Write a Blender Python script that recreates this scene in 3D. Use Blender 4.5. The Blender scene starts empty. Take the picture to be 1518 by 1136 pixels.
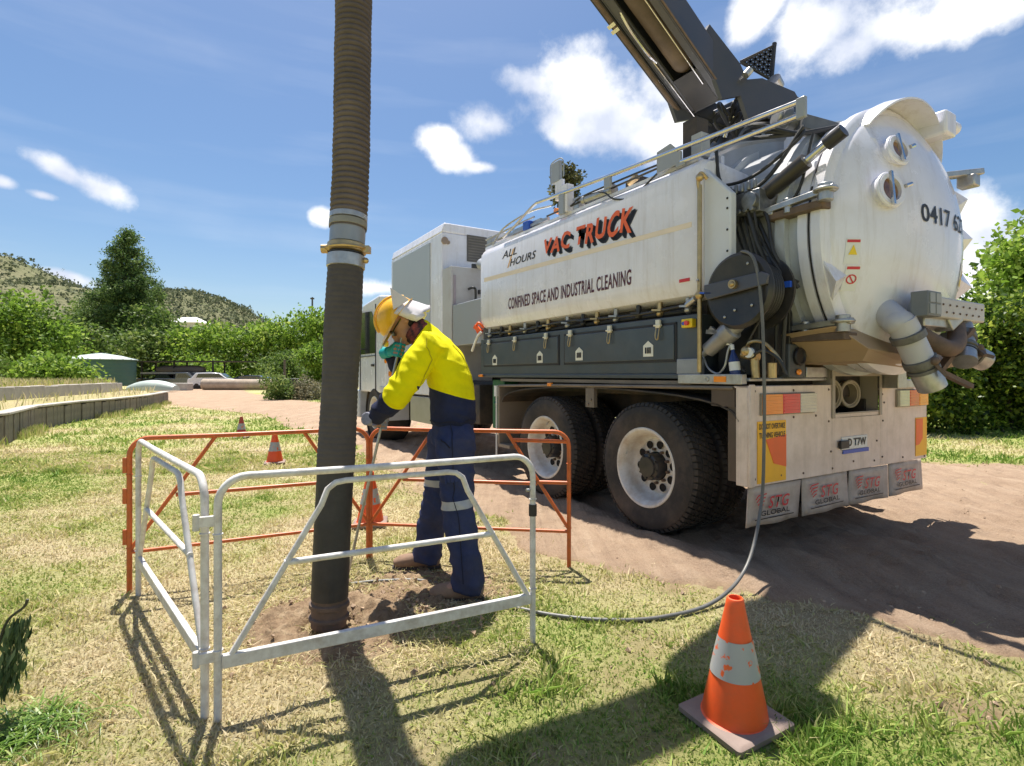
import bpy, bmesh, math, random
import numpy as np
from mathutils import Vector, Matrix, Euler
from mathutils import noise as mnoise
R = math.radians
PI = math.pi
random.seed(7)
rng = np.random.default_rng(11)
scene = bpy.context.scene
col = scene.collection

# ---------------------------------------------------------------- camera
cd = bpy.data.cameras.new('camera')
cam = bpy.data.objects.new('camera', cd)
col.objects.link(cam)
cd.sensor_width = 36.0
cd.lens = 36.0 * 800 / 1518
cd.shift_y = -12 / 1518
cd.clip_start = 0.05
cd.clip_end = 6000
cam.location = (0, 0, 1.28)
cam.rotation_euler = (R(90), 0, 0)
scene.camera = cam

# ---------------------------------------------------------------- world, sun, exposure
SUNV = Vector((-0.125, 0.33, 1.0)).normalized()
sun_el = math.asin(SUNV.z)
sun_az = math.atan2(SUNV.x, SUNV.y)
world = bpy.data.worlds.new('World')
scene.world = world
world.use_nodes = True
wt = world.node_tree
wt.nodes.clear()
wn, wl = wt.nodes.new, wt.links.new
sky = wn('ShaderNodeTexSky')
sky.sky_type = 'NISHITA'
sky.sun_disc = False
sky.sun_elevation = sun_el
sky.sun_rotation = sun_az
sky.altitude = 0
sky.air_density = 1.0
sky.dust_density = 1.1
sky.ozone_density = 1.6
bg = wn('ShaderNodeBackground')
bg.inputs[1].default_value = 0.068
# a slight lift of the blue, as the photograph's sky has
hsv = wn('ShaderNodeHueSaturation')
hsv.inputs['Saturation'].default_value = 1.22
hsv.inputs['Value'].default_value = 1.0
wl(sky.outputs[0], hsv.inputs['Color'])
wl(hsv.outputs[0], bg.inputs[0])
tc = wn('ShaderNodeTexCoord')
# clouds: (azimuth-like x, elevation-like z direction, half width, half height, tilt in degrees)
def sky_dir(px, py):
    return Vector(((px - 759) / 800, 1.0, -(py - 556) / 800)).normalized()
CLOUDS = [(860, 135, 105, 50, 8), (925, 185, 95, 45, 14), (790, 125, 55, 22, 10), (985, 125, 45, 40, 20), (850, 190, 60, 34, 10),
          (1310, 45, 125, 58, -6), (1410, 22, 120, 42, -8), (1225, 45, 70, 45, 0), (1270, 70, 80, 40, 0), (1115, 12, 34, 50, 30),
          (728, 188, 48, 28, 12), (652, 208, 34, 18, 0), (676, 232, 40, 20, 12), (712, 248, 34, 10, 0),
          (90, 252, 48, 17, 22), (150, 280, 52, 24, 24), (478, 322, 20, 14, 0), (64, 290, 22, 8, 5), (2, 270, 22, 11, 10),
          (562, 427, 55, 16, 0), (100, 413, 60, 12, 8), (1480, 400, 90, 90, 0), (1010, 178, 60, 40, 10), (1440, 330, 70, 60, 0),
          (1700, 120, 160, 60, -8), (2200, 300, 220, 90, 0), (-420, 420, 120, 34, 5)]
nz = wn('ShaderNodeTexNoise')
nz.inputs['Scale'].default_value = 7.0
nz.inputs['Detail'].default_value = 9.0
nz.inputs['Roughness'].default_value = 0.62
wl(tc.outputs['Generated'], nz.inputs['Vector'])
prev = None
def cloud_node(M, sx, sy):
    global prev
    mp = wn('ShaderNodeMapping')
    mp.vector_type = 'TEXTURE'
    e = M.to_euler('XYZ')
    mp.inputs['Rotation'].default_value = e
    mp.inputs['Scale'].default_value = (sx, 1000.0, sy)
    wl(tc.outputs['Generated'], mp.inputs['Vector'])
    ln = wn('ShaderNodeVectorMath'); ln.operation = 'LENGTH'
    wl(mp.outputs[0], ln.inputs[0])
    if prev is None:
        prev = ln.outputs['Value']
    else:
        mn = wn('ShaderNodeMath'); mn.operation = 'SMOOTH_MIN'
        mn.inputs[2].default_value = 0.25
        wl(prev, mn.inputs[0]); wl(ln.outputs['Value'], mn.inputs[1])
        prev = mn.outputs[0]
def frame_for(d, tilt):
    y = d
    x = y.cross(Vector((0, 0, 1))).normalized()
    z = x.cross(y)
    q = Matrix.Rotation(R(tilt), 3, y)
    x = q @ x; z = q @ z
    return Matrix((x, y, z)).transposed()
for (px, py, hw, hh, tilt) in CLOUDS:
    d = sky_dir(px, py)
    k = 1.0 / math.sqrt(((px - 759) / 800) ** 2 + 1 + ((py - 556) / 800) ** 2)
    cloud_node(frame_for(d, tilt), hw / 800 * k * (0.6 + 0.4 * k), hh / 800 * k)
for i in range(6):      # the same fair-weather clouds carry on behind the camera
    a = R(105 + i * 28 + 6 * (i % 3)); el = R(14 + 13 * (i % 4))
    d = Vector((math.sin(a) * math.cos(el), math.cos(a) * math.cos(el), math.sin(el)))
    cloud_node(frame_for(d, 8), 0.2, 0.08)
nm = wn('ShaderNodeMath'); nm.operation = 'MULTIPLY_ADD'
nm.inputs[1].default_value = 2.9; nm.inputs[2].default_value = -1.4
wl(nz.outputs['Fac'], nm.inputs[0])
ad = wn('ShaderNodeMath'); ad.operation = 'ADD'
wl(prev, ad.inputs[0]); wl(nm.outputs[0], ad.inputs[1])
mr = wn('ShaderNodeMapRange'); mr.interpolation_type = 'SMOOTHSTEP'
mr.inputs['From Min'].default_value = 1.3; mr.inputs['From Max'].default_value = 0.42
wl(ad.outputs[0], mr.inputs['Value'])
# thin high streaks
mp2 = wn('ShaderNodeMapping'); mp2.inputs['Scale'].default_value = (1.2, 1.2, 11.0)
wl(tc.outputs['Generated'], mp2.inputs['Vector'])
n2 = wn('ShaderNodeTexNoise'); n2.inputs['Scale'].default_value = 1.7; n2.inputs['Detail'].default_value = 6
wl(mp2.outputs[0], n2.inputs['Vector'])
mr2 = wn('ShaderNodeMapRange'); mr2.inputs['From Min'].default_value = 0.5; mr2.inputs['From Max'].default_value = 0.85
mr2.inputs['To Max'].default_value = 0.16
wl(n2.outputs['Fac'], mr2.inputs['Value'])
mx = wn('ShaderNodeMath'); mx.operation = 'MAXIMUM'
wl(mr.outputs[0], mx.inputs[0]); wl(mr2.outputs[0], mx.inputs[1])
cb = wn('ShaderNodeBackground'); cb.inputs[1].default_value = 0.66
n3 = wn('ShaderNodeTexNoise'); n3.inputs['Scale'].default_value = 6.0; n3.inputs['Detail'].default_value = 6
wl(tc.outputs['Generated'], n3.inputs['Vector'])
cr = wn('ShaderNodeValToRGB')
cr.color_ramp.elements[0].position = 0.40; cr.color_ramp.elements[0].color = (0.60, 0.65, 0.77, 1)
cr.color_ramp.elements[1].position = 0.56; cr.color_ramp.elements[1].color = (1.0, 1.0, 1.0, 1)
wl(n3.outputs['Fac'], cr.inputs[0]); wl(cr.outputs[0], cb.inputs[0])
ms = wn('ShaderNodeMixShader')
wl(mx.outputs[0], ms.inputs[0]); wl(bg.outputs[0], ms.inputs[1]); wl(cb.outputs[0], ms.inputs[2])
wo = wn('ShaderNodeOutputWorld'); wl(ms.outputs[0], wo.inputs[0])

sd = bpy.data.lights.new('sun', 'SUN')
sun = bpy.data.objects.new('sun', sd)
col.objects.link(sun)
sd.energy = 4.6
sd.angle = R(0.5)
sd.color = (1.0, 0.95, 0.87)
sun.rotation_euler = SUNV.to_track_quat('Z', 'Y').to_euler()

vs = scene.view_settings
vs.view_transform = 'Standard'; vs.look = 'None'
vs.exposure = 0.95; vs.gamma = 1.0; vs.use_curve_mapping = False
scene.cycles.max_bounces = 6
scene.cycles.transparent_max_bounces = 6

# ---------------------------------------------------------------- materials
MC = {}
def nodes_of(m):
    m.use_nodes = True
    nt = m.node_tree
    return nt, nt.nodes['Principled BSDF']
def mat(name, c, rough=0.5, metal=0.0, var=0.12, vscale=6.0, bump=0.0, bscale=60.0, dirt=None, dirt_amt=0.0, dscale=3.0, coat=0.0, spec=None, streak=0.0):
    """procedural paint/metal/cloth: base colour with noise variation, dirt patches and fine relief"""
    if name in MC: return MC[name]
    m = bpy.data.materials.new(name)
    nt, b = nodes_of(m)
    N, L = nt.nodes.new, nt.links.new
    tc = N('ShaderNodeTexCoord')
    n = N('ShaderNodeTexNoise'); n.inputs['Scale'].default_value = vscale; n.inputs['Detail'].default_value = 6; n.inputs['Roughness'].default_value = 0.65
    L(tc.outputs['Object'], n.inputs['Vector'])
    r = N('ShaderNodeValToRGB')
    r.color_ramp.elements[0].position = 0.3; r.color_ramp.elements[1].position = 0.7
    r.color_ramp.elements[0].color = (*[x * (1 - var) for x in c], 1)
    r.color_ramp.elements[1].color = (*[min(1, x * (1 + var)) for x in c], 1)
    L(n.outputs['Fac'], r.inputs[0])
    out = r.outputs[0]
    if dirt:
        d = N('ShaderNodeTexNoise'); d.inputs['Scale'].default_value = dscale; d.inputs['Detail'].default_value = 10; d.inputs['Roughness'].default_value = 0.7
        L(tc.outputs['Object'], d.inputs['Vector'])
        mr = N('ShaderNodeMapRange'); mr.inputs['From Min'].default_value = 0.42; mr.inputs['From Max'].default_value = 0.72
        mr.inputs['To Max'].default_value = dirt_amt
        L(d.outputs['Fac'], mr.inputs['Value'])
        mx = N('ShaderNodeMix'); mx.data_type = 'RGBA'
        L(mr.outputs[0], mx.inputs['Factor']); L(out, mx.inputs['A']); mx.inputs['B'].default_value = (*dirt, 1)
        out = mx.outputs['Result']
    if streak:
        sm = N('ShaderNodeMapping'); sm.inputs['Scale'].default_value = (5, 5, .35); L(tc.outputs['Object'], sm.inputs['Vector'])
        sn = N('ShaderNodeTexNoise'); sn.inputs['Scale'].default_value = 2.6; sn.inputs['Detail'].default_value = 8; sn.inputs['Roughness'].default_value = .7; L(sm.outputs[0], sn.inputs['Vector'])
        sr = N('ShaderNodeMapRange'); sr.inputs['From Min'].default_value = .5; sr.inputs['From Max'].default_value = .78; sr.inputs['To Max'].default_value = streak; L(sn.outputs['Fac'], sr.inputs['Value'])
        sx_ = N('ShaderNodeMix'); sx_.data_type = 'RGBA'; L(sr.outputs[0], sx_.inputs['Factor']); L(out, sx_.inputs['A']); sx_.inputs['B'].default_value = (.36, .29, .22, 1); out = sx_.outputs['Result']
    L(out, b.inputs['Base Color'])
    mr3 = N('ShaderNodeMapRange'); mr3.inputs['To Min'].default_value = max(0.02, rough - 0.12); mr3.inputs['To Max'].default_value = min(1, rough + 0.12)
    L(n.outputs['Fac'], mr3.inputs['Value']); L(mr3.outputs[0], b.inputs['Roughness'])
    b.inputs['Metallic'].default_value = metal
    if coat: b.inputs['Coat Weight'].default_value = coat; b.inputs['Coat Roughness'].default_value = 0.08
    if spec is not None: b.inputs['Specular IOR Level'].default_value = spec
    if bump:
        bn = N('ShaderNodeTexNoise'); bn.inputs['Scale'].default_value = bscale; bn.inputs['Detail'].default_value = 5
        L(tc.outputs['Object'], bn.inputs['Vector'])
        bp = N('ShaderNodeBump'); bp.inputs['Strength'].default_value = bump; bp.inputs['Distance'].default_value = 0.01
        L(bn.outputs['Fac'], bp.inputs['Height']); L(bp.outputs[0], b.inputs['Normal'])
    MC[name] = m
    return m

WHITE = mat('white_paint', (0.79, 0.785, 0.86), 0.26, var=0.03, vscale=2, dirt=(0.50, 0.44, 0.36), dirt_amt=0.25, dscale=2.2, coat=0.4, streak=.4)
DUSTY_BOUNCE = mat('dusty_bounce_panel', (0.82, 0.67, 0.57), 0.42, var=0.07, vscale=5, dirt=(0.46, 0.34, 0.24), dirt_amt=0.55, dscale=4, streak=.45)  # beige base holds both dust and the ground's reflected tan; dirt goes over it
FENDW = mat('barrier_white', (0.68, 0.66, 0.63), 0.4, var=0.08, vscale=14, dirt=(0.33, 0.27, 0.22), dirt_amt=0.7, dscale=16)
FENDO = mat('barrier_orange', (0.62, 0.13, 0.025), 0.42, var=0.15, vscale=12, dirt=(0.22, 0.1, 0.05), dirt_amt=0.6, dscale=18)
NAVYBOX = mat('toolbox_blue_grey', (0.05, 0.066, 0.082), 0.35, var=0.15, vscale=5, dirt=(0.12, 0.1, 0.08), dirt_amt=0.3, coat=0.2)
BLACK = mat('black_steel', (0.02, 0.02, 0.022), 0.38, var=0.3, vscale=8, dirt=(0.08, 0.065, 0.05), dirt_amt=0.5)
CHASS = mat('chassis_dust', (0.03, 0.027, 0.025), 0.7, var=0.3, vscale=8, dirt=(0.16, 0.11, 0.07), dirt_amt=0.6)
RUBBER = mat('tyre_rubber', (0.028, 0.025, 0.023), 0.8, var=0.2, vscale=5, dirt=(0.115, 0.085, 0.065), dirt_amt=0.8, dscale=3, bump=0.25, bscale=90)
HOSEB = mat('black_hose', (0.022, 0.022, 0.022), 0.45, var=0.2, vscale=20, dirt=(0.09, 0.075, 0.06), dirt_amt=0.4)
GREYBOOM = mat('boom_grey', (0.055, 0.058, 0.075), 0.38, var=0.08, vscale=3, dirt=(0.1, 0.08, 0.07), dirt_amt=0.3, coat=0.2)
BROWNPIPE = mat('worn_brown_pipe', (0.15, 0.105, 0.075), 0.6, var=0.3, vscale=4, dirt=(0.04, 0.03, 0.025), dirt_amt=0.7)
STEEL = mat('galvanised_steel', (0.48, 0.48, 0.47), 0.38, metal=0.75, var=0.15, vscale=14, dirt=(0.25, 0.19, 0.13), dirt_amt=0.5, dscale=10)
CHROME = mat('stainless', (0.66, 0.65, 0.63), 0.16, metal=1.0, var=0.08, vscale=10)
BRASS = mat('brass', (0.55, 0.40, 0.2), 0.35, metal=0.8, var=0.2, vscale=14, dirt=(0.2, 0.14, 0.08), dirt_amt=0.5)
RUST = mat('rusty_steel', (0.13, 0.09, 0.065), 0.75, var=0.3, vscale=12, dirt=(0.2, 0.12, 0.08), dirt_amt=0.5)
GREYP = mat('grey_paint', (0.32, 0.34, 0.37), 0.35, var=0.06, vscale=3, dirt=(0.25, 0.21, 0.17), dirt_amt=0.3, coat=0.2)
TANKGREY = mat('tank_side_grey', (0.50, 0.53, 0.56), 0.3, var=0.08, vscale=3, dirt=(0.25, 0.2, 0.15), dirt_amt=0.5, coat=0.3)
RIMW = mat('rim_white', (0.68, 0.66, 0.62), 0.4, var=0.08, vscale=8, dirt=(0.4, 0.3, 0.2), dirt_amt=0.8, dscale=6)
GLASSD = mat('dark_glass', (0.02, 0.022, 0.025), 0.06, var=0.1, coat=0.6)
SIGHT = mat('sight_glass', (0.22, 0.11, 0.05), 0.08, var=0.4, vscale=20, coat=0.7)
RED = mat('red_lens', (0.7, 0.02, 0.02), 0.2, coat=0.5, var=0.15)
AMBER = mat('amber_lens', (0.95, 0.27, 0.01), 0.2, coat=0.5, var=0.12)
CLEAR = mat('clear_lens', (0.62, 0.6, 0.48), 0.15, coat=0.5, var=0.12)
YEL = mat('marker_yellow', (0.95, 0.48, 0.01), 0.4, var=0.08)
REDM = mat('marker_red', (0.9, 0.13, 0.015), 0.4, var=0.08)
INKB = mat('black_ink', (0.02, 0.018, 0.02), 0.5, var=0.1)
INKM = mat('maroon_ink', (0.09, 0.02, 0.035), 0.5, var=0.1)
INKO = mat('orange_lettering', (0.80, 0.13, 0.02), 0.4, var=0.12, vscale=12)
INKY = mat('pale_orange_stripe', (0.80, 0.68, 0.53), 0.35, var=0.04)
INKR = mat('red_ink', (0.62, 0.04, 0.05), 0.5, var=0.1)
PAPER = mat('white_vinyl', (0.75, 0.75, 0.72), 0.4, var=0.04)
BLUEP = mat('blue_plastic', (0.02, 0.09, 0.5), 0.4, var=0.1)
YELP = mat('yellow_plastic', (0.85, 0.6, 0.02), 0.4, var=0.1)
FLAP = mat('flap_grey', (0.56, 0.47, 0.40), 0.6, var=0.08, vscale=6, dirt=(0.26, 0.19, 0.13), dirt_amt=0.6, dscale=7)
GREENP = mat('green_paint', (0.02, 0.12, 0.05), 0.5, var=0.2)

# ---------------------------------------------------------------- mesh helpers
class MB:
    def __init__(s): s.v = []; s.f = []; s.mi = []; s.cur = 0; s.marks = []
    def add(s, vs, fs):
        o = len(s.v); s.marks.append((o, len(s.f)))
        s.v += [tuple(v) for v in vs]
        s.f += [tuple(o + i for i in f) for f in fs]
        s.mi += [s.cur] * len(fs)
        return s
    def box(s, x0, x1, y0, y1, z0, z1, M=None):
        vs = [Vector((x, y, z)) for x in (x0, x1) for y in (y0, y1) for z in (z0, z1)]
        if M is not None: vs = [M @ v for v in vs]
        return s.add(vs, [(0, 1, 3, 2), (4, 6, 7, 5), (0, 4, 5, 1), (2, 3, 7, 6), (0, 2, 6, 4), (1, 5, 7, 3)])
    def bar(s, a, b, w, h, up=(0, 0, 1)):
        a = Vector(a); b = Vector(b); d = (b - a); L = d.length
        z = d.normalized(); u = Vector(up); x = u.cross(z)
        if x.length < 1e-4: x = Vector((1, 0, 0)).cross(z)
        x.normalize(); y = z.cross(x)
        M = Matrix.Translation(a) @ Matrix((x, y, z)).transposed().to_4x4()
        return s.box(-w / 2, w / 2, -h / 2, h / 2, 0, L, M)
    def loft(s, rings, cap=True):
        n = len(rings[0]); vs = [v for r in rings for v in r]; fs = []
        for i in range(len(rings) - 1):
            for j in range(n):
                k = (j + 1) % n
                fs.append((i * n + j, i * n + k, (i + 1) * n + k, (i + 1) * n + j))
        if cap: fs.append(tuple(range(n))[::-1]); fs.append(tuple((len(rings) - 1) * n + j for j in range(n)))
        return s.add(vs, fs)
    def tube(s, pts, r, n=10, cap=True, rr=None):
        """round tube along a polyline; r a number or a list"""
        pts = [Vector(p) for p in pts]
        if not isinstance(r, (list, tuple)): r = [r] * len(pts)
        t0 = (pts[1] - pts[0]).normalized()
        x = t0.orthogonal().normalized(); rings = []; pt = t0
        for i, p in enumerate(pts):
            if i == 0: t = t0
            elif i == len(pts) - 1: t = (pts[i] - pts[i - 1]).normalized()
            else: t = ((pts[i] - pts[i - 1]).normalized() + (pts[i + 1] - pts[i]).normalized()).normalized()
            q = pt.rotation_difference(t); x = (q @ x); x = (x - t * x.dot(t)).normalized(); y = t.cross(x); pt = t
            rings.append([p + (x * math.cos(2 * PI * j / n) + y * math.sin(2 * PI * j / n)) * r[i] for j in range(n)])
        return s.loft(rings, cap)
    def cyl(s, a, b, r0, r1=None, n=20, cap=True):
        return s.tube([a, b], [r0, r0 if r1 is None else r1], n, cap)
    def lathe(s, prof, o, ax, n=32, cap=False):
        """prof: (radius, distance along ax) pairs"""
        ax = Vector(ax).normalized(); x = ax.orthogonal().normalized(); y = ax.cross(x); o = Vector(o)
        rings = [[o + ax * h + (x * math.cos(2 * PI * j / n) + y * math.sin(2 * PI * j / n)) * max(r, 1e-5) for j in range(n)] for r, h in prof]
        return s.loft(rings, cap)
    def prism(s, poly, M, depth):
        """polygon in the local xy-plane of M, extruded along its z"""
        n = len(poly)
        vs = [M @ Vector((x, y, 0)) for x, y in poly] + [M @ Vector((x, y, depth)) for x, y in poly]
        fs = [tuple(range(n))[::-1], tuple(range(n, 2 * n))] + [(i, (i + 1) % n, n + (i + 1) % n, n + i) for i in range(n)]
        return s.add(vs, fs)
    def sphere(s, c, r, n=12, m=8, M=None):
        c = Vector(c); r = Vector(r) if isinstance(r, (tuple, list)) else Vector((r, r, r)); rings = []
        for i in range(m + 1):
            a = PI * i / m
            ring = [Vector((math.sin(a) * math.cos(2 * PI * j / n) * r.x, math.sin(a) * math.sin(2 * PI * j / n) * r.y, math.cos(a) * r.z)) for j in range(n)]
            if i in (0, m): ring = [v + Vector((math.cos(2 * PI * j / n), math.sin(2 * PI * j / n), 0)) * 1e-5 for j, v in enumerate(ring)]
            if M is not None: ring = [M @ v for v in ring]
            rings.append([c + v for v in ring])
        return s.loft(rings, True)
    def torus(s, c, ax, R0, r, n=28, m=8, a0=0, a1=2 * PI):
        ax = Vector(ax).normalized(); x = ax.orthogonal().normalized(); y = ax.cross(x); c = Vector(c)
        rings = []
        full = abs(a1 - a0 - 2 * PI) < 1e-6
        for i in range(n + 1):
            a = a0 + (a1 - a0) * i / n
            d = x * math.cos(a) + y * math.sin(a)
            rings.append([c + d * (R0 + r * math.cos(2 * PI * j / m)) + ax * r * math.sin(2 * PI * j / m) for j in range(m)])
        return s.loft(rings, not full)
    def each(s, name, mats, parent=None, per=1, **k):
        """every piece (or every `per` consecutive pieces) as an object of its own"""
        out = []; m = s.marks + [(len(s.v), len(s.f))]
        for i in range(0, len(s.marks), per):
            (v0, f0), (v1, f1) = m[i], m[min(i + per, len(s.marks))]
            q = MB(); q.v = s.v[v0:v1]; q.f = [tuple(j - v0 for j in f) for f in s.f[f0:f1]]; q.mi = s.mi[f0:f1]
            out.append(q.build(name, mats, parent, **k))
        return out
    def build(s, name, mats, parent=None, bevel=0.0, smooth=True, angle=38, label=None, seg=2):
        me = bpy.data.meshes.new(name)
        me.from_pydata(s.v, [], s.f)
        me.validate()
        if not isinstance(mats, (list, tuple)): mats = [mats]
        for m in mats: me.materials.append(m)
        if len(mats) > 1 and len(me.polygons) == len(s.mi): me.polygons.foreach_set('material_index', s.mi)
        bm = bmesh.new(); bm.from_mesh(me); bmesh.ops.recalc_face_normals(bm, faces=bm.faces); bm.to_mesh(me); bm.free()
        if smooth:
            me.shade_smooth(); me.set_sharp_from_angle(angle=R(angle))
        o = bpy.data.objects.new(name, me); col.objects.link(o)
        if parent is not None: o.parent = parent
        if bevel:
            md = o.modifiers.new('bevel', 'BEVEL'); md.width = bevel; md.segments = seg; md.limit_method = 'ANGLE'; md.angle_limit = R(40)
        if label: o['label'] = label
        return o
def tag(o, label=None, cat=None, group=None, kind=None):
    if label: o['label'] = label
    if cat: o['category'] = cat
    if group: o['group'] = group
    if kind: o['kind'] = kind
    return o
def empty(name, loc=(0, 0, 0), rz=0.0):
    o = bpy.data.objects.new(name, None); col.objects.link(o)
    o.location = loc; o.rotation_euler = (0, 0, rz); o.empty_display_size = 0.2
    return o
def copy_tree(o, parent=None):
    c = o.copy(); col.objects.link(c)
    if parent is not None: c.parent = parent
    for ch in [x for x in bpy.data.objects if x.parent == o]: copy_tree(ch, c)
    return c
def frame(o, x, y):
    x = Vector(x).normalized(); z = x.cross(Vector(y)).normalized(); y = z.cross(x)
    return Matrix.Translation(Vector(o)) @ Matrix((x, y, z)).transposed().to_4x4()
def bez(a, b, c, d, n=16):
    a, b, c, d = map(Vector, (a, b, c, d))
    return [a * (1 - t) ** 3 + b * 3 * t * (1 - t) ** 2 + c * 3 * t * t * (1 - t) + d * t ** 3 for t in [i / n for i in range(n + 1)]]
def catmull(pts, k=6):
    pts = [Vector(p) for p in pts]; P = [pts[0] * 2 - pts[1]] + pts + [pts[-1] * 2 - pts[-2]]; out = []
    for i in range(1, len(P) - 2):
        for j in range(k):
            t = j / k
            out.append(0.5 * ((2 * P[i]) + (P[i + 1] - P[i - 1]) * t + (2 * P[i - 1] - 5 * P[i] + 4 * P[i + 1] - P[i + 2]) * t * t + (3 * P[i] - P[i - 1] - 3 * P[i + 1] + P[i + 2]) * t ** 3))
    out.append(pts[-1]); return out
def text_mesh(txt, name, M, w, h, m, parent, shear=0.0, bold=0.0, extrude=0.0012, warp=None, jitter=0, sp=1.03):
    """flat lettering: the text scaled to w x h, laid by the matrix M"""
    cu = bpy.data.curves.new(name, 'FONT'); cu.body = txt; cu.size = 1; cu.shear = shear; cu.offset = bold
    cu.extrude = 0; cu.resolution_u = 3; cu.space_character = sp
    t = bpy.data.objects.new(name, cu); col.objects.link(t)
    dg = bpy.context.evaluated_depsgraph_get()
    me = bpy.data.meshes.new_from_object(t.evaluated_get(dg))
    bpy.data.objects.remove(t); bpy.data.curves.remove(cu)
    n = len(me.vertices); co = np.empty(n * 3); me.vertices.foreach_get('co', co); co = co.reshape(-1, 3)
    mn = co.min(0); mx_ = co.max(0); sz = np.maximum(mx_ - mn, 1e-6)
    co[:, 0] = (co[:, 0] - mn[0]) / sz[0] * w; co[:, 1] = (co[:, 1] - mn[1]) / sz[1] * h
    if jitter: co[:, 1] += jitter * np.sin(co[:, 0] / w * 40)
    if warp is not None:
        bm = bmesh.new()
    out = [M @ Vector((x, y, extrude)) for x, y, _ in co]
    if warp is not None: bm.free(); out = [warp(v) for v in out]
    for v, p in zip(me.vertices, out): v.co = p
    me.materials.clear(); me.materials.append(m)
    o = bpy.data.objects.new(name, me); col.objects.link(o); o.parent = parent
    return o
# ================================================================ ground
def sstep(a, b, x):
    t = np.clip((x - a) / (b - a), 0, 1); return t * t * (3 - 2 * t)
_pr = np.random.default_rng(5).random((64, 64))
def vnoise(x, y):
    xi = np.floor(x).astype(int); yi = np.floor(y).astype(int); fx = x - xi; fy = y - yi
    fx = fx * fx * (3 - 2 * fx); fy = fy * fy * (3 - 2 * fy)
    a = _pr[xi % 64, yi % 64]; b = _pr[(xi + 1) % 64, yi % 64]; c = _pr[xi % 64, (yi + 1) % 64]; d = _pr[(xi + 1) % 64, (yi + 1) % 64]
    return (a * (1 - fx) + b * fx) * (1 - fy) + (c * (1 - fx) + d * fx) * fy
def fbm(x, y, o=4):
    s = 0; a = 0.5; t = 0
    for _ in range(o): s = s + a * vnoise(x, y); t += a; x = x * 2.03 + 17.3; y = y * 2.03 + 9.1; a *= 0.5
    return s / t
# the dirt road: polygon of its two edges (world metres)
ROAD_L = [(26, -9), (14, -4.5), (7, -0.2), (4.2, 1.35), (2.9, 2.15), (2.1, 2.62), (1.45, 3.05), (1.05, 3.25), (0.6, 3.5), (0.28, 3.78), (-0.1, 4.5), (-0.55, 5.3), (-1.45, 6.9),
          (-2.9, 9.6), (-5.8, 13.8), (-7.9, 17.2), (-13.2, 21.8), (-16.0, 24.5), (-19.5, 30), (-24, 37), (-35, 52), (-60, 80)]
ROAD_R = [(60, 6.2), (30, 6.6), (13, 7.1), (8.6, 7.5), (6.0, 7.8), (4.4, 8.6), (2.6, 10.2), (0.8, 12.5), (-1.5, 15.5), (-4.6, 20), (-8.8, 25), (-13, 30), (-18.5, 38), (-27, 54), (-48, 84)]
ROADPOLY = np.array(ROAD_L + ROAD_R[::-1])
def poly_sd(x, y, P=ROADPOLY):
    """signed distance, positive inside"""
    sh = x.shape; x = x.ravel(); y = y.ravel(); d = np.full(x.shape, 1e9); ins = np.zeros(x.shape, bool)
    n = len(P)
    for i in range(n):
        ax, ay = P[i]; bx, by = P[(i + 1) % n]; ex_, ey_ = bx - ax, by - ay
        t = np.clip(((x - ax) * ex_ + (y - ay) * ey_) / (ex_ * ex_ + ey_ * ey_), 0, 1)
        d = np.minimum(d, (x - ax - t * ex_) ** 2 + (y - ay - t * ey_) ** 2)
        c = ((ay > y) != (by > y)) & (x < (bx - ax) * (y - ay) / ((by - ay) if by != ay else 1e-9) + ax)
        ins ^= c
    d = np.sqrt(d); return np.where(ins, d, -d).reshape(sh)
def road_amt(x, y):
    sd = poly_sd(x, y)
    return sstep(-0.18, 0.22, sd + (fbm(x * 2.3, y * 2.3) - 0.5) * 0.75)
def blob(x, y, cx, cy, rx, ry): return np.exp(-((x - cx) / rx) ** 2 - ((y - cy) / ry) ** 2)
def green_amt(x, y):
    g = 0.46 + (fbm(x * 0.75 + 3, y * 0.75) - 0.5) * 1.9 + (fbm(x * 3.1, y * 3.1 + 8) - 0.5) * 0.7
    g = g + 0.5 * blob(x, y, -0.75, 1.75, 0.42, 0.28) + 0.62 * blob(x, y, 1.6, 1.7, 1.1, 0.75) + 0.4 * blob(x, y, -1.8, 1.8, 0.5, 0.3)
    g = g + 0.5 * blob(x, y, -4.7, 11.5, 1.8, 3.4) + 0.45 * sstep(7.0, 8.2, y) * sstep(5, 7, x) + 0.2 * blob(x, y, .3, 2.1, .8, .5)
    g = g - 0.4 * blob(x, y, -0.55, 2.55, 0.65, 0.55) - 0.25 * blob(x, y, -1.7, 2.9, 0.8, 0.9)
    return np.clip(g, 0, 1)
def bare_amt(x, y):
    b = 0.75 * blob(x, y, -0.78, 2.95, 0.42, 0.32) + 0.6 * blob(x, y, -0.45, 3.3, 0.45, 0.4) + 0.5 * blob(x, y, -0.3, 2.35, 0.6, 0.2)
    b = b + 0.45 * sstep(0.62, 0.78, fbm(x * 1.9 + 31, y * 1.9)) + 0.55 * blob(x, y, 1.9, 2.05, 0.3, 0.12)
    return np.clip(b + 0.4 * sstep(-0.5, 0.05, poly_sd(x, y)), 0, 1)
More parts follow.
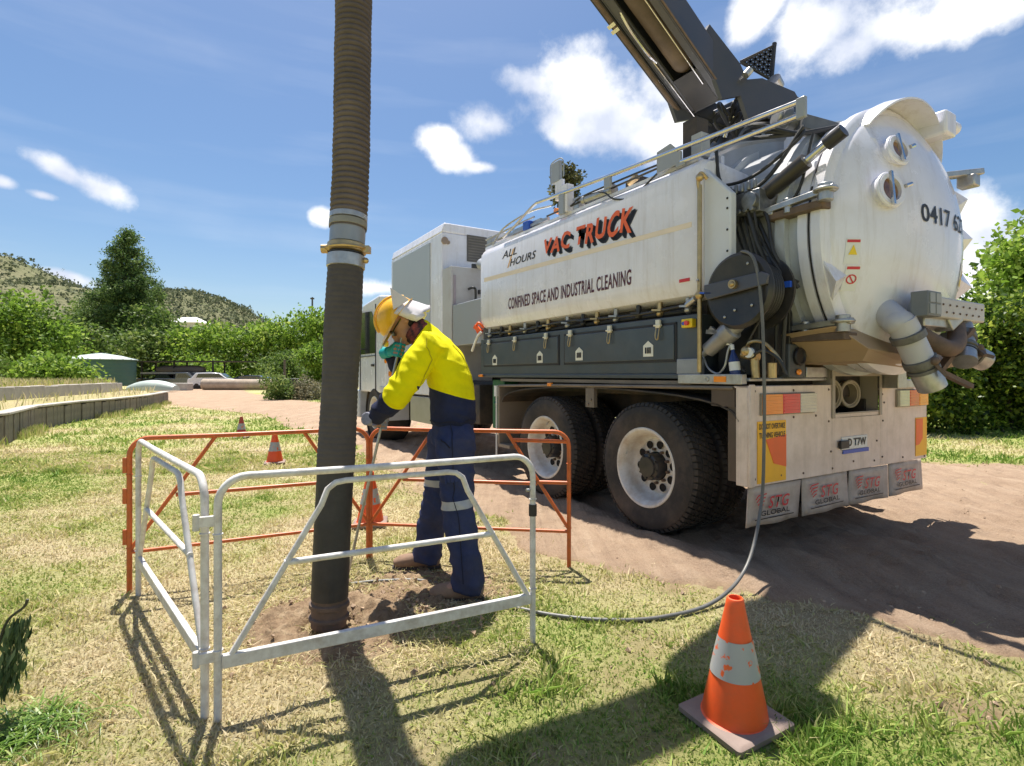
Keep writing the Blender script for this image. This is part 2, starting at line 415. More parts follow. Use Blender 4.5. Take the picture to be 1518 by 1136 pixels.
def zground(x, y):
    z = (fbm(x * 1.1, y * 1.1) - 0.5) * 0.05 + (fbm(x * 5.1, y * 5.1) - 0.5) * 0.016
    z = z * np.clip(1.2 - np.hypot(x, y) / 60, 0, 1)
    rd = sstep(-0.3, 0.5, poly_sd(x, y))
    z = z * (1 - 0.55 * rd)
    # scrape at the hose mouth and the wheel ruts
    z = z - 0.05 * blob(x, y, -0.93, 2.72, 0.16, 0.12) + 0.035 * blob(x, y, -0.62, 2.85, 0.12, 0.1) + 0.03 * blob(x, y, -1.05, 3.0, 0.2, 0.1) * fbm(x * 14, y * 14)
    u = x * 0.86 + y * 0.51
    for c in (2.62, 3.05, 3.6, 4.95):
        z = z - 0.045 * rd * np.exp(-((u - c + 0.2 * fbm(x * .7, y * .7)) / 0.16) ** 2) * fbm(x * 3, y * 3, 3) * 1.6 * (np.hypot(x, y) < 14)
    v = -x * 0.51 + y * 0.86; nr = rd * (np.hypot(x, y) < 16)
    ru = fbm(u * 5.5 + 3, v * .9 + 7, 4); z = z + nr * ((ru - .5) * .10 - np.maximum(.05 - np.abs(ru - .52), 0) * .75 * fbm(x * 1.3, y * 1.3) * sstep(.45, .6, fbm(x * .8 + 4, y * .8)) + (fbm(x * 9, y * 9, 4) - .5) * .045)
    return z
def zg(x, y): return float(zground(np.array([float(x)]), np.array([float(y)]))[0])

def grid_mesh(name, X, Y, Z, m, parent=None, attrs={}):
    ny, nx = X.shape
    me = bpy.data.meshes.new(name)
    v = np.stack([X, Y, Z], -1).reshape(-1, 3)
    i = np.arange(ny * nx).reshape(ny, nx)
    f = np.stack([i[:-1, :-1], i[:-1, 1:], i[1:, 1:], i[1:, :-1]], -1).reshape(-1, 4)
    me.vertices.add(len(v)); me.vertices.foreach_set('co', v.ravel())
    me.loops.add(f.size); me.loops.foreach_set('vertex_index', f.ravel())
    me.polygons.add(len(f)); me.polygons.foreach_set('loop_start', np.arange(0, f.size, 4)); me.polygons.foreach_set('loop_total', np.full(len(f), 4))
    me.polygons.foreach_set('use_smooth', np.ones(len(f), bool))
    for k, a in attrs.items():
        at = me.attributes.new(k, 'FLOAT', 'POINT'); at.data.foreach_set('value', a.ravel().astype(np.float32))
    me.update(); me.validate(); me.materials.append(m)
    o = bpy.data.objects.new(name, me); col.objects.link(o)
    if parent: o.parent = parent
    return o
def ramp(nt, fac, stops):
    r = nt.nodes.new('ShaderNodeValToRGB'); e = r.color_ramp.elements
    while len(e) < len(stops): e.new(0.5)
    for el, (p, c) in zip(e, stops): el.position = p; el.color = (*c, 1)
    nt.links.new(fac, r.inputs[0]); return r.outputs[0]
def nnoise(nt, vec, s, d=6, r=0.6):
    n = nt.nodes.new('ShaderNodeTexNoise'); n.inputs['Scale'].default_value = s; n.inputs['Detail'].default_value = d; n.inputs['Roughness'].default_value = r
    nt.links.new(vec, n.inputs['Vector']); return n.outputs['Fac']
def nmix(nt, f, a, b):
    x = nt.nodes.new('ShaderNodeMix'); x.data_type = 'RGBA'
    for s, k in ((f, 'Factor'), (a, 'A'), (b, 'B')):
        if isinstance(s, (int, float)): x.inputs[k].default_value = s
        elif isinstance(s, tuple): x.inputs[k].default_value = (*s, 1)
        else: nt.links.new(s, x.inputs[k])
    return x.outputs['Result']
def ground_mat():
    m = bpy.data.materials.new('ground'); nt, b = nodes_of(m); N, L = nt.nodes.new, nt.links.new
    tc = N('ShaderNodeTexCoord'); P = tc.outputs['Object']
    at = [N('ShaderNodeAttribute') for _ in range(3)]
    for a, k in zip(at, ('green', 'bare', 'road')): a.attribute_name = k
    dry = ramp(nt, nnoise(nt, P, 38, 8, 0.75), [(0.3, (0.28, 0.21, 0.11)), (0.5, (0.50, 0.42, 0.24)), (0.7, (0.62, 0.54, 0.34))])
    grn = ramp(nt, nnoise(nt, P, 30, 8, 0.75), [(0.3, (0.12, 0.16, 0.04)), (0.5, (0.30, 0.34, 0.09)), (0.7, (0.46, 0.48, 0.18))])
    dirt = ramp(nt, nnoise(nt, P, 9, 10, 0.75), [(0.3, (0.17, 0.11, 0.065)), (0.5, (0.34, 0.235, 0.145)), (0.72, (0.52, 0.40, 0.26))])
    rcol = ramp(nt, nnoise(nt, P, 1.3, 12, 0.72), [(0.3, (0.19, 0.115, 0.068)), (0.48, (0.37, 0.25, 0.155)), (0.7, (0.50, 0.365, 0.245))])
    # wheel tracks along the road, lighter and darker streaks
    mp = N('ShaderNodeMapping'); mp.inputs['Rotation'].default_value = (0, 0, R(-31)); mp.inputs['Scale'].default_value = (3.2, 0.22, 1); L(P, mp.inputs['Vector'])
    tr = nnoise(nt, mp.outputs[0], 1.6, 7, 0.7)
    rcol = nmix(nt, 0.55, rcol, ramp(nt, tr, [(0.3, (0.16, 0.095, 0.055)), (0.5, (0.37, 0.25, 0.155)), (0.7, (0.53, 0.40, 0.275))]))
    spk = nnoise(nt, P, 120, 4, 0.8)
    cr_ = nt.nodes.new('ShaderNodeTexNoise'); cr_.inputs['Scale'].default_value = 3.4; cr_.inputs['Detail'].default_value = 9; cr_.inputs['Roughness'].default_value = .78; L(mp.outputs[0], cr_.inputs['Vector'])
    rcol = nmix(nt, ramp(nt, cr_.outputs['Fac'], [(.56, (0, 0, 0)), (.66, (.75, .75, .75))]), rcol, (.15, .092, .055))
    rcol = nmix(nt, 0.32, rcol, ramp(nt, spk, [(0.35, (0.14, 0.09, 0.065)), (0.65, (0.62, 0.5, 0.4))]))
    c = nmix(nt, at[0].outputs['Fac'], dry, grn); c = nmix(nt, at[1].outputs['Fac'], c, dirt); c = nmix(nt, at[2].outputs['Fac'], c, rcol)
    L(c, b.inputs['Base Color']); b.inputs['Roughness'].default_value = 0.95; b.inputs['Specular IOR Level'].default_value = 0.15
    bp = N('ShaderNodeBump'); bp.inputs['Strength'].default_value = 0.9; bp.inputs['Distance'].default_value = 0.05
    ma = N('ShaderNodeMath'); ma.operation = 'ADD'; L(nnoise(nt, P, 9, 12, 0.8), ma.inputs[0]); L(tr, ma.inputs[1]); L(ma.outputs[0], bp.inputs['Height']); L(bp.outputs[0], b.inputs['Normal'])
    return m
GM = ground_mat()
def warp_axis(a, n, near, far):
    t = np.linspace(-1, 1, n); return a + np.sign(t) * (near * np.abs(t) + far * np.abs(t) ** 6)
xs = warp_axis(0.5, 620, 12, 1500); ys = warp_axis(4.0, 620, 12, 1500)
X, Y = np.meshgrid(xs, ys)
Z = zground(X, Y)
gr = grid_mesh('ground', X, Y, Z, GM, None, {'green': green_amt(X, Y), 'bare': bare_amt(X, Y), 'road': np.zeros_like(X)})
tag(gr, kind='structure')
# the road is a sheet of its own, its ragged edge cut by the soil's own outline
def road_sheet():
    xs = warp_axis(1.5, 760, 14, 48); ys = warp_axis(5.0, 700, 14, 80)
    X, Y = np.meshgrid(xs, ys); A = road_amt(X, Y); Zs = zground(X, Y) - 0.018 + 0.034 * sstep(.12, .95, A)
    o = grid_mesh('dirt_road', X, Y, Zs, GM, None, {'green': green_amt(X, Y), 'bare': np.ones_like(X), 'road': sstep(0.45, 0.9, A)})
    bm = bmesh.new(); bm.from_mesh(o.data); bm.verts.ensure_lookup_table(); a = A.ravel()
    bmesh.ops.delete(bm, geom=[f for f in bm.faces if max(a[v.index] for v in f.verts) < 0.03], context='FACES')
    bmesh.ops.delete(bm, geom=[v for v in bm.verts if not v.link_faces], context='VERTS')
    bm.to_mesh(o.data); bm.free()
    return tag(o, kind='structure')
road_sheet()

# ---------------------------------------------------------------- leaf and blade soups
def leaf_mat(name, stops, trans=0.3, rough=0.6):
    m = bpy.data.materials.new(name); nt, b = nodes_of(m); N, L = nt.nodes.new, nt.links.new
    a = N('ShaderNodeAttribute'); a.attribute_name = 'tone'
    c = ramp(nt, a.outputs['Fac'], stops)
    L(c, b.inputs['Base Color']); b.inputs['Roughness'].default_value = rough; b.inputs['Specular IOR Level'].default_value = 0.3
    if trans:
        t = N('ShaderNodeBsdfTranslucent'); L(c, t.inputs[0]); x = N('ShaderNodeMixShader'); x.inputs[0].default_value = trans
        L(b.outputs[0], x.inputs[1]); L(t.outputs[0], x.inputs[2]); L(x.outputs[0], nt.nodes['Material Output'].inputs[0])
    return m
def soup(name, V, nv, m, tone, parent=None):
    """V: (n, nv, 3) polygons, one tone per polygon"""
    n = len(V); me = bpy.data.meshes.new(name)
    me.vertices.add(n * nv); me.vertices.foreach_set('co', V.reshape(-1).astype(np.float32))
    me.loops.add(n * nv); me.loops.foreach_set('vertex_index', np.arange(n * nv))
    me.polygons.add(n); me.polygons.foreach_set('loop_start', np.arange(0, n * nv, nv)); me.polygons.foreach_set('loop_total', np.full(n, nv))
    at = me.attributes.new('tone', 'FLOAT', 'FACE'); at.data.foreach_set('value', tone.astype(np.float32))
    me.update(); me.materials.append(m)
    o = bpy.data.objects.new(name, me); col.objects.link(o)
    if parent is not None: o.parent = parent
    return o
def leaves(pts, size, g, nrm=None, aspect=0.55, droop=0.0):
    """a pointed leaf (4 corners) at each point, random facing, biased along nrm"""
    n = len(pts); d = g.normal(size=(n, 3)); d[:, 2] -= droop
    if nrm is not None: d = d + nrm * 0.4
    d /= np.linalg.norm(d, axis=1)[:, None]
    q = g.normal(size=(n, 3)); s = np.cross(d, q); s /= np.linalg.norm(s, axis=1)[:, None] + 1e-9
    L = size * g.uniform(0.6, 1.35, n)[:, None]
    a = pts; c = pts + d * L; mid = pts + d * L * 0.45
    return np.stack([a, mid + s * L * aspect * 0.5, c, mid - s * L * aspect * 0.5], 1)
G_DRY = [(0.0, (0.70, 0.59, 0.38)), (0.25, (0.62, 0.55, 0.28)), (0.45, (0.52, 0.51, 0.19)), (0.7, (0.34, 0.42, 0.10)), (1.0, (0.16, 0.28, 0.04))]
GRASS = leaf_mat('grass_blades', G_DRY, 0.3, 0.7)
def grass_patch(name, n, x0, x1, y0, y1, hmin, hmax, dens_pow=1.6, seed=3, wk=1.0, lush=None):
    g = np.random.default_rng(seed)
    u = g.random(n); yy = y0 + (y1 - y0) * u ** dens_pow
    # stay in (a bit more than) the wedge the photograph looks into
    half = 1.12 * yy + 1.6
    xx = (g.random(n) * 2 - 1) * half
    keep = (xx > x0) & (xx < x1)
    sd = poly_sd(xx, yy)
    keep &= (sd + (fbm(xx * 2.3, yy * 2.3) - 0.5) * 0.75) < 0.0 + 0.45 * (g.random(n) < 0.25) * (fbm(xx * 6, yy * 6 + 5) > .52)
    keep &= g.random(n) > bare_amt(xx, yy) * 0.95
    wall = wall_line_x(yy); keep &= xx > wall + 0.1
    xx, yy = xx[keep], yy[keep]; n = len(xx)
    gr_ = green_amt(xx, yy); z = zground(xx, yy)
    tuft = sstep(0.45, 0.8, fbm(xx * 5, yy * 5 + 40))
    h = (hmin + (hmax - hmin) * g.random(n) ** 2) * (0.55 + 0.9 * gr_ * tuft + 0.35 * tuft)
    w = (0.0022 + 0.0007 * yy) * wk * g.uniform(0.7, 1.5, n)
    an = g.random(n) * 2 * PI; lean = g.normal(0, 0.9, n) * h + 0.4 * h; la = g.random(n) * 2 * PI
    b = np.stack([xx, yy, z - 0.004], 1); sd_ = np.stack([np.cos(an), np.sin(an), 0 * an], 1) * w[:, None]
    ln = np.stack([np.cos(la), np.sin(la), 0 * la], 1) * lean[:, None]
    mid = b + ln * 0.35 + np.stack([0 * h, 0 * h, h * 0.6], 1); tip = b + ln + np.stack([0 * h, 0 * h, h], 1)
    V = np.stack([b - sd_, b + sd_, mid + sd_ * 0.7, tip, mid - sd_ * 0.7], 1)
    tone = np.clip(gr_ * 0.95 + g.normal(0, 0.2, n), 0.0, 1.0)
    return tag(soup(name, V, 5, GRASS, tone), 'short mown grass, straw and green mixed, on the verge', 'grass', kind='stuff')
WALL_PTS = [(-40, -10.0), (-6.0, -7.6), (2.0, -8.2), (9.85, -9.34), (12.3, -10.98), (14.8, -12.0), (16.8, -12.5), (20, -13.6), (25, -16.0), (25.05, -60)]
def wall_line_x(y): return np.interp(y, [p[0] for p in WALL_PTS], [p[1] for p in WALL_PTS])
grass_patch("grass", 520000, -9.5, 5.5, 1.15, 9.0, 0.012, 0.05, 1.35, 3)
g2 = grass_patch('far_grass', 160000, -24, 30, 7.0, 34, 0.03, 0.10, 1.5, 4, 1.2)
g2['label'] = 'sparser grass further back along the dirt road and under the trees'
# loose stones and clods on the bare soil
def clods():
    g = np.random.default_rng(9); mb = MB()
    n = 5200
    xx = g.uniform(-1.6, 7.5, n * 3); yy = 1.7 + 6.8 * g.random(n * 3) ** 1.6
    p = np.clip(bare_amt(xx, yy) * 0.5 * (g.random(n * 3) < .5) + road_amt(xx, yy) * 0.8 * (fbm(xx * 1.4, yy * 1.4) > .47), 0, 1); k = g.random(n * 3) < p
    xx, yy = xx[k][:n], yy[k][:n]; z = zground(xx, yy)
    px = g.normal(-0.72, 0.30, 380); py = g.normal(2.90, 0.2, 380); pz = zground(px, py) + .012
    xx = np.concatenate([xx, px]); yy = np.concatenate([yy, py]); z = np.concatenate([z, pz + np.abs(g.normal(0, .012, 380))])
    for x, y, zz in zip(xx, yy, z):
        s = 0.004 + 0.016 * g.random() ** 3
        q = Euler(tuple(g.uniform(0, 6, 3))).to_matrix() * s
        vs = [Vector((x, y, zz + s * 0.4)) + q @ Vector(v) for v in ((1, 0, .2), (-.4, .9, 0), (-.6, -.8, .1), (.1, .1, 1), (0, -.1, -.8), (.7, .6, .5))]
        mb.add(vs, [(0, 1, 3), (1, 2, 3), (2, 0, 3), (1, 0, 4), (2, 1, 4), (0, 2, 4), (0, 5, 1), (0, 3, 5), (1, 5, 3)])
    o = mb.build('soil_clods', mat('clod', (0.34, 0.24, 0.16), 0.95, var=0.35, vscale=30), smooth=False)
    tag(o, 'loose brown soil clods and small stones on the bare ground', 'soil', kind='stuff')
clods()
# the spoil thrown up around the hose mouth: a rough mound with a pit in the middle
def spoil():
    xs = np.linspace(-1.65, .15, 190); ys = np.linspace(2.3, 3.75, 160); X, Y = np.meshgrid(xs, ys)
    rr_ = np.hypot((X + .93) / 1.0, (Y - 2.76) / .85); d2 = np.hypot((X + .45) / 1.1, (Y - 3.25) / .8)
    h = .034 * np.exp(-((rr_ - .27) / .12) ** 2) * (.35 + 1.3 * fbm(X * 3 + 5, Y * 3)) + .022 * np.exp(-(d2 / .38) ** 2) * fbm(X * 5, Y * 5) * 1.6
    h = h + .016 * np.exp(-(rr_ / .55) ** 2) - .14 * np.exp(-(rr_ / .125) ** 4)
    k = np.exp(-(np.minimum(rr_ / .62, d2 / .62)) ** 4)
    lump = (fbm(X * 20, Y * 20, 3) - .5) * .030 + (fbm(X * 50 + 7, Y * 50, 2) - .5) * .026 + np.maximum(fbm(X * 17 + 3, Y * 17 + 9, 2) - .56, 0) * .08
    Zs = zground(X, Y) + (h + lump) * k - .03 * (1 - k) - .012 + .012 * k
    o = grid_mesh('spoil_heap', X, Y, Zs, GM, None, {'green': 0 * X, 'bare': np.ones_like(X), 'road': 0 * X})
    tag(o, 'rough brown spoil and churned soil around the mouth of the hose', 'soil', kind='stuff')
spoil()
def straw():      # dead grass trampled into the spoil
    g = np.random.default_rng(77); n = 11000; x = g.uniform(-1.6, .1, n); y = g.uniform(2.3, 3.7, n)
    k = (np.hypot((x + .93) / .17, (y - 2.76) / .15) > 1) & (g.random(n) < .35 + .65 * (fbm(x * 4, y * 4) > .5)); x = x[k]; y = y[k]; n = len(x); z = zground(x, y) + g.uniform(.0, .028, n)
    d = g.normal(size=(n, 3)) * [1, 1, .35]; d /= np.linalg.norm(d, axis=1)[:, None]; L = g.uniform(.015, .06, n)[:, None]; s = np.cross(d, g.normal(size=(n, 3))); s /= np.linalg.norm(s, axis=1)[:, None]; p = np.stack([x, y, z], 1)
    V = np.stack([p - s * .0016, p + s * .0016, p + d * L + s * .001, p + d * L - s * .001], 1)
    tag(soup('straw', V, 4, GRASS, np.clip(g.normal(.18, .2, n), 0, 1)), 'dead straw trampled into the spoil around the hose', 'straw', kind='stuff')
straw()
# ================================================================ the vacuum truck
# local frame: x to the right seen from behind, y forward, origin on the ground below the rear left corner
T = empty('vacuum_truck', (1.574, 3.585, 0), math.atan2(.514, .858))
tag(T, 'white vacuum excavation truck with domed tank end and boom on the dirt road', 'truck')
TM = Matrix.Translation(T.location) @ T.rotation_euler.to_matrix().to_4x4()
TMI = TM.inverted()
SIDE = lambda y, z, x=0.03: Matrix.Translation((x, y, z)) @ Matrix(((0, 0, -1), (-1, 0, 0), (0, 1, 0))).to_4x4()     # text on the left side
REAR = lambda x, z, y=0.0: Matrix.Translation((x, y, z)) @ Matrix(((1, 0, 0), (0, 0, -1), (0, 1, 0))).to_4x4()      # text on the rear

# --- chassis
b = MB()
b.box(0.78, 0.86, 0.1, 9.3, 0.82, 1.08); b.box(1.68, 1.76, 0.1, 9.3, 0.82, 1.08)
for y in (0.5, 1.7, 3.2, 4.6, 6.2, 7.6): b.box(0.86, 1.68, y, y + 0.08, 0.86, 1.04)
b.build('chassis_frame', CHASS, T, bevel=0.006)
b = MB()
for y in (1.02, 2.42):
    b.cyl((0.3, y, 0.53), (2.24, y, 0.53), 0.075, n=12); b.sphere((1.27, y, 0.53), (0.24, 0.2, 0.22))
    for x in (0.72, 1.82):
        for k in range(5): b.bar((x, y - 0.52 + 0.05 * k, 0.72 + 0.022 * k), (x, y + 0.52 - 0.05 * k, 0.72 + 0.022 * k), 0.08, 0.016)
        b.cyl((x, y + .1, 0.55), (x, y + .2, .98), 0.04, n=10)
b.cyl((1.27, 1.2, 0.55), (1.27, 2.3, 0.55), 0.05, n=10); b.cyl((1.27, 2.6, 0.6), (1.27, 5.4, 0.8), 0.05, n=10)
b.each('axle', CHASS, T)

# --- wheels
def tyre_mb(x0, x1, r=0.53, rin=0.295, n=64):
    mb = MB(); w = x1 - x0; o = (x0, 0, 0); ax = (1, 0, 0)
    prof = [(rin, 0.02), (rin + 0.03, 0.0), (rin + 0.06, -0.002), (rin + 0.075, -0.006), (rin + 0.10, -0.004), (r - 0.10, -0.010), (r - 0.06, -0.004), (r - 0.035, 0.006), (r - 0.018, 0.028),
            (r - 0.012, 0.06), (r - 0.012, w - 0.06), (r - 0.018, w - 0.028), (r - 0.035, w - 0.006), (r - 0.10, w), (rin + 0.02, w), (rin, w - 0.02)]
    mb.lathe(prof, o, ax, n)
    # tread blocks: two shoulder rows and two centre rows, each block its own faces
    for i in range(n):
        a = 2 * PI * i / n; d = 2 * PI / n * 0.36
        for row, (p, q, off) in enumerate(((0.004, 0.075, 0), (0.085, 0.135, .5), (0.145, w - 0.085, 0), (w - 0.075, w - 0.004, .5))):
            aa = a + off * 2 * PI / n; vs = []
            r1 = r if row in (1, 2) else r - 0.002
            for rr, (u0, u1) in ((r - 0.03, (p, q)), (r1, (p + 0.003 + (0.012 if row == 0 else 0), q - 0.003 - (0.012 if row == 3 else 0)))):
                for t, uu in ((-d, u0), (d, u0), (d, u1), (-d, u1)):
                    sk = 0.35 * 2 * PI / n * (1 if uu == u1 else 0)
                    vs.append((x0 + uu, rr * math.cos(aa + t + sk), rr * math.sin(aa + t + sk)))
            mb.add(vs, [(4, 5, 6, 7), (0, 1, 5, 4), (1, 2, 6, 5), (2, 3, 7, 6), (3, 0, 4, 7)])
    return mb
def make_wheel():
    # outboard (x = 0) side dished inwards, as the outer one of a dual pair
    mb = MB()
    mb.lathe([(0.300, 0.028), (0.322, 0.004), (0.327, 0.0), (0.322, -0.006), (0.305, -0.004), (0.292, 0.012), (0.276, 0.035), (0.268, 0.08), (0.262, 0.12), (0.24, 0.148), (0.225, 0.155),
              (0.215, 0.150), (0.12, 0.138), (0.118, 0.17), (0.26, 0.19), (0.285, 0.26), (0.3, 0.27)], (0, 0, 0), (1, 0, 0), 56)
    w = mb.build('wheel', RIMW, T)
    h = MB(); u = MB()
    for k in range(10):
        a = 2 * PI * (k + .5) / 10
        # the ten hand holes: near-black discs on the face paint their inner shade
        c = Vector((0.139, 0.182 * math.cos(a), 0.182 * math.sin(a)))
        h.lathe([(0.031, -0.004), (0.034, -0.006), (0.029, -0.006), (0.026, 0.02)], c + Vector((0.0, 0, 0)), (1, 0, 0), 14)
        h.cyl(c + Vector((-0.001, 0, 0)), c + Vector((0.004, 0, 0)), 0.0275, n=14)
    h.each('hand_hole', mat('hole_shade_black', (0.015, 0.013, 0.012), 0.9), w, per=2)
    for k in range(10):
        a = 2 * PI * k / 10
        c = Vector((0.137, 0.138 * math.cos(a), 0.138 * math.sin(a)))
        u.cyl(c, c + Vector((-0.028, 0, 0)), 0.014, 0.012, n=6)
    u.each('wheel_nut', RUST, w, smooth=False)
    k = MB(); k.lathe([(0.112, 0.15), (0.112, 0.06), (0.105, 0.045), (0.085, 0.038), (0.08, 0.02), (0.0, 0.018)], (0, 0, 0), (1, 0, 0), 28)
    for i in range(8):
        a = 2 * PI * i / 8; c = Vector((0.05, 0.095 * math.cos(a), 0.095 * math.sin(a))); k.cyl(c, c + Vector((-0.018, 0, 0)), 0.011, n=6)
    k.build('hub', BLACK, w)
    tyre_mb(0.0, 0.275).build('tyre', RUBBER, w, angle=30)
    tyre_mb(0.335, 0.61).build('inner_tyre', RUBBER, w, angle=30)
    v = MB(); v.tube([(0.05, 0.27, 0.02), (0.02, 0.25, 0.03), (0.005, 0.235, 0.035)], 0.005, 6); v.build('valve', STEEL, w)
    return w
w0 = make_wheel(); w0.location = (0.0, 0.96, 0.525)
for (x, y, f) in ((0.0, 2.40, 0), (2.54, 0.96, 1), (2.54, 2.40, 1), (0.02, 8.5, 0), (2.52, 8.5, 1)):
    c = copy_tree(w0, T); c.location = (x, y, 0.525); c.rotation_euler = (R(37 * y), 0, R(180) if f else 0)
w0.rotation_euler = (R(13), 0, 0)
# --- mudguards
b = MB()
b.box(0.0, 0.62, 3.12, 3.36, 0.42, 0.46)
b.box(0.0, 0.66, 3.36, 3.39, 0.42, 1.14)
b.build('front_mudguard', mat('mudguard_beige', (0.27, 0.22, 0.17), 0.6, var=0.1, dirt=(0.12, .09, .06), dirt_amt=.6), T, bevel=0.004)
b = MB()
prof = []
for i in range(17):
    a = PI * (0.03 + 0.94 * i / 16); prof.append((1.69 + 1.62 * math.cos(a), 0.86 + 0.30 * math.sin(a) ** 0.45))
for i in range(16):
    (y0, z0), (y1, z1) = prof[i], prof[i + 1]
    b.bar((0.33, y0, z0), (0.33, y1, z1), 0.66, 0.012, up=(0, 0, 1) if abs(y1 - y0) > 0.05 else (0, 1, 0))
b.build('mudguard', CHASS, T)
b = MB()
b.tube([(0.0, 0.12, 1.19), (-0.005, 1.0, 1.185), (0.0, 2.2, 1.175), (0.0, 3.37, 1.15)], 0.014, 8)
b.box(0.0, 0.04, 1.60, 1.72, 0.98, 1.18); b.cyl((-0.01, 1.64, 1.05), (0.04, 1.64, 1.05), 0.012); b.cyl((-0.01, 1.68, 1.01), (0.04, 1.68, 1.01), 0.012)
b.box(0.02, 0.62, 0.5, 3.36, 1.205, 1.235)
b.build('running_rail', mat('under_rail', (0.22, 0.18, 0.14), .6, var=.2, dirt=(.06, .05, .04), dirt_amt=.8), T)
b = MB(); b.box(-0.02, 0.012, 2.26, 2.33, 1.165, 1.20); b.build('side_marker_lamp', AMBER, T, bevel=0.006)
b = MB(); b.box(-0.005, 0.02, 3.80, 3.90, 1.255, 1.285); b.build('side_marker_lamp', AMBER, T, bevel=0.006)

# --- rear body panel with the cut-out for pipes
b = MB()
def plate(bm_, x0, x1, z0, z1, y0=0.0, t=0.012): bm_.box(x0, x1, y0, y0 + t, z0, z1)
plate(b, 0.0, 1.0, 0.53, 1.205); plate(b, 1.0, 1.72, 0.53, 0.985); plate(b, 1.72, 2.55, 0.53, 1.17)
b.box(0.0, 0.012, 0.012, 0.10, 0.53, 1.205); b.box(2.538, 2.55, 0.012, 0.10, 0.53, 1.17)
b.box(0.0, 1.0, 0.012, 0.12, 1.19, 1.205); b.box(1.72, 2.55, 0.012, 0.12, 1.158, 1.17)
b.box(-0.004, 0.05, -0.012, 0.0, 0.53, 1.215)
rp = b.build('rear_panel', DUSTY_BOUNCE, T, bevel=0.004)
b = MB()
for x in (1.0, 1.705):
    b.box(x - 0.012, x + 0.028, -0.010, -0.0005, 0.95, 1.36)
b.box(1.028, 1.693, -0.010, -0.0005, 1.27, 1.35); b.box(1.028, 1.693, -0.006, -0.0005, 0.978, 0.99)
b.box(1.0, 1.715, 0.0, 0.62, 0.945, 0.957); b.box(1.0, 1.012, 0.013, 0.62, 0.957, 1.34); b.box(1.703, 1.715, 0.013, 0.62, 0.957, 1.34); b.box(1.0, 1.715, 0.62, 0.632, 0.957, 1.34)
b.build('pipe_bay', mat('bay_steel', (0.42, 0.36, 0.29), .5, var=.15, dirt=(.2, .15, .1), dirt_amt=.6), rp, bevel=0.003)
b = MB()
for x, r in ((1.16, 0.115), (1.45, 0.105)):
    b.lathe([(r * .8, .35), (r * .8, -0.0), (r, 0.0), (r, 0.02), (r, .3)], (x, 0.10, 1.125), (0.18, 1, 0), 26)
    b.torus((x, 0.10, 1.125), (0.18, 1, 0), r, 0.012, 26, 8)
b.build('stowed_pipe', mat('pipe_cream', (0.5, 0.42, 0.3), .5, var=.2, dirt=(.15, .11, .07), dirt_amt=.7), rp)
b = MB(); rr = random.Random(4)
for x, z in [(.06, 1.17), (.5, 1.17), (.95, 1.17), (.06, .58), (.35, .58), (.62, .57), (.95, .93), (.98, .7), (1.0, .57), (1.3, .6), (1.62, .58), (1.66, .74), (1.75, 1.12), (1.75, .6), (2.1, .57), (2.5, 1.1), (2.5, .55), (1.76, .9), (.78, 1.1), (.78, .98), (.5, .98), (2.2, 1.12), (2.38, .88), (1.76, 1.2), (1.76, 1.26), (1.78, 1.05)]:
    b.sphere((x, -0.002, z), (0.009, 0.006, 0.009), 8, 4)
b.each('bolt', RUST, rp)
def tail_light(x0, flip, w=0.64):
    zc = 1.08; h = 0.135
    L = [('AMBER', AMBER), ('RED', RED), ('CLEAR', CLEAR)]
    if flip: L = L[::-1]
    base = MB(); base.box(x0 - 0.008, x0 + w + 0.008, -0.014, -0.001, zc - h / 2 - 0.008, zc + h / 2 + 0.008)
    tl = base.build('tail_light', mat('lamp_housing', (0.3, 0.26, 0.2), .6), rp, bevel=0.004)
    for i, (k, m_) in enumerate(L):
        q = MB(); a = x0 + w * i / 3; q.box(a + 0.002, a + w / 3 - 0.002, -0.034, -0.014, zc - h / 2, zc + h / 2)
        for j in range(5): q.box(a + 0.012, a + w / 3 - 0.012, -0.0365, -0.034, zc - h / 2 + 0.012 + j * 0.024, zc - h / 2 + 0.024 + j * 0.024)
        q.build('lens', m_, tl, bevel=0.006)
tail_light(0.12, False, 0.62); tail_light(1.98, True, 0.52)
def marker(x0, x1, z0, z1, left):
    q = MB(); q.box(x0, x1, -0.005, -0.001, z0, z1); p = q.build('marker_plate', YEL, rp)
    q = MB(); M = REAR(0, 0, -0.0065)
    w = x1 - x0
    if left: poly = [(x0 + w * .28, z0 + (z1 - z0) * .70), (x0 + w, z0 + (z1 - z0) * .76), (x0 + w, z0 + (z1 - z0) * .22), (x0 + w * .55, z0 + (z1 - z0) * .3)]
    else: poly = [(x0, z0 + (z1 - z0) * .98), (x0 + w * .62, z1 - .01), (x0 + w * .60, z0 + (z1 - z0) * .45), (x0 + w * .3, z0 + (z1 - z0) * .30), (x0, z0 + (z1 - z0) * .28)]
    q.prism(poly, M @ Matrix.Translation((0, 0, -0.001)), 0.002); q.build('reflector', REDM, p)
    if left:
        text_mesh('DO NOT OVERTAKE', 'lettering', REAR(x0 + .015, z1 - .055, -0.0065), w - .03, 0.038, INKB, p, bold=0.02)
        text_mesh('TURNING VEHICLE', 'lettering', REAR(x0 + .015, z1 - .115, -0.0065), w - .03, 0.038, INKB, p, bold=0.02)
marker(0.085, 0.405, 0.545, 0.965, True); marker(2.33, 2.54, 0.56, 0.90, False)
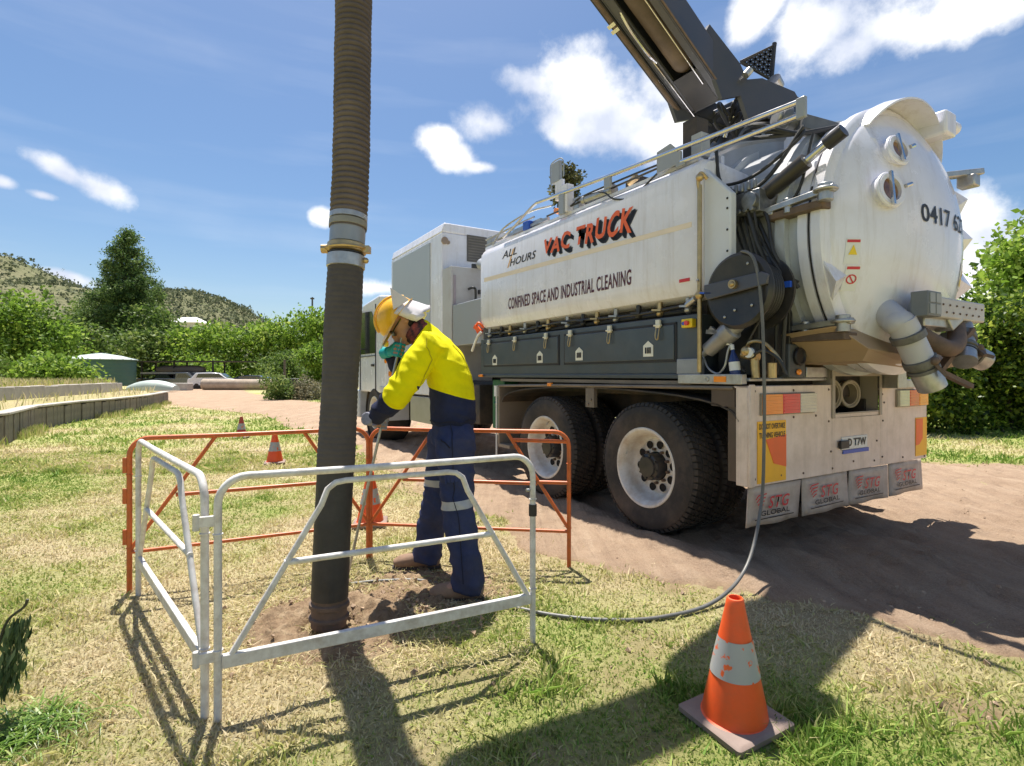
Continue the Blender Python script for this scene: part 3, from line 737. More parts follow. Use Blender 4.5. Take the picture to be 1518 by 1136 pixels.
# licence plate
q = MB(); q.box(1.12, 1.50, -0.008, -0.002, 0.70, 0.80); lp = q.build('licence_plate', PAPER, rp, bevel=0.003)
q = MB(); q.box(1.07, 1.19, -0.030, -0.0085, 0.715, 0.775); q.build('plate_lamp', INKB, lp, bevel=0.004)
text_mesh('D T7W', 'lettering', REAR(1.205, .722, -0.010), 0.27, 0.062, INKB, lp, bold=0.03)
q = MB(); q.box(1.14, 1.52, -0.009, -0.002, 0.668, 0.697); q.build('blue_strip', BLUEP, lp)
# mud flaps
fx = [0.02, 0.635, 1.28, 1.90]
for i, x0 in enumerate(fx):
    w = 0.60 if i < 3 else 0.58
    q = MB(); M = Matrix.Translation((x0, 0.02, 0.525)) @ Matrix.Rotation(R((3, -2, 1.5, -1)[i]), 4, 'X') @ Matrix.Rotation(R((.5, -.8, .6, -.4)[i]), 4, 'Y')
    n = 8; vs = []
    for jz in range(7):
        for jx in range(n + 1):
            vs.append(M @ Vector((w * jx / n, 0.012 * math.sin(jx * 1.1 + i) * jz / 6, -0.275 * jz / 6)))
    fs = [(r_ * (n + 1) + c_, r_ * (n + 1) + c_ + 1, (r_ + 1) * (n + 1) + c_ + 1, (r_ + 1) * (n + 1) + c_) for r_ in range(6) for c_ in range(n)]
    q.add(vs, fs)
    fl = q.build('mud_flap', FLAP, T); md = fl.modifiers.new('thick', 'SOLIDIFY'); md.thickness = 0.008; md.offset = 0
    MF = M @ REAR(0, -0.275, -0.022)
    s = w / 0.6
    text_mesh('STG', 'lettering', MF @ Matrix.Translation((.20 * s, .115, 0)), .24, .085, INKR, fl, shear=.25, bold=.015, sp=1.15)
    text_mesh('GLOBAL', 'lettering', MF @ Matrix.Translation((.12 * s, .070, 0)), .33, .036, INKB, fl, bold=.02)
    q = MB(); q.box(.06, .50, -0.0235, -0.0225, -0.228, -0.221, M)
    q.build('underline', INKB, fl)
    q = MB()     # the curved emblem to the left of the letters
    for k in range(4):
        c = MF @ Vector((.085 + .012 * k, .215 - .024 * k, 0)); d = MF @ Vector((.175 - .01 * k, .222 - .024 * k, 0)); q.bar(c, d, 0.009, 0.001, up=(0, 1, 0))
        c2 = MF @ Vector((.06 + .012 * k, .19 - .020 * k, 0)); q.bar(c2, c, 0.008, 0.001, up=(0, 1, 0))
    q.build('emblem', INKR, fl)
# --- side deck rail and checker plate deck
b = MB(); b.box(-0.01, 0.05, 0.05, 0.60, 1.215, 1.285); b.box(0.05, 0.98, 0.03, 0.62, 1.236, 1.256)
dk = b.build('deck', STEEL, T, bevel=0.004)
b = MB()
for i in range(24):
    for j in range(9):
        x = .08 + .038 * i; y = .05 + .035 * j
        b.bar((x - .008, y - .008 * (-1) ** (i + j), 1.2575), (x + .008, y + .008 * (-1) ** (i + j), 1.2575), 0.004, 0.003)
b.build('tread_lug', STEEL, dk, smooth=False)['kind'] = 'stuff'
b = MB(); b.box(-0.014, -0.0105, .17, .27, 1.23, 1.27); b.build('side_reflector', AMBER, dk)
b = MB(); b.torus((-0.012, .33, 1.25), (1, 0, 0), .015, .005, 14, 6); b.build('tie_ring', STEEL, dk)
b = MB(); b.box(0.0, 0.05, .40, .62, 1.286, 1.40); b.build('bracket', mat('checker_bracket', (.3, .31, .33), .4, metal=.6, var=.15), dk, bevel=.004)
b = MB(); b.box(0.01, 0.05, 0.105, 0.17, 0.55, 1.2); b.box(0.0, .12, .11, .3, 1.06, 1.2); b.build('panel_stay', mat('stay_brown', (.1, .07, .05), .6, var=.2), T)

# --- long toolbox
b = MB(); b.box(0.05, 0.62, 0.46, 3.93, 1.285, 1.735)
b.box(0.03, 0.63, 0.44, 3.95, 1.25, 1.287)
tb = b.build('toolbox', NAVYBOX, T, bevel=0.006)
for (y0, y1) in ((0.68, 2.10), (2.22, 3.82)):
    q = MB(); q.box(0.036, 0.052, y0, y1, 1.40, 1.67); q.build('toolbox_door', NAVYBOX, tb, bevel=0.005)
    q = MB()
    for a, bb, c, d in ((y0 - .02, y1 + .02, 1.672, 1.69), (y0 - .02, y1 + .02, 1.38, 1.398)): q.box(0.044, 0.052, a, bb, c, d)
    for a in (y0 - .02, y1 + .003): q.box(0.044, 0.052, a, a + .017, 1.38, 1.69)
    q.build('door_seal', INKB, tb)
def latch(y):
    q = MB(); q.box(0.012, 0.034, y - .022, y + .022, 1.655, 1.72); q.box(0.004, 0.030, y - .036, y + .036, 1.668, 1.682)
    l = q.build('latch', mat('latch_plate', (.78, .74, .60), .4, metal=.25, var=.15), tb, bevel=0.003)
    q = MB(); q.tube(catmull([(0.02, y - .016, 1.66), (0.008, y - .017, 1.60), (0.008, y - .010, 1.565), (0.008, y + .010, 1.565), (0.008, y + .017, 1.60), (0.02, y + .016, 1.66)], 4), .0055, 6)
    q.build('latch_hook', BRASS, l)
for y in (3.67, 3.04, 2.41, 1.99, 1.41, 0.83): latch(y)
def lock_plate(y, z):
    q = MB(); M = SIDE(y + .045, z - .05, .0355); q.prism([(-.01, -.01), (.10, -.01), (.10, .08), (.045, .118), (-.01, .08)], M @ Matrix.Translation((0, 0, 0)), 0.004)
    p = q.build('lock_plate', mat('plate_cream', (.8, .77, .66), .4, metal=.3, var=.1), tb)
    q = MB()
    for dx in (.02, .045, .068): q.box(0.025, .0315, y + .045 - dx - .008, y + .045 - dx + .004, z - .035, z + .015)
    q.each('lock_slot', INKB, p)
for y, z in ((3.53, 1.46), (2.54, 1.47), (1.86, 1.48), (0.95, 1.49)): lock_plate(y, z)
q = MB(); q.box(0.0, 0.05, .475, .575, 1.635, 1.70); es = q.build('isolator_switch', YELP, tb, bevel=.006)
q = MB(); q.cyl((-.02, .515, 1.667), (0, .515, 1.667), .018, n=16); q.build('knob', RED, es)
q = MB(); q.cyl((-.003, .555, 1.667), (.0, .555, 1.667), .014, n=12); q.build('label_disc', BLUEP, es)
# pipework between the toolbox and the side tank
b = MB(); b.box(0.20, 0.6, 0.5, 3.85, 1.737, 1.87)
b.build('support_beam', CHASS, T)
rr = random.Random(3)
b = MB(); b2 = MB(); b3 = MB()
for i in range(13):
    y = .62 + i * .26 + rr.uniform(-.05, .05)
    m_ = (b, b2, b3)[i % 3]
    m_.cyl((.10, y, 1.77), (.10, y, 1.87), .022, n=10); m_.sphere((.10, y, 1.78), .032, 8, 6); m_.bar((.06, y - .05, 1.80), (.06, y + .05, 1.81), .014, .014); m_.cyl((.09, y, 1.80), (.24, y, 1.80), .016, n=8)
b.each('drain_valve', STEEL, T, per=4); b2.each('drain_valve', BRASS, T, per=4); b3.each('drain_valve', BLACK, T, per=4)
b = MB(); b.tube([(.12, .5, 1.775), (.12, 3.8, 1.76)], .018, 8); b.tube(catmull([(.08, .5, 1.82), (.07, 1.2, 1.79), (.08, 2.2, 1.82), (.07, 3.0, 1.785), (.1, 3.8, 1.81)]), .012, 8)
b.each('drain_pipe', HOSEB, T)

# --- side water tank
sec = [(0.62, 2.86), (0.16, 2.90), (0.09, 2.885), (0.045, 2.84), (0.03, 2.79), (0.03, 2.02), (0.04, 1.95), (0.075, 1.885), (0.12, 1.86), (0.2, 1.85), (0.62, 1.85)]
b = MB(); rings = []
for y, ins in ((0.40, 0.05), (0.41, 0.02), (0.45, 0.0), (3.85, 0.0), (3.93, 0.02), (3.96, 0.06)):
    rings.append([Vector((x + ins if x < .3 else x, y, z - (ins if z > 2.3 else -ins))) for x, z in sec])
b.loft(rings)
wt_ = b.build('side_water_tank', WHITE, T, angle=28)
b = MB(); b.add([(x, y, z) for x in (.05, .12) for y, z in ((.18, 1.92), (.41, 1.90), (.41, 2.80), (.18, 2.56))], [(0, 1, 2, 3), (4, 7, 6, 5), (0, 4, 5, 1), (1, 5, 6, 2), (2, 6, 7, 3), (3, 7, 4, 0)])
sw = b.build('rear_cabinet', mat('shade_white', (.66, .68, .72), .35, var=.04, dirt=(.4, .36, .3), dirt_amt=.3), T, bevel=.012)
b = MB()
for z in (2.0, 2.15, 2.3, 2.45, 2.52): b.sphere((.048, .205, z), (.006, .009, .009), 8, 4); 
b.each('bolt', INKB, sw)
b = MB(); b.tube([(0.3, 0.5, 2.915), (0.3, 3.85, 2.925)], .028, 8); b.box(.1, .16, .5, 3.9, 2.895, 2.925); b.box(.36, .40, .5, 3.9, 2.87, 2.99)
b.build('top_trim', WHITE, T)
# painted stripe and lettering
q = MB(); q.prism([(0, 0), (3.30, -.075), (3.30, -.035), (0, .05)], SIDE(3.80, 2.46, .0285), .001); q.build('stripe', INKY, wt_)
BK = SIDE(2.43, 2.545, .0275); FR = SIDE(2.445, 2.56, .0262)
def arch(M, w):   # the words rise and swell a little along the line
    Mi = M.inverted()
    def f(v):
        p = Mi @ v; t = p.x / w; k = 0.80 + 0.34 * t
        return M @ Vector((p.x, p.y * k - 0.015 - .05 * t + .012 * math.sin(p.x * 23), p.z))
    return f
for dy in (0.0, 0.012, 0.024):
    text_mesh('VAC TRUCK', 'lettering_shadow', BK @ Matrix.Translation((.012 + dy, -.012 - dy * .8, 0)), 1.33, .195, INKB, wt_, shear=.22, bold=.03, warp=arch(BK, 1.33), sp=1.13)
text_mesh('VAC TRUCK', 'lettering', FR, 1.33, .195, INKO, wt_, shear=.22, bold=.03, warp=arch(FR, 1.33), sp=1.13)
text_mesh('ALL', 'lettering', SIDE(3.34, 2.665, .0275), .34, .085, INKB, wt_, shear=.3, bold=.012)
text_mesh('HOURS', 'lettering', SIDE(3.16, 2.545, .0275), .56, .085, INKB, wt_, shear=.3, bold=.016)
q = MB(); q.prism([(0, 0), (.03, 0), (.16, .2), (.13, .2)], SIDE(3.22, 2.54, .0283), .0008); q.build('swash', mat('swash_gold', (.75, .45, .2), .5), wt_)
text_mesh('CONFINED SPACE AND INDUSTRIAL CLEANING', 'lettering', SIDE(3.19, 2.045, .0275), 2.05, .135, INKM, wt_, shear=.06, bold=.02, sp=1.08)
q = MB(); q.box(.028, .031, .52, .62, 1.985, 2.01); q.build('small_decal', INKR, wt_)
# standpipe at the tank's rear edge
b = MB(); b.tube([(-.005, .40, 1.30), (-.005, .40, 2.66)], .017, 10); b.tube(catmull([(-.005, .40, 2.62), (-.02, .40, 2.70), (-.01, .38, 2.74), (.03, .36, 2.70)]), .014, 8)
b.sphere((-.02, .385, 2.71), .03, 10, 6); b.sphere((-.005, .40, 1.86), .034, 10, 8)
sp = b.build('standpipe', BRASS, T)
b = MB(); b.bar((-.03, .37, 1.87), (-.03, .27, 1.855), .02, .012); b.build('valve_handle', BLUEP, sp)
b = MB(); b.cyl((-.005, .44, 1.84), (-.005, .52, 1.80), .02); b.tube([(-.005, .4, 1.95), (-.03, .4, 1.97)], .01); b.build('fitting', STEEL, sp)
# grab rail on top
b = MB(); b.tube([(.05, 2.62, 3.15), (.05, 1.47, 3.07), (.05, -.33, 2.97)], .0185, 12); b.tube([(.05, .62, 2.915), (.05, -.31, 2.885)], .0185, 12)
b.tube(catmull([(.05, 2.62, 3.15), (.05, 2.75, 3.12), (.05, 3.1, 3.00), (.05, 3.35, 2.93)]), .016, 8)
hr = b.build('handrail', CHROME, T)
b = MB()
for y, z0, z1 in ((2.16, 2.9, 3.13), (1.46, 2.96, 3.07), (.66, 2.9, 3.0), (.62, 2.88, 2.92)):
    b.box(.035, .06, y - .045, y + .045, z0, z1)
b.box(.032, .062, -.36, -.30, 2.86, 2.99)
b.each('rail_bracket', GREYP, hr, bevel=.006)
b = MB(); b.tube(catmull([(.05, 2.0, 2.955), (.1, 1.9, 3.02), (.06, 1.2, 2.99), (.05, .7, 2.965)]), .009, 8); b.tube([(.1, 2.5, 2.98), (.1, .7, 2.97)], .01, 8)
b.tube(catmull([(.05, .68, 2.99), (.06, .9, 2.90), (.05, 1.15, 2.80), (.03, 1.35, 2.83), (.05, 1.5, 2.93), (.08, 1.62, 2.98)]), .008, 8)
b.each('cable', HOSEB, T)
b = MB(); b.cyl((.13, 1.50, 2.97), (.13, 1.86, 2.985), .042, n=18); b.cyl((.13, 1.86, 2.985), (.13, 1.90, 2.987), .05, n=18); b.cyl((.13, 1.47, 2.97), (.13, 1.50, 2.97), .05, n=18); b.build('work_light', STEEL, T)
b = MB(); b.prism([(0, 0), (.20, 0), (.21, .12), (.14, .19), (0, .17)], SIDE(.86, 2.90, .05), .012); b.build('gusset', GREYP, T)
# paddle post and fittings at the front of the rail
b = MB(); b.box(.055, .095, 2.22, 2.36, 3.27, 3.48); b.tube(catmull([(.075, 2.38, 3.2), (.075, 2.40, 3.44), (.075, 2.36, 3.50), (.075, 2.22, 3.50), (.075, 2.17, 3.44), (.075, 2.17, 3.3)]), .008, 6)
b.build('flood_lamp', GREYP, T, bevel=.008)
b = MB(); b.box(.06, .1, 2.18, 2.3, 3.08, 3.28); b.box(.05, .14, 2.08, 2.2, 2.92, 3.2); b.cyl((.04, 2.14, 3.12), (.06, 2.14, 3.12), .02); b.build('lamp_post', WHITE, T, bevel=.006)
b = MB()
for i in range(6):
    b.bar((.12 + .05 * i, 2.5 + .2 * (i % 3), 2.96), (.16 + .04 * i, 3.7 - .05 * i, 2.98 + .02 * (i % 2)), .03, .03)
b.box(.15, .5, 2.7, 3.3, 2.93, 3.02); b.box(.1, .3, 1.95, 2.05, 2.93, 3.04)
b.each('roof_fitting', STEEL, T)
b = MB(); b.box(.09, .16, 2.86, 2.98, 2.93, 3.03); b.build('blue_cover', BLUEP, T, bevel=.01)
b = MB(); b.cyl((.1, 2.35, 3.0), (.18, 2.35, 3.0), .03); b.build('amber_cap', AMBER, T)
b = MB(); b.cyl((.2, 1.25, 3.03), (.2, 1.35, 3.0), .03, n=12); b.build('brass_cap', BRASS, T)
b = MB()
for z in (2.96, 3.03): b.tube([(.12, 3.92, z), (.14, 3.5, z + .02), (.2, 2.9, z + .06)], .012, 8)
b.tube(catmull([(.1, 3.7, 2.92), (.12, 3.45, 3.08), (.2, 3.0, 3.17), (.3, 2.7, 3.18)]), .012, 8)
b.each('ladder_rail', STEEL, T)
b = MB(); b.box(.12, .2, 3.78, 3.9, 2.9, 3.06); b.build('post', GREYP, T, bevel=.005)

# --- main vacuum tank
ZC, RT, XC, YR = 2.25, 0.94, 1.27, -0.28
b = MB(); b.lathe([(RT - .02, YR), (RT - .02, 3.6), (RT * .8, 3.85), (0.0, 3.95)], (XC, 0, ZC), (0, 1, 0), 64)
tk = b.build('vacuum_tank', TANKGREY, T)
b = MB()
for y in (-0.06, .55, 1.3): b.lathe([(RT - .03, y), (RT + .035, y), (RT + .035, y + .07), (RT - .03, y + .07)], (XC, 0, ZC), (0, 1, 0), 64)
b.each('stiffening_ring', TANKGREY, tk)
b = MB(); b.lathe([(RT - .04, YR + .14), (RT + .015, YR + .14), (RT + .015, YR + .075), (RT - .02, YR + .075)], (XC, 0, ZC), (0, 1, 0), 64)
b.build('tank_flange', WHITE, tk)
b = MB(); b.lathe([(RT - .03, YR + .075), (RT + .002, YR + .075), (RT + .002, YR + .055), (RT - .03, YR + .055)], (XC, 0, ZC), (0, 1, 0), 64)
b.build('door_seal', INKB, tk)
BUL = 0.29
def domef(r): return BUL * (1 - (r / RT) ** 2.3)
def dome(x, z, off=0.003): return Vector((x, YR - .04 - domef(min(RT, math.hypot(x - XC, z - ZC))) - off, z))
b = MB()
prof = [(RT - .03, YR + .055), (RT + .02, YR + .052), (RT + .03, YR + .04), (RT + .03, YR - .02), (RT + .01, YR - .038), (RT - .03, YR - .05)]
prof += [(RT * math.sqrt(1 - (i / 20) ** 1.3) * .965, YR - .04 - domef(RT * .965 * math.sqrt(1 - (i / 20) ** 1.3))) for i in range(1, 21)]
b.lathe(prof, (XC, 0, ZC), (0, 1, 0), 72)
dr = b.build('tank_door', WHITE, T, angle=30)
# reinforcing fins welded round the rim
def rim(a, r, y): return Vector((XC + r * math.cos(R(a)), y, ZC + r * math.sin(R(a))))
def fin(a, r0=.82, r1=1.12, y0=-.30, y1=-.56, w=15, name='locking_fin'):
    q = MB()
    A = rim(a - w, RT + .02, YR); B_ = rim(a + w, RT + .02, YR); C_ = rim(a, r1, y0 - .06); D = rim(a, r0, YR - .04 - domef(r0) - .004)
    q.add([A, B_, C_, D, A + Vector((0, -.02, 0)), B_ + Vector((0, -.02, 0))], [(0, 2, 1), (4, 5, 2), (4, 2, 3), (5, 3, 2), (4, 3, 5), (0, 4, 2), (1, 2, 5)])
    return q.build(name, WHITE, dr, smooth=False)
for a in (25, 8, -13): fin(a, r1=1.10, y0=-.34, w=13, r0=.84)
for a in (202, 292): fin(a, r1=1.0, y0=-.32, w=9, r0=.86)
# big triangular lug upper left
q = MB(); A = rim(135, RT + .03, YR + .02); B_ = rim(163, RT + .02, YR + .02); D = rim(147, .60, -.50); C_ = rim(130, .80, -.42)
q.add([A, B_, D, C_, A + Vector((0, .05, .0)), B_ + Vector((0, .05, 0))], [(0, 1, 2), (0, 2, 3), (4, 2, 5), (4, 5, 1, 0), (1, 5, 2), (0, 3, 4), (4, 3, 2)]); q.build('hinge_lug', WHITE, dr, smooth=False)
# curved hood over the top of the door
q = MB(); ring = []
for (r_, y_) in ((RT + .02, YR + .10), (RT + .05, YR + .02), (RT + .065, YR - .10), (RT + .045, YR - .20), (RT + .032, YR - .20), (RT + .05, YR - .10), (RT + .035, YR + .02), (RT + .005, YR + .09)):
    ring.append([rim(a, r_ * (1 - .09 * ((a - 88) / 38) ** 2), y_ * 1.0 + .10 * abs((a - 88) / 38) ** 2) for a in range(50, 127, 4)])
n = len(ring[0]); vs = [v for r_ in ring for v in r_]; fs = []
for i in range(len(ring)):
    k = (i + 1) % len(ring)
    for j in range(n - 1): fs.append((i * n + j, i * n + j + 1, k * n + j + 1, k * n + j))
fs.append(tuple(i * n for i in range(len(ring)))); fs.append(tuple(i * n + n - 1 for i in range(len(ring)))[::-1])
q.add(vs, fs); q.build('door_hood', WHITE, dr)
q = MB(); q.box(1.6, 1.78, -.50, -.26, ZC + .82, ZC + 1.0, ); q.cyl((1.78, -.45, ZC + .92), (1.88, -.45, ZC + .92), .05); q.build('hinge_block', WHITE, dr, bevel=.02)
q = MB(); q.bar((1.84, -.36, ZC + .58), (2.20, -.50, ZC + .64), .08, .05); q.box(2.04, 2.15, -.52, -.40, ZC + .51, ZC + .60); q.build('door_clamp', STEEL, dr, bevel=.01)
# sight glasses with clamp rings
for (x, z, r_) in ((.70, 2.47, .095), (.85, 2.76, .085)):
    c = dome(x, z, -.01); nrm = Vector(((x - XC) * .45, -1, (z - ZC) * .45)).normalized()
    q = MB(); q.lathe([(r_ + .01, -.02), (r_ + .01, .06), (r_ - .018, .06), (r_ - .018, .03)], c, nrm, 30); q.torus(c + nrm * .045, nrm, r_ + .012, .012, 30, 8)
    sg = q.build('sight_port', WHITE, dr)
    q = MB(); q.lathe([(r_ - .012, .034), (0, .040)], c, nrm, 26); q.build('glass', SIGHT, sg)
    side = nrm.cross(Vector((0, 0, 1))).normalized(); up_ = side.cross(nrm)
    q = MB(); q.bar(c + nrm * .075 - side * (r_ + .01) * -.2 + up_ * r_ * 1.15, c + nrm * .075 + side * .02 - up_ * r_ * 1.15, .018, .018); q.cyl(c + nrm * .06 - side * r_ * 1.2 + up_ * .03, c + nrm * .06 - side * r_ * 1.75 + up_ * .05, .014, n=10)
    q.build('clamp_bar', CHROME, sg)
# writing and stickers on the dome
wdome = lambda v: dome(v.x, v.z, .004)
def dtext(t, x, z, w, h, m_, name='lettering', **k):
    return text_mesh(t, name, REAR(x, z), w, h, m_, dr, warp=wdome, **k)
dtext('0417 627', .98, 2.30, .74, .125, INKB, bold=.012)
def dpatch(x0, x1, z0, z1, m_, off=.003, name='sticker', parent=None):
    q = MB(); n = 4; vs = [dome(x0 + (x1 - x0) * i / n, z0 + (z1 - z0) * j / n, off) for j in range(n + 1) for i in range(n + 1)]
    q.add(vs, [(j * 5 + i, j * 5 + i + 1, j * 5 + i + 6, j * 5 + i + 5) for j in range(n) for i in range(n)]); return q.build(name, m_, parent or dr)
def warn(x0, z0, w, h, tri=True):
    s = dpatch(x0, x0 + w, z0, z0 + h, PAPER)
    dpatch(x0 + .005, x0 + w - .005, z0 + h * .84, z0 + h * .95, INKR, .005, 'band', s)
    q = MB()
    if tri: q.add([dome(x0 + w * .2, z0 + h * .35, .006), dome(x0 + w * .8, z0 + h * .35, .006), dome(x0 + w * .5, z0 + h * .75, .006)], [(0, 1, 2)]); q.build('pictogram', YELP, s)
    else:
        for k in range(16):
            a = 2 * PI * k / 16; a2 = 2 * PI * (k + 1) / 16
            q.add([dome(x0 + w * .5 + math.cos(t) * r_, z0 + h * .45 + math.sin(t) * r_, .006) for t, r_ in ((a, w * .36), (a2, w * .36), (a2, w * .27), (a, w * .27))], [(0, 1, 2, 3)])
        q.add([dome(x0 + w * .25, z0 + h * .6, .006), dome(x0 + w * .33, z0 + h * .63, .006), dome(x0 + w * .75, z0 + h * .3, .006), dome(x0 + w * .67, z0 + h * .27, .006)], [(0, 1, 2, 3)])
        q.build('pictogram', INKR, s)
warn(.44, 2.00, .085, .16); warn(.46, 1.83, .085, .16, False)
s_ = dpatch(1.66, 1.98, 1.92, 2.10, PAPER); q = MB(); q.add([dome(1.68, 1.94, .006), dome(1.80, 1.94, .006), dome(1.76, 2.08, .006)], [(0, 1, 2)]); q.build('pictogram', YELP, s_)
dpatch(1.84, 1.96, 2.06, 2.075, INKR, .006, 'band', s_); dpatch(1.84, 1.96, 2.035, 2.05, INKR, .006, 'band', s_)
# clamps at the seam
def clampset(z, x0, name='clamp_arm'):
    q = MB()
    q.bar((x0, .10, z), (x0 - .02, -.42, z + .03), .05, .04); q.cyl((x0 - .02, -.36, z - .04), (x0 - .02, -.36, z + .07), .045, n=16); q.cyl((x0 + .0, -.10, z - .05), (x0 + .0, -.10, z + .05), .03, n=12)
    q.bar((x0, .24, z + .02), (x0 - .01, .0, z - .02), .03, .03); q.torus((x0 - .02, -.36, z + .03), (0, 0, 1), .06, .014, 18, 6)
    q.build(name, STEEL, T, bevel=.004)
clampset(2.42, .28); clampset(1.60, .48)
b = MB(); b.box(.26, .36, -.34, .05, 2.35, 2.40); b.box(.44, .6, -.38, .02, 1.51, 1.56); b.each('clamp_plate', RUST, T, bevel=.006)
# manifold and suction outlets under the dome
b = MB(); b.box(.98, 1.80, -.66, -.50, 1.66, 1.80); mf = b.build('manifold', mat('manifold_white', (.55, .53, .50), .45, var=.06, dirt=(.3, .25, .2), dirt_amt=.5), T, bevel=.012)
b = MB(); b.box(.80, .985, -.70, -.60, 1.655, 1.815); b.build('number_box', mat('grey_plate', (.16, .17, .18), .5), mf, bevel=.006)
b = MB()
for i in range(2):
    for j in range(2): b.box(.815 + i * .085, .885 + i * .085, -.706, -.7005, 1.67 + j * .072, 1.73 + j * .072)
b.each('reflective_tile', mat('tile_grey', (.3, .31, .3), .5), mf)
b = MB(); rr = random.Random(2)
for i in range(14): b.sphere((1.06 + .052 * i, -.663, 1.70 + .05 * (i % 2)), (.008, .006, .008), 6, 4)
b.each('bolt', RUST, mf)
b = MB(); b.bar((1.30, -.58, 1.62), (1.42, -.60, 1.70), .12, .1); b.box(.95, 1.6, -.62, -.3, 1.6, 1.67); b.build('outlet_flange', STEEL, T, bevel=.01)
def outlet(a, d, r, L, m1, name='suction_outlet'):
    a = Vector(a); d = Vector(d).normalized()
    q = MB(); q.lathe([(r, -.04), (r, L * .55), (r * .9, L * .56)], a, d, 28, cap=True); o = q.build(name, m1, T)
    q = MB(); q.lathe([(r * 1.02, .05), (r * 1.18, .055), (r * 1.18, .10), (r * 1.02, .105)], a, d, 28); q.lathe([(r * .92, L * .54), (r * 1.15, L * .56), (r * 1.15, L * .66), (r * .95, L * .67), (r * .95, L * .70), (r * 1.08, L * .71), (r * 1.08, L * .76)], a, d, 28)
    q.each('clamp_ring', mat('clamp_olive', (.17, .165, .15), .6, metal=.4, var=.3, vscale=20), o)
    q = MB(); q.lathe([(r * .95, L * .75), (r * 1.02, L * .77), (r * .98, L * 1.05), (r * .7, L * 1.06), (0, L * 1.055)], a, d, 24); q.build('end_cap', STEEL, o)
    s = d.cross(Vector((0, 0, 1))).normalized(); q = MB()
    for k in (-1, 1): q.bar(a + d * L * .6 + s * k * r * 1.0, a + d * L * .85 + s * k * r * 1.55, .025, .02); q.sphere(a + d * L * .6 + s * k * r * 1.2, .028, 8, 6)
    q.each('cam_lever', RUST, o, per=2)
outlet((.80, -.56, 1.60), (.26, -.10, -.50), .086, .44, mat('outlet_pale', (.50, .50, .53), .35, var=.1, dirt=(.3, .25, .2), dirt_amt=.5))
b = MB(); b.sphere((.79, -.54, 1.62), (.095, .095, .085), 20, 12); b.cyl((.79, -.54, 1.62), (.86, -.36, 1.78), .085, n=20); b.build('outlet_elbow', MC['outlet_pale'], T)
outlet((1.56, -.60, 1.60), (-.30, -.14, -.36), .072, .30, mat('outlet_grey', (.3, .3, .31), .4, metal=.5, var=.2))
outlet((1.40, -.58, 1.50), (.44, -.2, -.20), .075, .30, mat('outlet_grey', (.3, .3, .31), .4, metal=.5, var=.2))
b = MB(); b.tube(catmull([(.95, -.55, 1.58), (1.15, -.66, 1.46), (1.32, -.66, 1.5), (1.48, -.6, 1.62)]), .055, 14); b.bar((1.0, -.6, 1.35), (1.55, -.66, 1.2), .04, .03); b.bar((1.2, -.6, 1.3), (1.5, -.68, 1.6), .05, .03); b.build('linkage', RUST, T)
# hopper below the tank
b = MB()
rings = [[(.40, -.34, 1.60), (2.05, -.34, 1.52), (2.05, .7, 1.5), (.40, .7, 1.5)], [(.62, -.44, 1.45), (1.9, -.5, 1.36), (1.9, .6, 1.36), (.62, .6, 1.36)], [(.70, -.36, 1.375), (1.85, -.30, 1.30), (1.85, .5, 1.30), (.70, .5, 1.34)]]
b.loft([[Vector(p) for p in r_] for r_ in rings]); b.build('hopper', mat('hopper_dusty', (.42, .30, .19), .6, var=.15, dirt=(.25, .17, .1), dirt_amt=.6), T, smooth=False, bevel=.008)
b = MB(); b.box(1.75, 1.9, -.12, .1, 1.17, 1.30); b.box(2.0, 2.3, -.05, .2, 1.17, 1.24); b.box(.70, .98, .02, .5, 1.26, 1.34); b.each('step_block', STEEL, T, bevel=.006)
b = MB(); b.box(.35, 2.2, .15, 3.8, 1.1, 1.32); b.build('sub_frame', CHASS, T)
# grey control box with round socket
b = MB(); b.box(.42, .62, -.02, .3, 1.26, 1.50); cb_ = b.build('control_box', mat('box_dark', (.08, .085, .09), .5), T, bevel=.01)
b = MB(); b.cyl((.52, -.04, 1.41), (.52, -.02, 1.41), .06, n=20); b.torus((.52, -.04, 1.41), (0, 1, 0), .055, .01, 20, 6); b.build('socket', INKB, cb_)
b = MB(); b.sphere((.52, -.03, 1.30), (.03, .012, .022)); b.build('amber_lamp', AMBER, cb_)
# --- hose reel
RC = Vector((.015, .085, 1.85))
b = MB(); b.lathe([(0, -.012), (.10, -.015), (.235, -.03), (.26, -.01), (.26, .0), (.11, .02), (.11, .20), (.26, .21), (.26, .23), (0, .23)], RC, (1, 0, 0), 48)
re_ = b.build('hose_reel', BLACK, T)
b = MB(); b.prism([(-.25, -.02), (-.22, -.06), (.24, -.01), (.25, .05), (.20, .075), (-.25, .05)], SIDE(RC.y, RC.z + .02, RC.x - .035), .02); b.build('reel_bracket', GREYBOOM, re_, bevel=.006)
b = MB(); b.cyl((-.065, RC.y, 1.89), (-.02, RC.y, 1.89), .03, n=16); b.sphere((-.065, RC.y, 1.89), (.015, .02, .02)); b.build('reel_hub', BRASS, re_)
b = MB()
for k in range(7): b.torus((RC.x + .03 + .025 * k, RC.y, RC.z), (1, 0, 0), .20, .013, 36, 8)
b.each('coiled_hose', HOSEB, re_)
b = MB()
for y, z in ((.10, 1.72), (.18, 1.68), (-.03, 1.74), (.0, 2.02)): b.sphere((RC.x - .03, y, z), (.006, .01, .01), 8, 5)
b.each('bolt', STEEL, re_)
b = MB(); b.box(.20, .44, .03, .40, 1.28, 1.68); b.box(.18, .22, .05, .09, 1.28, 2.1); b.box(.40, .44, .44, .48, 1.28, 2.6); b.box(.42, .46, -.02, .03, 1.5, 2.5); b.build('reel_frame', BLACK, T, bevel=.004)
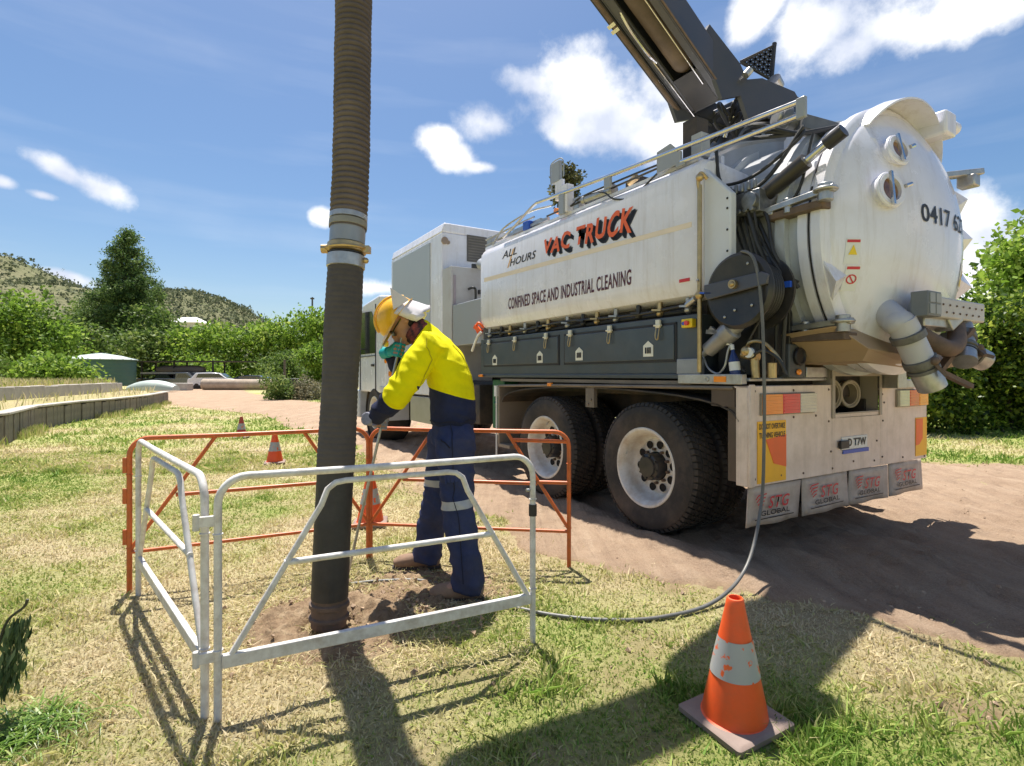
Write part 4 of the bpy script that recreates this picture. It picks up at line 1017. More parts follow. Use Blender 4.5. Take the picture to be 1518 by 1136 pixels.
b = MB(); b.box(.25, .6, -.04, .42, 1.865, 1.90); b.build('shelf', RUST, T); b = MB(); b.box(.20, .252, -.16, -.10, 1.86, 1.90); b.build('blue_tab', BLUEP, T)
b = MB()
for k in range(6): b.tube(catmull([(.30, .22 - .06 * k, 1.87), (.28, .22 - .06 * k, 1.7), (.3, .20 - .05 * k, 1.45), (.3, .2 - .05 * k, 1.3)]), .014, 8)
b.each('dark_hose', HOSEB, T)
# lower clutter on the deck: motor, bottle, valves
b = MB(); d = Vector((0, -.83, .56)).normalized(); a = Vector((.06, .42, 1.43))
b.lathe([(0, 0), (.02, 0), (.025, .05), (.055, .055), (.06, .22), (.075, .23), (.075, .30), (.055, .31), (.05, .36), (0, .37)], a, d, 20); b.bar(a + d * .2, a + d * .2 + Vector((0, .1, .08)), .03, .03); b.bar(a + d * .26, a + d * .26 + Vector((0, .18, .02)), .03, .03)
b.build('spray_pump', mat('pump_grey', (.3, .29, .29), .4, metal=.4, var=.15), T)
b = MB(); b.tube(catmull([(.06, .42, 1.42), (.04, .36, 1.33), (.04, .28, 1.29), (.04, .22, 1.34), (.05, .2, 1.45), (.06, .18, 1.5)]), .008, 8); b.build('grey_cord', STEEL, T)
bt = empty('spray_bottle', (0, 0, 0)); bt.parent = T
b = MB(); b.lathe([(0, 0), (.032, 0), (.036, .02), (.036, .12), (.022, .16), (.012, .18), (.012, .2), (0, .2)], (.06, .145, 1.26), (0, .12, 1), 18); b.build('bottle_body', mat('bottle_blue', (.02, .04, .16), .2, var=.1), bt)
b = MB(); b.lathe([(.0365, .05), (.0365, .11)], (.06, .145, 1.26), (0, .12, 1), 18); b.build('bottle_label', PAPER, bt)
b = MB(); b.cyl((.06, .17, 1.455), (.06, .176, 1.49), .014, n=10); b.bar((.06, .176, 1.49), (.06, .22, 1.50), .014, .014); b.build('trigger', PAPER, bt)
bt.location = (0, 0, 0)
b = MB(); rr = random.Random(8)
b.cyl((.10, .02, 1.26), (.10, .03, 1.42), .028, n=12); b.cyl((.10, -.0, 1.40), (.10, .12, 1.42), .028, n=12); b.sphere((.06, .06, 1.44), .04, 10, 8); b.cyl((.16, -.06, 1.26), (.16, -.06, 1.36), .03, n=12)
b.tube(catmull([(.10, .1, 1.43), (.08, .05, 1.5), (.1, -.03, 1.50), (.12, -.1, 1.43), (.14, -.14, 1.36)]), .012, 8)
b.build('pipe_fitting', BRASS, T)
b = MB(); b.cyl((.04, .035, 1.43), (.07, .035, 1.43), .034, n=20); b.build('pressure_gauge', PAPER, T)
b = MB(); b.torus((.07, .035, 1.43), (1, 0, 0), .036, .006, 20, 6); b.tube(catmull([(.06, .0, 1.42), (.05, -.08, 1.44), (.08, -.16, 1.38), (.1, -.2, 1.28)]), .01, 8)
b.tube(catmull([(.1, .08, 1.5), (.12, .0, 1.66), (.14, -.08, 1.82)]), .008, 8); b.tube(catmull([(.1, .3, 1.3), (.08, .2, 1.38), (.1, .1, 1.3)]), .012, 8)
b.each('cable', HOSEB, T)
# cables and hydraulic lines against the tank's side
b = MB()
L = [[(.30, .30, 2.50), (.25, .2, 2.40), (.24, .06, 2.2), (.22, -.06, 2.0), (.26, -.12, 1.88)], [(.32, .22, 2.52), (.28, .12, 2.36), (.26, .0, 2.12), (.3, -.12, 1.9)], [(.3, .12, 2.5), (.24, .02, 2.34), (.22, -.04, 2.1), (.3, -.16, 1.86)],
     [(.3, .36, 2.45), (.26, .34, 2.2), (.25, .33, 2.1)], [(.2, .16, 2.47), (.2, .08, 2.2), (.24, 0.02, 2.0), (.25, .0, 1.7)], [(.4, .7, 3.0), (.3, .5, 2.75), (.32, .2, 2.72), (.4, -.1, 2.9), (.45, -.1, 3.0)],
     [(.35, .55, 2.9), (.28, .36, 2.62), (.32, .1, 2.66), (.42, -.12, 2.98)], [(.2, .42, 3.0), (.18, .36, 2.7), (.24, .2, 2.58), (.3, .06, 2.56)], [(.4, .2, 2.45), (.36, -.1, 2.5), (.4, -.2, 2.9)]]
for i, l in enumerate(L): b.tube(catmull(l), (.012, .016, .014, .01, .018, .012, .014, .013, .01)[i], 8)
for k in range(5): b.tube(catmull([(.3, .34 - .05 * k, 2.52), (.24 - .01 * k, .26 - .04 * k, 2.3 + .03 * k), (.26, .16 - .03 * k, 2.05), (.3, .0 - .04 * k, 1.9)]), .009, 6)
b.each('hydraulic_line', HOSEB, T)
b = MB(); b.box(.2, .42, .06, .36, 2.42, 2.58); b.cyl((.16, .12, 2.5), (.42, .12, 2.5), .06, n=14); b.bar((.2, .42, 2.64), (.2, .3, 2.40), .04, .04)
for k in range(5): b.cyl((.18, .08 + .05 * k, 2.58), (.18, .08 + .05 * k, 2.64), .014, n=8); b.cyl((.16, .10 + .05 * k, 2.44), (.2, .10 + .05 * k, 2.44), .018, n=8)
b.build('valve_block', mat('valve_grey', (.22, .22, .22), .35, metal=.6, var=.3, vscale=20), T, bevel=.004)
b = MB(); b.box(.44, .62, -.1, .5, 2.58, 2.74); b.box(.42, .5, .02, .2, 2.6, 2.66); b.build('equipment_box', mat('ice_grey', (.45, .50, .56), .3, var=.06), T, bevel=.01)
# door lifting cylinder
b = MB(); b.cyl((.32, .22, 2.50), (.32, -.20, 2.70), .055, n=20); b.sphere((.32, .22, 2.50), .06); lc = b.build('lift_cylinder', mat('cyl_dark', (.05, .045, .04), .35, metal=.3, var=.2), T)
b = MB(); b.cyl((.32, -.20, 2.70), (.32, -.36, 2.775), .028, n=14); b.build('piston_rod', CHROME, lc)
b = MB(); b.cyl((.32, -.33, 2.76), (.32, -.44, 2.81), .045, n=14); b.build('rod_eye', BLACK, lc)
# top rear: motor and pipes near the rail end
b = MB(); b.lathe([(0, 0), (.07, 0), (.085, .02), (.085, .06), (.06, .07), (.06, .3), (.045, .34), (0, .34)], (.52, .12, 3.17), (.8, -.4, -.28), 22); b.bar((.6, .02, 3.1), (.95, -.2, 2.98), .12, .10); b.cyl((.9, -.12, 3.0), (1.0, -.2, 3.12), .05)
b.build('hydraulic_motor', mat('motor_grey', (.15, .15, .15), .4, metal=.4, var=.25), T, bevel=.004)
b = MB(); b.cyl((.53, .125, 3.17), (.50, .137, 3.178), .06, n=20); b.build('motor_cap', STEEL, T)
b = MB()
for k in range(3): b.tube(catmull([(.55, .5, 3.15), (.4 - .03 * k, .2, 3.02 + .04 * k), (.5, -.05, 2.98), (.8, -.2, 3.05)]), .015, 8)
b.each('hydraulic_line', HOSEB, T)
# --- turret
TC = Vector((XC, .80, 0))
b = MB(); b.lathe([(.44, 2.95), (.44, 3.22), (.46, 3.24), (.46, 3.28), (.40, 3.29)], TC, (0, 0, 1), 48)
tu = b.build('turret', mat('turret_grey', (.35, .35, .36), .35, metal=.3, var=.1), T)
b = MB(); b.lathe([(.44, 3.29), (.46, 3.30), (.46, 3.38), (.40, 3.42), (.34, 3.42), (.33, 3.6), (0, 3.62)], TC, (0, 0, 1), 48); b.build('slew_ring', BLACK, tu)
b = MB()
for k in range(28):
    a = 2 * PI * k / 28; b.cyl(TC + Vector((.45 * math.cos(a), .45 * math.sin(a), 3.28)), TC + Vector((.45 * math.cos(a), .45 * math.sin(a), 3.3)), .014, n=6)
b.each('ring_bolt', STEEL, tu)
b = MB(); b.box(.2, .34, .60, .74, 2.88, 3.30); b.box(.34, 1.9, 1.35, 1.55, 2.95, 3.1); tb2 = b.each('turret_frame', CHASS, T, bevel=.006)
b = MB(); b.box(.16, .26, .52, .62, 2.96, 3.14); b.build('cream_box', mat('cream_box', (.45, .44, .42), .5), T, bevel=.006)
b = MB(); b.box(1.05, 1.25, .2, .45, 3.1, 3.34); b.box(.95, 1.0, .15, .3, 3.05, 3.3); b.build('white_bracket', WHITE, T, bevel=.008)

# --- boom: part of the truck, laid out in world space through the truck's inverse matrix
bh = Vector((-.85, -.527, 0)).normalized()
nb = Vector((-bh.y * -1, 0, 0)) if False else Vector((bh.y, -bh.x, 0)).normalized()      # away from the camera side
if nb.y < 0: nb = -nb
A0 = Vector((1.77, 4.45, 3.57)); sl = .66
bd = (bh + Vector((0, 0, sl))).normalized(); bu = nb.cross(bd); bu = bu if bu.z > 0 else -bu
W = .40; Hh = .25
def bp(s, n_, u_): return TMI @ (A0 + bd * s + nb * n_ + bu * u_)
def bbox(q, s0, s1, n0, n1, u0, u1):
    vs = [bp(s, n_, u_) for s in (s0, s1) for n_ in (n0, n1) for u_ in (u0, u1)]
    q.add(vs, [(0, 1, 3, 2), (4, 6, 7, 5), (0, 4, 5, 1), (2, 3, 7, 6), (0, 2, 6, 4), (1, 5, 7, 3)])
LB = 1.95
b = MB(); bbox(b, 0.0, LB, 0.0, .012, 0, Hh); bbox(b, 0.0, LB, W - .012, W, 0, Hh); bbox(b, .02, LB, .012, W - .012, Hh - .012, Hh); bbox(b, 0.0, .012, .012, W - .012, 0.0, Hh - .1)
bbox(b, 0.02, LB, .013, .075, .002, .014); bbox(b, 0.02, LB, W - .085, W - .013, .002, .014)
bo = b.build('boom', GREYBOOM, T, bevel=.004)
b = MB(); bbox(b, .012, .34, .076, W - .086, .003, .012); bbox(b, .1, LB, W + .0005, W + .07, -.01, .06); b.build('boom_floor', BLACK, bo)
b = MB(); b.tube([bp(.42, W / 2, .11), bp(LB + .1, W / 2, .11)], .10, 24); b.sphere(bp(.42, W / 2, .11), .10, 18, 10); b.build('boom_pipe', BROWNPIPE, bo)
b = MB()
for s in (1.28,): b.tube([bp(s, W / 2 + .105 * math.cos(t), .11 + .105 * math.sin(t)) for t in [PI * 2 * i / 24 for i in range(25)]], .008, 6)
bbox(b, 1.26, 1.30, W - .08, W - .02, .0, .03); b.build('pipe_clamp', STEEL, bo)
b = MB(); b.tube(catmull([bp(.5, .35, .05), bp(.62, .33, -.015), bp(.85, .33, -.02), bp(1.0, .33, .0), bp(1.1, .34, .04)]), .014, 8)
for s in (.04, .95, 1.0): bbox(b, s, s + .03, W - .0, W + .08, -.03, -.01)
b.tube([bp(-.02, W - .06, -.004), bp(.9, W - .05, -.004)], .006, 6); b.tube([bp(.2, .1, -.002), bp(1.9, .085, -.002)], .006, 6)
b.each('boom_steel', CHROME, bo)
b = MB(); b.tube([bp(-.02, -.01, .005), bp(LB, -.01, .005)], .008, 6); b.tube([bp(0, W + .03, -.01), bp(LB, W + .03, -.01)], .02, 8); b.tube([bp(.0, .02, Hh + .01), bp(LB, .02, Hh + .01)], .012, 6); b.each('edge_tube', RUST, bo)
b = MB(); b.tube([bp(.0, .33, .03), bp(1.9, .35, .04)], .018, 8); b.tube([bp(.3, .06, .04), bp(1.9, .055, .04)], .02, 8); b.each('boom_hose', HOSEB, bo)
# side arm plate from the turret up to the boom, with a light inset and the white window
def wp(px, py, Y): return TMI @ Vector(((px - 759) / 800 * Y, Y, 1.28 - (py - 556) / 800 * Y))
b = MB()
pl = [(1077, 146), (1071, 147), (1040, 58), (1052, 36), (1097, 94), (1108, 118), (1130, 116), (1178, 136), (1186, 150), (1110, 178), (1098, 142)]
Yp = 4.36
vs = [wp(x, y, Yp) for x, y in pl]; nn = TMI.to_3x3() @ nb * .10
b.add(vs + [v + nn * 0.35 for v in vs], [tuple(range(len(pl)))[::-1], tuple(range(len(pl), 2 * len(pl)))] + [(i, (i + 1) % len(pl), len(pl) + (i + 1) % len(pl), len(pl) + i) for i in range(len(pl))])
vs2 = [v + nn * 4.6 for v in vs]
b.add(vs2 + [v + nn * 0.35 for v in vs2], [tuple(range(len(pl)))[::-1], tuple(range(len(pl), 2 * len(pl)))] + [(i, (i + 1) % len(pl), len(pl) + (i + 1) % len(pl), len(pl) + i) for i in range(len(pl))])
b.build('boom_bracket', GREYBOOM, bo, smooth=False)
b = MB(); c0 = wp(1112, 150, 4.7); b.box(c0.x - .05, c0.x + .45, c0.y - .2, c0.y + .25, 3.42, 3.72); b.cyl((XC, .8, 3.4), (XC, .8, 3.75), .2, n=24)
b.build('boom_pedestal', BLACK, T, bevel=.01)
b = MB(); c0 = wp(1085, 190, 4.7)
rr = random.Random(12)
for k in range(9): 
    p0 = c0 + Vector((rr.uniform(-.15, .2), rr.uniform(-.12, .12), rr.uniform(-.15, .2)))
    b.tube(catmull([p0, p0 + Vector((rr.uniform(-.1, .1), rr.uniform(-.1, .1), .1)), p0 + Vector((rr.uniform(-.2, .2), rr.uniform(-.1, .1), -.05)), p0 + Vector((rr.uniform(-.1, .2), 0, -.22))]), .016, 8)
b.each('hose_bundle', HOSEB, T)
b = MB()
for k in range(12):
    p0 = c0 + Vector((rr.uniform(-.15, .25), rr.uniform(-.12, .12), rr.uniform(-.2, .2))); b.cyl(p0, p0 + Vector((rr.uniform(-.05, .05), .03, rr.uniform(-.06, .06))), .022, n=10)
b.each('hose_fitting', CHROME, T)
# perforated fan-shaped grille behind the boom
b = MB(); F0 = [(1098, 92), (1150, 66), (1142, 118)]
P0, P1, P2 = [wp(x, y, 4.6) for x, y in F0]
n = 7
for i in range(n):
    for (a_, c_, d_) in ((P0, P1, P2), (P1, P2, P0), (P2, P0, P1)):
        t = i / n; s_, e_ = a_.lerp(c_, t), a_.lerp(d_, t)
        b.bar(s_, e_, .014, .014)
b.tube([P0, P1, P2, P0], .014, 8); b.cyl(wp(1148, 64, 4.6), wp(1143, 126, 4.6), .018, n=8)
b.build('perforated_guard', BLACK, bo)
b = MB(); b.cyl(wp(1146, 118, 4.55), wp(1152, 130, 4.6), .06, n=14); b.cyl(wp(1105, 112, 4.3), wp(1112, 104, 4.3), .03, n=12); b.each('boom_pin', STEEL, bo)
# second boom section beyond the knuckle, reaching over the hole
K0 = A0 + bd * LB + nb * W / 2 + bu * .2
K1 = Vector((-.80, 3.05, 4.35))
b = MB(); b.bar(TMI @ K0, TMI @ (K0 + (K1 - K0) * .93), .26, .24); b.cyl(TMI @ (K0 - nb * .26), TMI @ (K0 + nb * .26), .22, n=24)
b.build('outer_boom', GREYBOOM, T, bevel=.012)
HTOP = Vector((-.885, 3.0, 3.55))

# --- enclosure behind the cab
b = MB()
b.box(.1, 2.4, 5.3, 7.68, .95, 3.45)
b.loft([[Vector(p) for p in ((.1, 5.3, 3.45), (2.4, 5.3, 3.45), (2.4, 7.68, 3.45), (.1, 7.68, 3.45))], [Vector(p) for p in ((.14, 5.3, 3.60), (2.36, 5.3, 3.60), (2.36, 7.68, 3.60), (.14, 7.68, 3.60))]])
md = b.build('engine_enclosure', WHITE, T, bevel=.02)
b = MB(); b.box(.085, .0995, 5.75, 7.56, 1.2, 3.38); b.build('side_louvre', mat('louvre_grey', (.40, .44, .50), .45, var=.03), md)
b = MB()
for k in range(40): b.box(.078, .0845, 5.77, 7.54, 1.23 + k * .053, 1.245 + k * .053)
0 and b.each('louvre_slat', mat('louvre_grey2', (.33, .36, .41), .45, var=.03), md, smooth=False)
b = MB(); b.box(.52, .92, 5.285, 5.2995, 3.05, 3.46); b.build('air_grille', mat('grille_brown', (.13, .12, .11), .6), md)
b = MB()
for k in range(9): b.box(.54, .90, 5.278, 5.2845, 3.075 + k * .043, 3.09 + k * .043)
b.each('grille_slat', mat('grille_brown2', (.2, .18, .16), .6), md, smooth=False)
b = MB(); b.cyl((.14, 5.27, 3.32), (.14, 5.30, 3.32), .055, n=18); b.cyl((.2, 5.28, 3.30), (.2, 5.3, 3.30), .03, n=12); b.each('round_lamp', mat('brown_lamp', (.3, .22, .16), .3), md)
b = MB(); b.box(.11, .80, 4.98, 5.298, .93, 2.88); b.box(.11, .14, 4.97, 4.98, 1.0, 2.8); cbn = b.build('rear_locker', mat('locker_grey', (.50, .49, .48), .35, var=.05, dirt=(.33, .27, .22), dirt_amt=.6), T, bevel=.012)
b = MB(); b.box(.14, .18, 4.966, 4.979, 2.0, 2.75); b.build('decal', mat('decal_mauve', (.35, .3, .33), .5), cbn)
b = MB(); b.tube(catmull([(.36, 4.93, 2.55), (.42, 4.88, 2.57), (.47, 4.90, 2.52), (.47, 4.92, 2.2)]), .018, 10); b.box(.55, .72, 4.94, 4.979, 2.50, 2.56); b.box(.44, .6, 4.94, 4.979, 2.88, 2.94)
b.tube(catmull([(.30, 4.93, 2.28), (.36, 4.87, 2.12), (.5, 4.8, 1.85), (.66, 4.76, 1.68)]), .03, 10); b.tube(catmull([(.40, 4.93, 2.28), (.44, 4.87, 2.14), (.56, 4.8, 1.86), (.70, 4.76, 1.70)]), .03, 10); b.cyl((.3, 4.9, 2.3), (.3, 4.98, 2.3), .045); b.cyl((.40, 4.9, 2.3), (.40, 4.98, 2.3), .045)
b.build('hose_pair', HOSEB, cbn)
b = MB(); b.cyl((.66, 4.77, 1.69), (.74, 4.72, 1.62), .036, n=14); b.cyl((.70, 4.77, 1.71), (.80, 4.72, 1.66), .036, n=14); b.each('coupling', STEEL, cbn)
b = MB(); b.box(.12, .5, 4.0, 4.95, 1.7, 2.3); b.box(.3, .5, 3.98, 4.4, 2.2, 2.95); b.cyl((.25, 4.15, 2.75), (.25, 4.3, 2.8), .08, n=16); b.build('side_module', GREYP, T, bevel=.01)
b = MB(); b.bar((.1, 4.0, 1.84), (.05, 4.1, 1.92), .05, .05); b.tube(catmull([(.12, 3.98, 1.90), (.06, 4.02, 1.96), (.08, 4.12, 1.9), (.12, 4.1, 1.8)]), .016, 8); b.build('red_coupler', REDM, T)
b = MB(); b.tube(catmull([(.06, 4.2, 1.60), (.05, 4.08, 1.72), (.05, 4.0, 1.80), (.07, 3.95, 1.84)]), .018, 8); b.build('white_coupler', PAPER, T)
b = MB(); b.tube([(.12, 3.62, .95), (.3, 3.7, .55)], .05, 10); b.box(.15, .45, 3.5, 3.8, .6, 1.22); b.build('green_pump', GREENP, T, bevel=.01)
b = MB(); b.cyl((.02, 3.46, .3), (.02, 3.46, 1.13), .012, n=8); b.box(.0, .04, 3.43, 3.49, 1.02, 1.15); b.build('cream_rod', PAPER, T)
b = MB(); b.box(.12, .7, 4.1, 5.1, .62, 1.15); b.cyl((.4, 3.9, 1.15), (.4, 5.2, 1.15), .05); b.box(.1, .6, 4.98, 5.3, .55, .9); b.each('battery_box', CHASS, T, bevel=.01)
b = MB(); b.box(.08, .72, 5.4, 6.6, .50, .92); b.torus((.4, 5.7, .71), (0, 1, 0), .2, .012); ft = b.build('fuel_tank', mat('tank_alloy', (.4, .39, .37), .35, metal=.5, var=.1), T, bevel=.06, seg=4)
b = MB(); b.box(.9, 2.2, 3.9, 5.2, 1.1, 2.0); b.build('gearbox_cover', CHASS, T)
# --- cab
b = MB()
pr = [(7.78, .92), (9.72, .92), (9.78, 1.5), (9.62, 2.35), (9.35, 2.78), (8.2, 2.86), (7.78, 2.80)]
ring = [[Vector((x, y, z)) for y, z in pr] for x in (.02, 2.5)]; b.loft(ring)
cb = b.build('cab', WHITE, T, bevel=.04, seg=3)
b = MB(); b.prism([(0, 0), (1.05, 0), (1.1, .55), (.78, .86), (0, .9)], Matrix.Translation((.012, 9.45, 1.72)) @ Matrix(((0, 0, -1), (-1, 0, 0), (0, 1, 0))).to_4x4(), .004)
b.build('side_window', GLASSD, cb)
b = MB(); b.box(.004, .018, 8.38, 8.40, .95, 2.7); b.box(.004, .018, 9.5, 9.52, .95, 2.5); b.box(.0, .02, 8.38, 9.5, 1.66, 1.675); b.each('door_gap', INKB, cb)
b = MB(); b.box(-.02, .01, 8.48, 8.62, 1.45, 1.5); b.build('door_handle', INKB, cb, bevel=.006)
b = MB(); b.box(.0, .5, 9.55, 10.0, .35, .95); b.box(0, 2.5, 9.8, 10.02, .35, .9); b.build('bumper', mat('bumper_grey', (.5, .52, .55), .4), cb, bevel=.03)
b = MB(); b.box(.02, .5, 7.8, 8.0, .4, .98); b.box(.0, .5, 7.55, 8.1, .98, 1.06); b.build('cab_step', mat('step_white', (.6, .6, .6), .4, dirt=(.3, .25, .2), dirt_amt=.4), cb, bevel=.01)
b = MB(); b.lathe([(.62, .0), (.62, .5)], (.02, 8.5, .525), (1, 0, 0), 40); b.build('wheel_arch', CHASS, cb)
b = MB(); b.box(-.28, -.22, 9.75, 9.95, 1.75, 2.75); b.tube([(.05, 9.6, 2.7), (-.25, 9.85, 2.7)], .015); b.tube([(.05, 9.6, 1.85), (-.25, 9.85, 1.85)], .015); b.build('side_mirror', INKB, T, bevel=.02)
b = MB(); b.box(2.72, 2.78, 9.75, 9.95, 1.75, 2.75); b.tube([(2.45, 9.6, 2.7), (2.75, 9.85, 2.7)], .015); b.build('side_mirror', INKB, T, bevel=.02)
b = MB()
for (y, z) in ((7.75, 1.55), (7.5, 1.3), (7.74, 1.9)): b.cyl((.0, y, z), (.06, y, z), .05, n=16)
b.each('amber_reflector', AMBER, T)
b = MB()
rr = random.Random(33)
for k in range(6): b.tube([(.05 + .03 * k, 7.7, 1.15 + .05 * k), (.05, 7.72, 2.3 - .1 * k)], .02, 8)
b.box(.05, .5, 7.69, 7.775, 1.1, 2.2); b.box(.02, .16, 7.7, 7.77, 1.3, 1.55); b.build('cab_pipework', WHITE, T, bevel=.004)
b = MB(); b.cyl((.0, 7.74, 1.86), (.05, 7.74, 1.86), .06, n=16); b.build('yellow_cap', YELP, T)

# ================================================================ suction hose hanging over the hole
SH = empty('suction_hose', (-.935, 2.78, 0))
tag(SH, 'thick black corrugated suction hose hanging upright inside the barriers', 'hose')
so = Vector(SH.location)
path = catmull([(-.94, 2.765, -.02), (-.925, 2.785, .5), (-.905, 2.82, 1.1), (-.888, 2.865, 1.75), (-.870, 2.915, 2.4), (-.872, 2.96, 3.1), (-.862, 2.98, 3.7), (-.83, 3.02, 4.2)], 12)
path = [p - so for p in path]
arc = [0]
for i in range(1, len(path)): arc.append(arc[-1] + (path[i] - path[i - 1]).length)
def at_s(s):
    s = max(0, min(arc[-1] - 1e-6, s)); i = max(j for j in range(len(arc)) if arc[j] <= s); i = min(i, len(path) - 2)
    return path[i].lerp(path[i + 1], (s - arc[i]) / (arc[i + 1] - arc[i]))
def sock(s0, s1, rf, step, n=32):
    k = int((s1 - s0) / step); P = []; Rr = []
    for i in range(k + 1): s = s0 + (s1 - s0) * i / k; P.append(at_s(s)); Rr.append(rf(s))
    return P, Rr
def tri(s, p): t = (s / p) % 1; return abs(2 * t - 1)
b = MB(); P_, R_ = sock(2.085, 4.15, lambda s: .089 + .0095 * (1 - tri(s, .030) ** 2) + .0012 * math.sin(s * 23), .005); b.tube(P_, R_, 30); b.build('corrugated_hose', mat('hose_brown_grey', (.125, .098, .085), .75, var=.25, vscale=5, dirt=(.05, .04, .035), dirt_amt=.7, bump=.2, bscale=50), SH)
b = MB(); P_, R_ = sock(.80, 1.875, lambda s: .092 + .0028 * (1 - tri(s, .028) ** 2) + .002 * math.sin(s * 9), .0056); b.tube(P_, R_, 30); b.build('lower_hose', mat('hose_grey', (.072, .062, .055), .8, var=.25, vscale=4, dirt=(.13, .105, .085), dirt_amt=.5, bump=.2, bscale=60), SH)
b = MB(); P_, R_ = sock(.16, .82, lambda s: .0945 - .003 * (s < .82) + .0012 * (1 - tri(s, .05)) , .012); b.tube(P_, R_, 30); b.build('rubber_sleeve', mat('sleeve_black', (.028, .027, .027), .55, var=.3, vscale=6, dirt=(.1, .085, .07), dirt_amt=.35, bump=.15), SH)
b = MB()
b.tube(*sock(.02, .18, lambda s: .088 + (.012 if (.055 < s < .075 or .115 < s < .14) else 0), .006), 30); b.build('nozzle', RUST, SH)
def ringseg(s0, s1, r0, m_, name, lbl=None):
    q = MB(); P_ = [at_s(s0), at_s(s0 + .004), at_s((s0 + s1) / 2), at_s(s1 - .004), at_s(s1)]; q.tube(P_, [r0 * .93, r0, r0 * 1.005, r0, r0 * .93], 32); q.build(name, m_, SH)
ringseg(1.870, 1.940, .099, STEEL, 'coupling_band'); ringseg(1.940, 1.955, .09, INKB, 'gasket')
ringseg(1.955, 2.0, .101, BRASS, 'coupling_band'); ringseg(2.000, 2.090, .092, mat('collar_grey', (.33, .34, .34), .4, metal=.5, var=.15, dirt=(.25, .15, .08), dirt_amt=.5), 'coupling_collar')
ringseg(2.090, 2.130, .099, mat('band_olive', (.3, .27, .2), .45, metal=.5, var=.2), 'coupling_band'); ringseg(2.130, 2.165, .098, STEEL, 'coupling_band')
c = at_s(1.975)
b = MB(); b.cyl(c + Vector((-.13, -.01, 0)), c + Vector((-.095, -.01, 0)), .024, n=12); b.box(c.x + .095, c.x + .125, c.y - .03, c.y + .02, c.z - .022, c.z + .014); b.sphere(c + Vector((.107, -.02, -.065)), .016, 10, 8)
b.torus(c, (0, 0, 1), .104, .009, 30, 8); b.build('cam_lock', BRASS, SH)

# water line from the reel to the ground and the lance
WH = MB()
inv_ = lambda x, y, z: TM @ Vector((x, y, z))
pts = [inv_(.10, .12, 2.08), inv_(-.0, .05, 2.11), inv_(-.03, -.06, 2.03), inv_(-.03, -.11, 1.75), inv_(-.03, -.13, 1.3), inv_(-.03, -.13, .85), inv_(-.06, -.13, .45), Vector((1.42, 3.26, .13)), Vector((1.12, 2.98, .03)), Vector((.78, 2.83, .02)), Vector((.48, 2.80, .02)), Vector((.22, 2.86, .02)), Vector((.03, 2.93, .02)), Vector((-.08, 2.97, .03)), Vector((-.2, 3.02, .02)), Vector((-.5, 3.3, .02)), Vector((-.8, 3.3, .03)), Vector((-1.0, 3.26, .03))]
for p in pts[9:]: p.z = zg(p.x, p.y) + .014
WH.tube(catmull(pts, 8), .0105, 10)
tag(WH.build('water_hose', mat('water_hose_grey', (.12, .12, .115), .45, var=.2, vscale=8, dirt=(.25, .22, .18), dirt_amt=.4)), 'thin grey water hose looping down from the reel across the grass', 'hose')
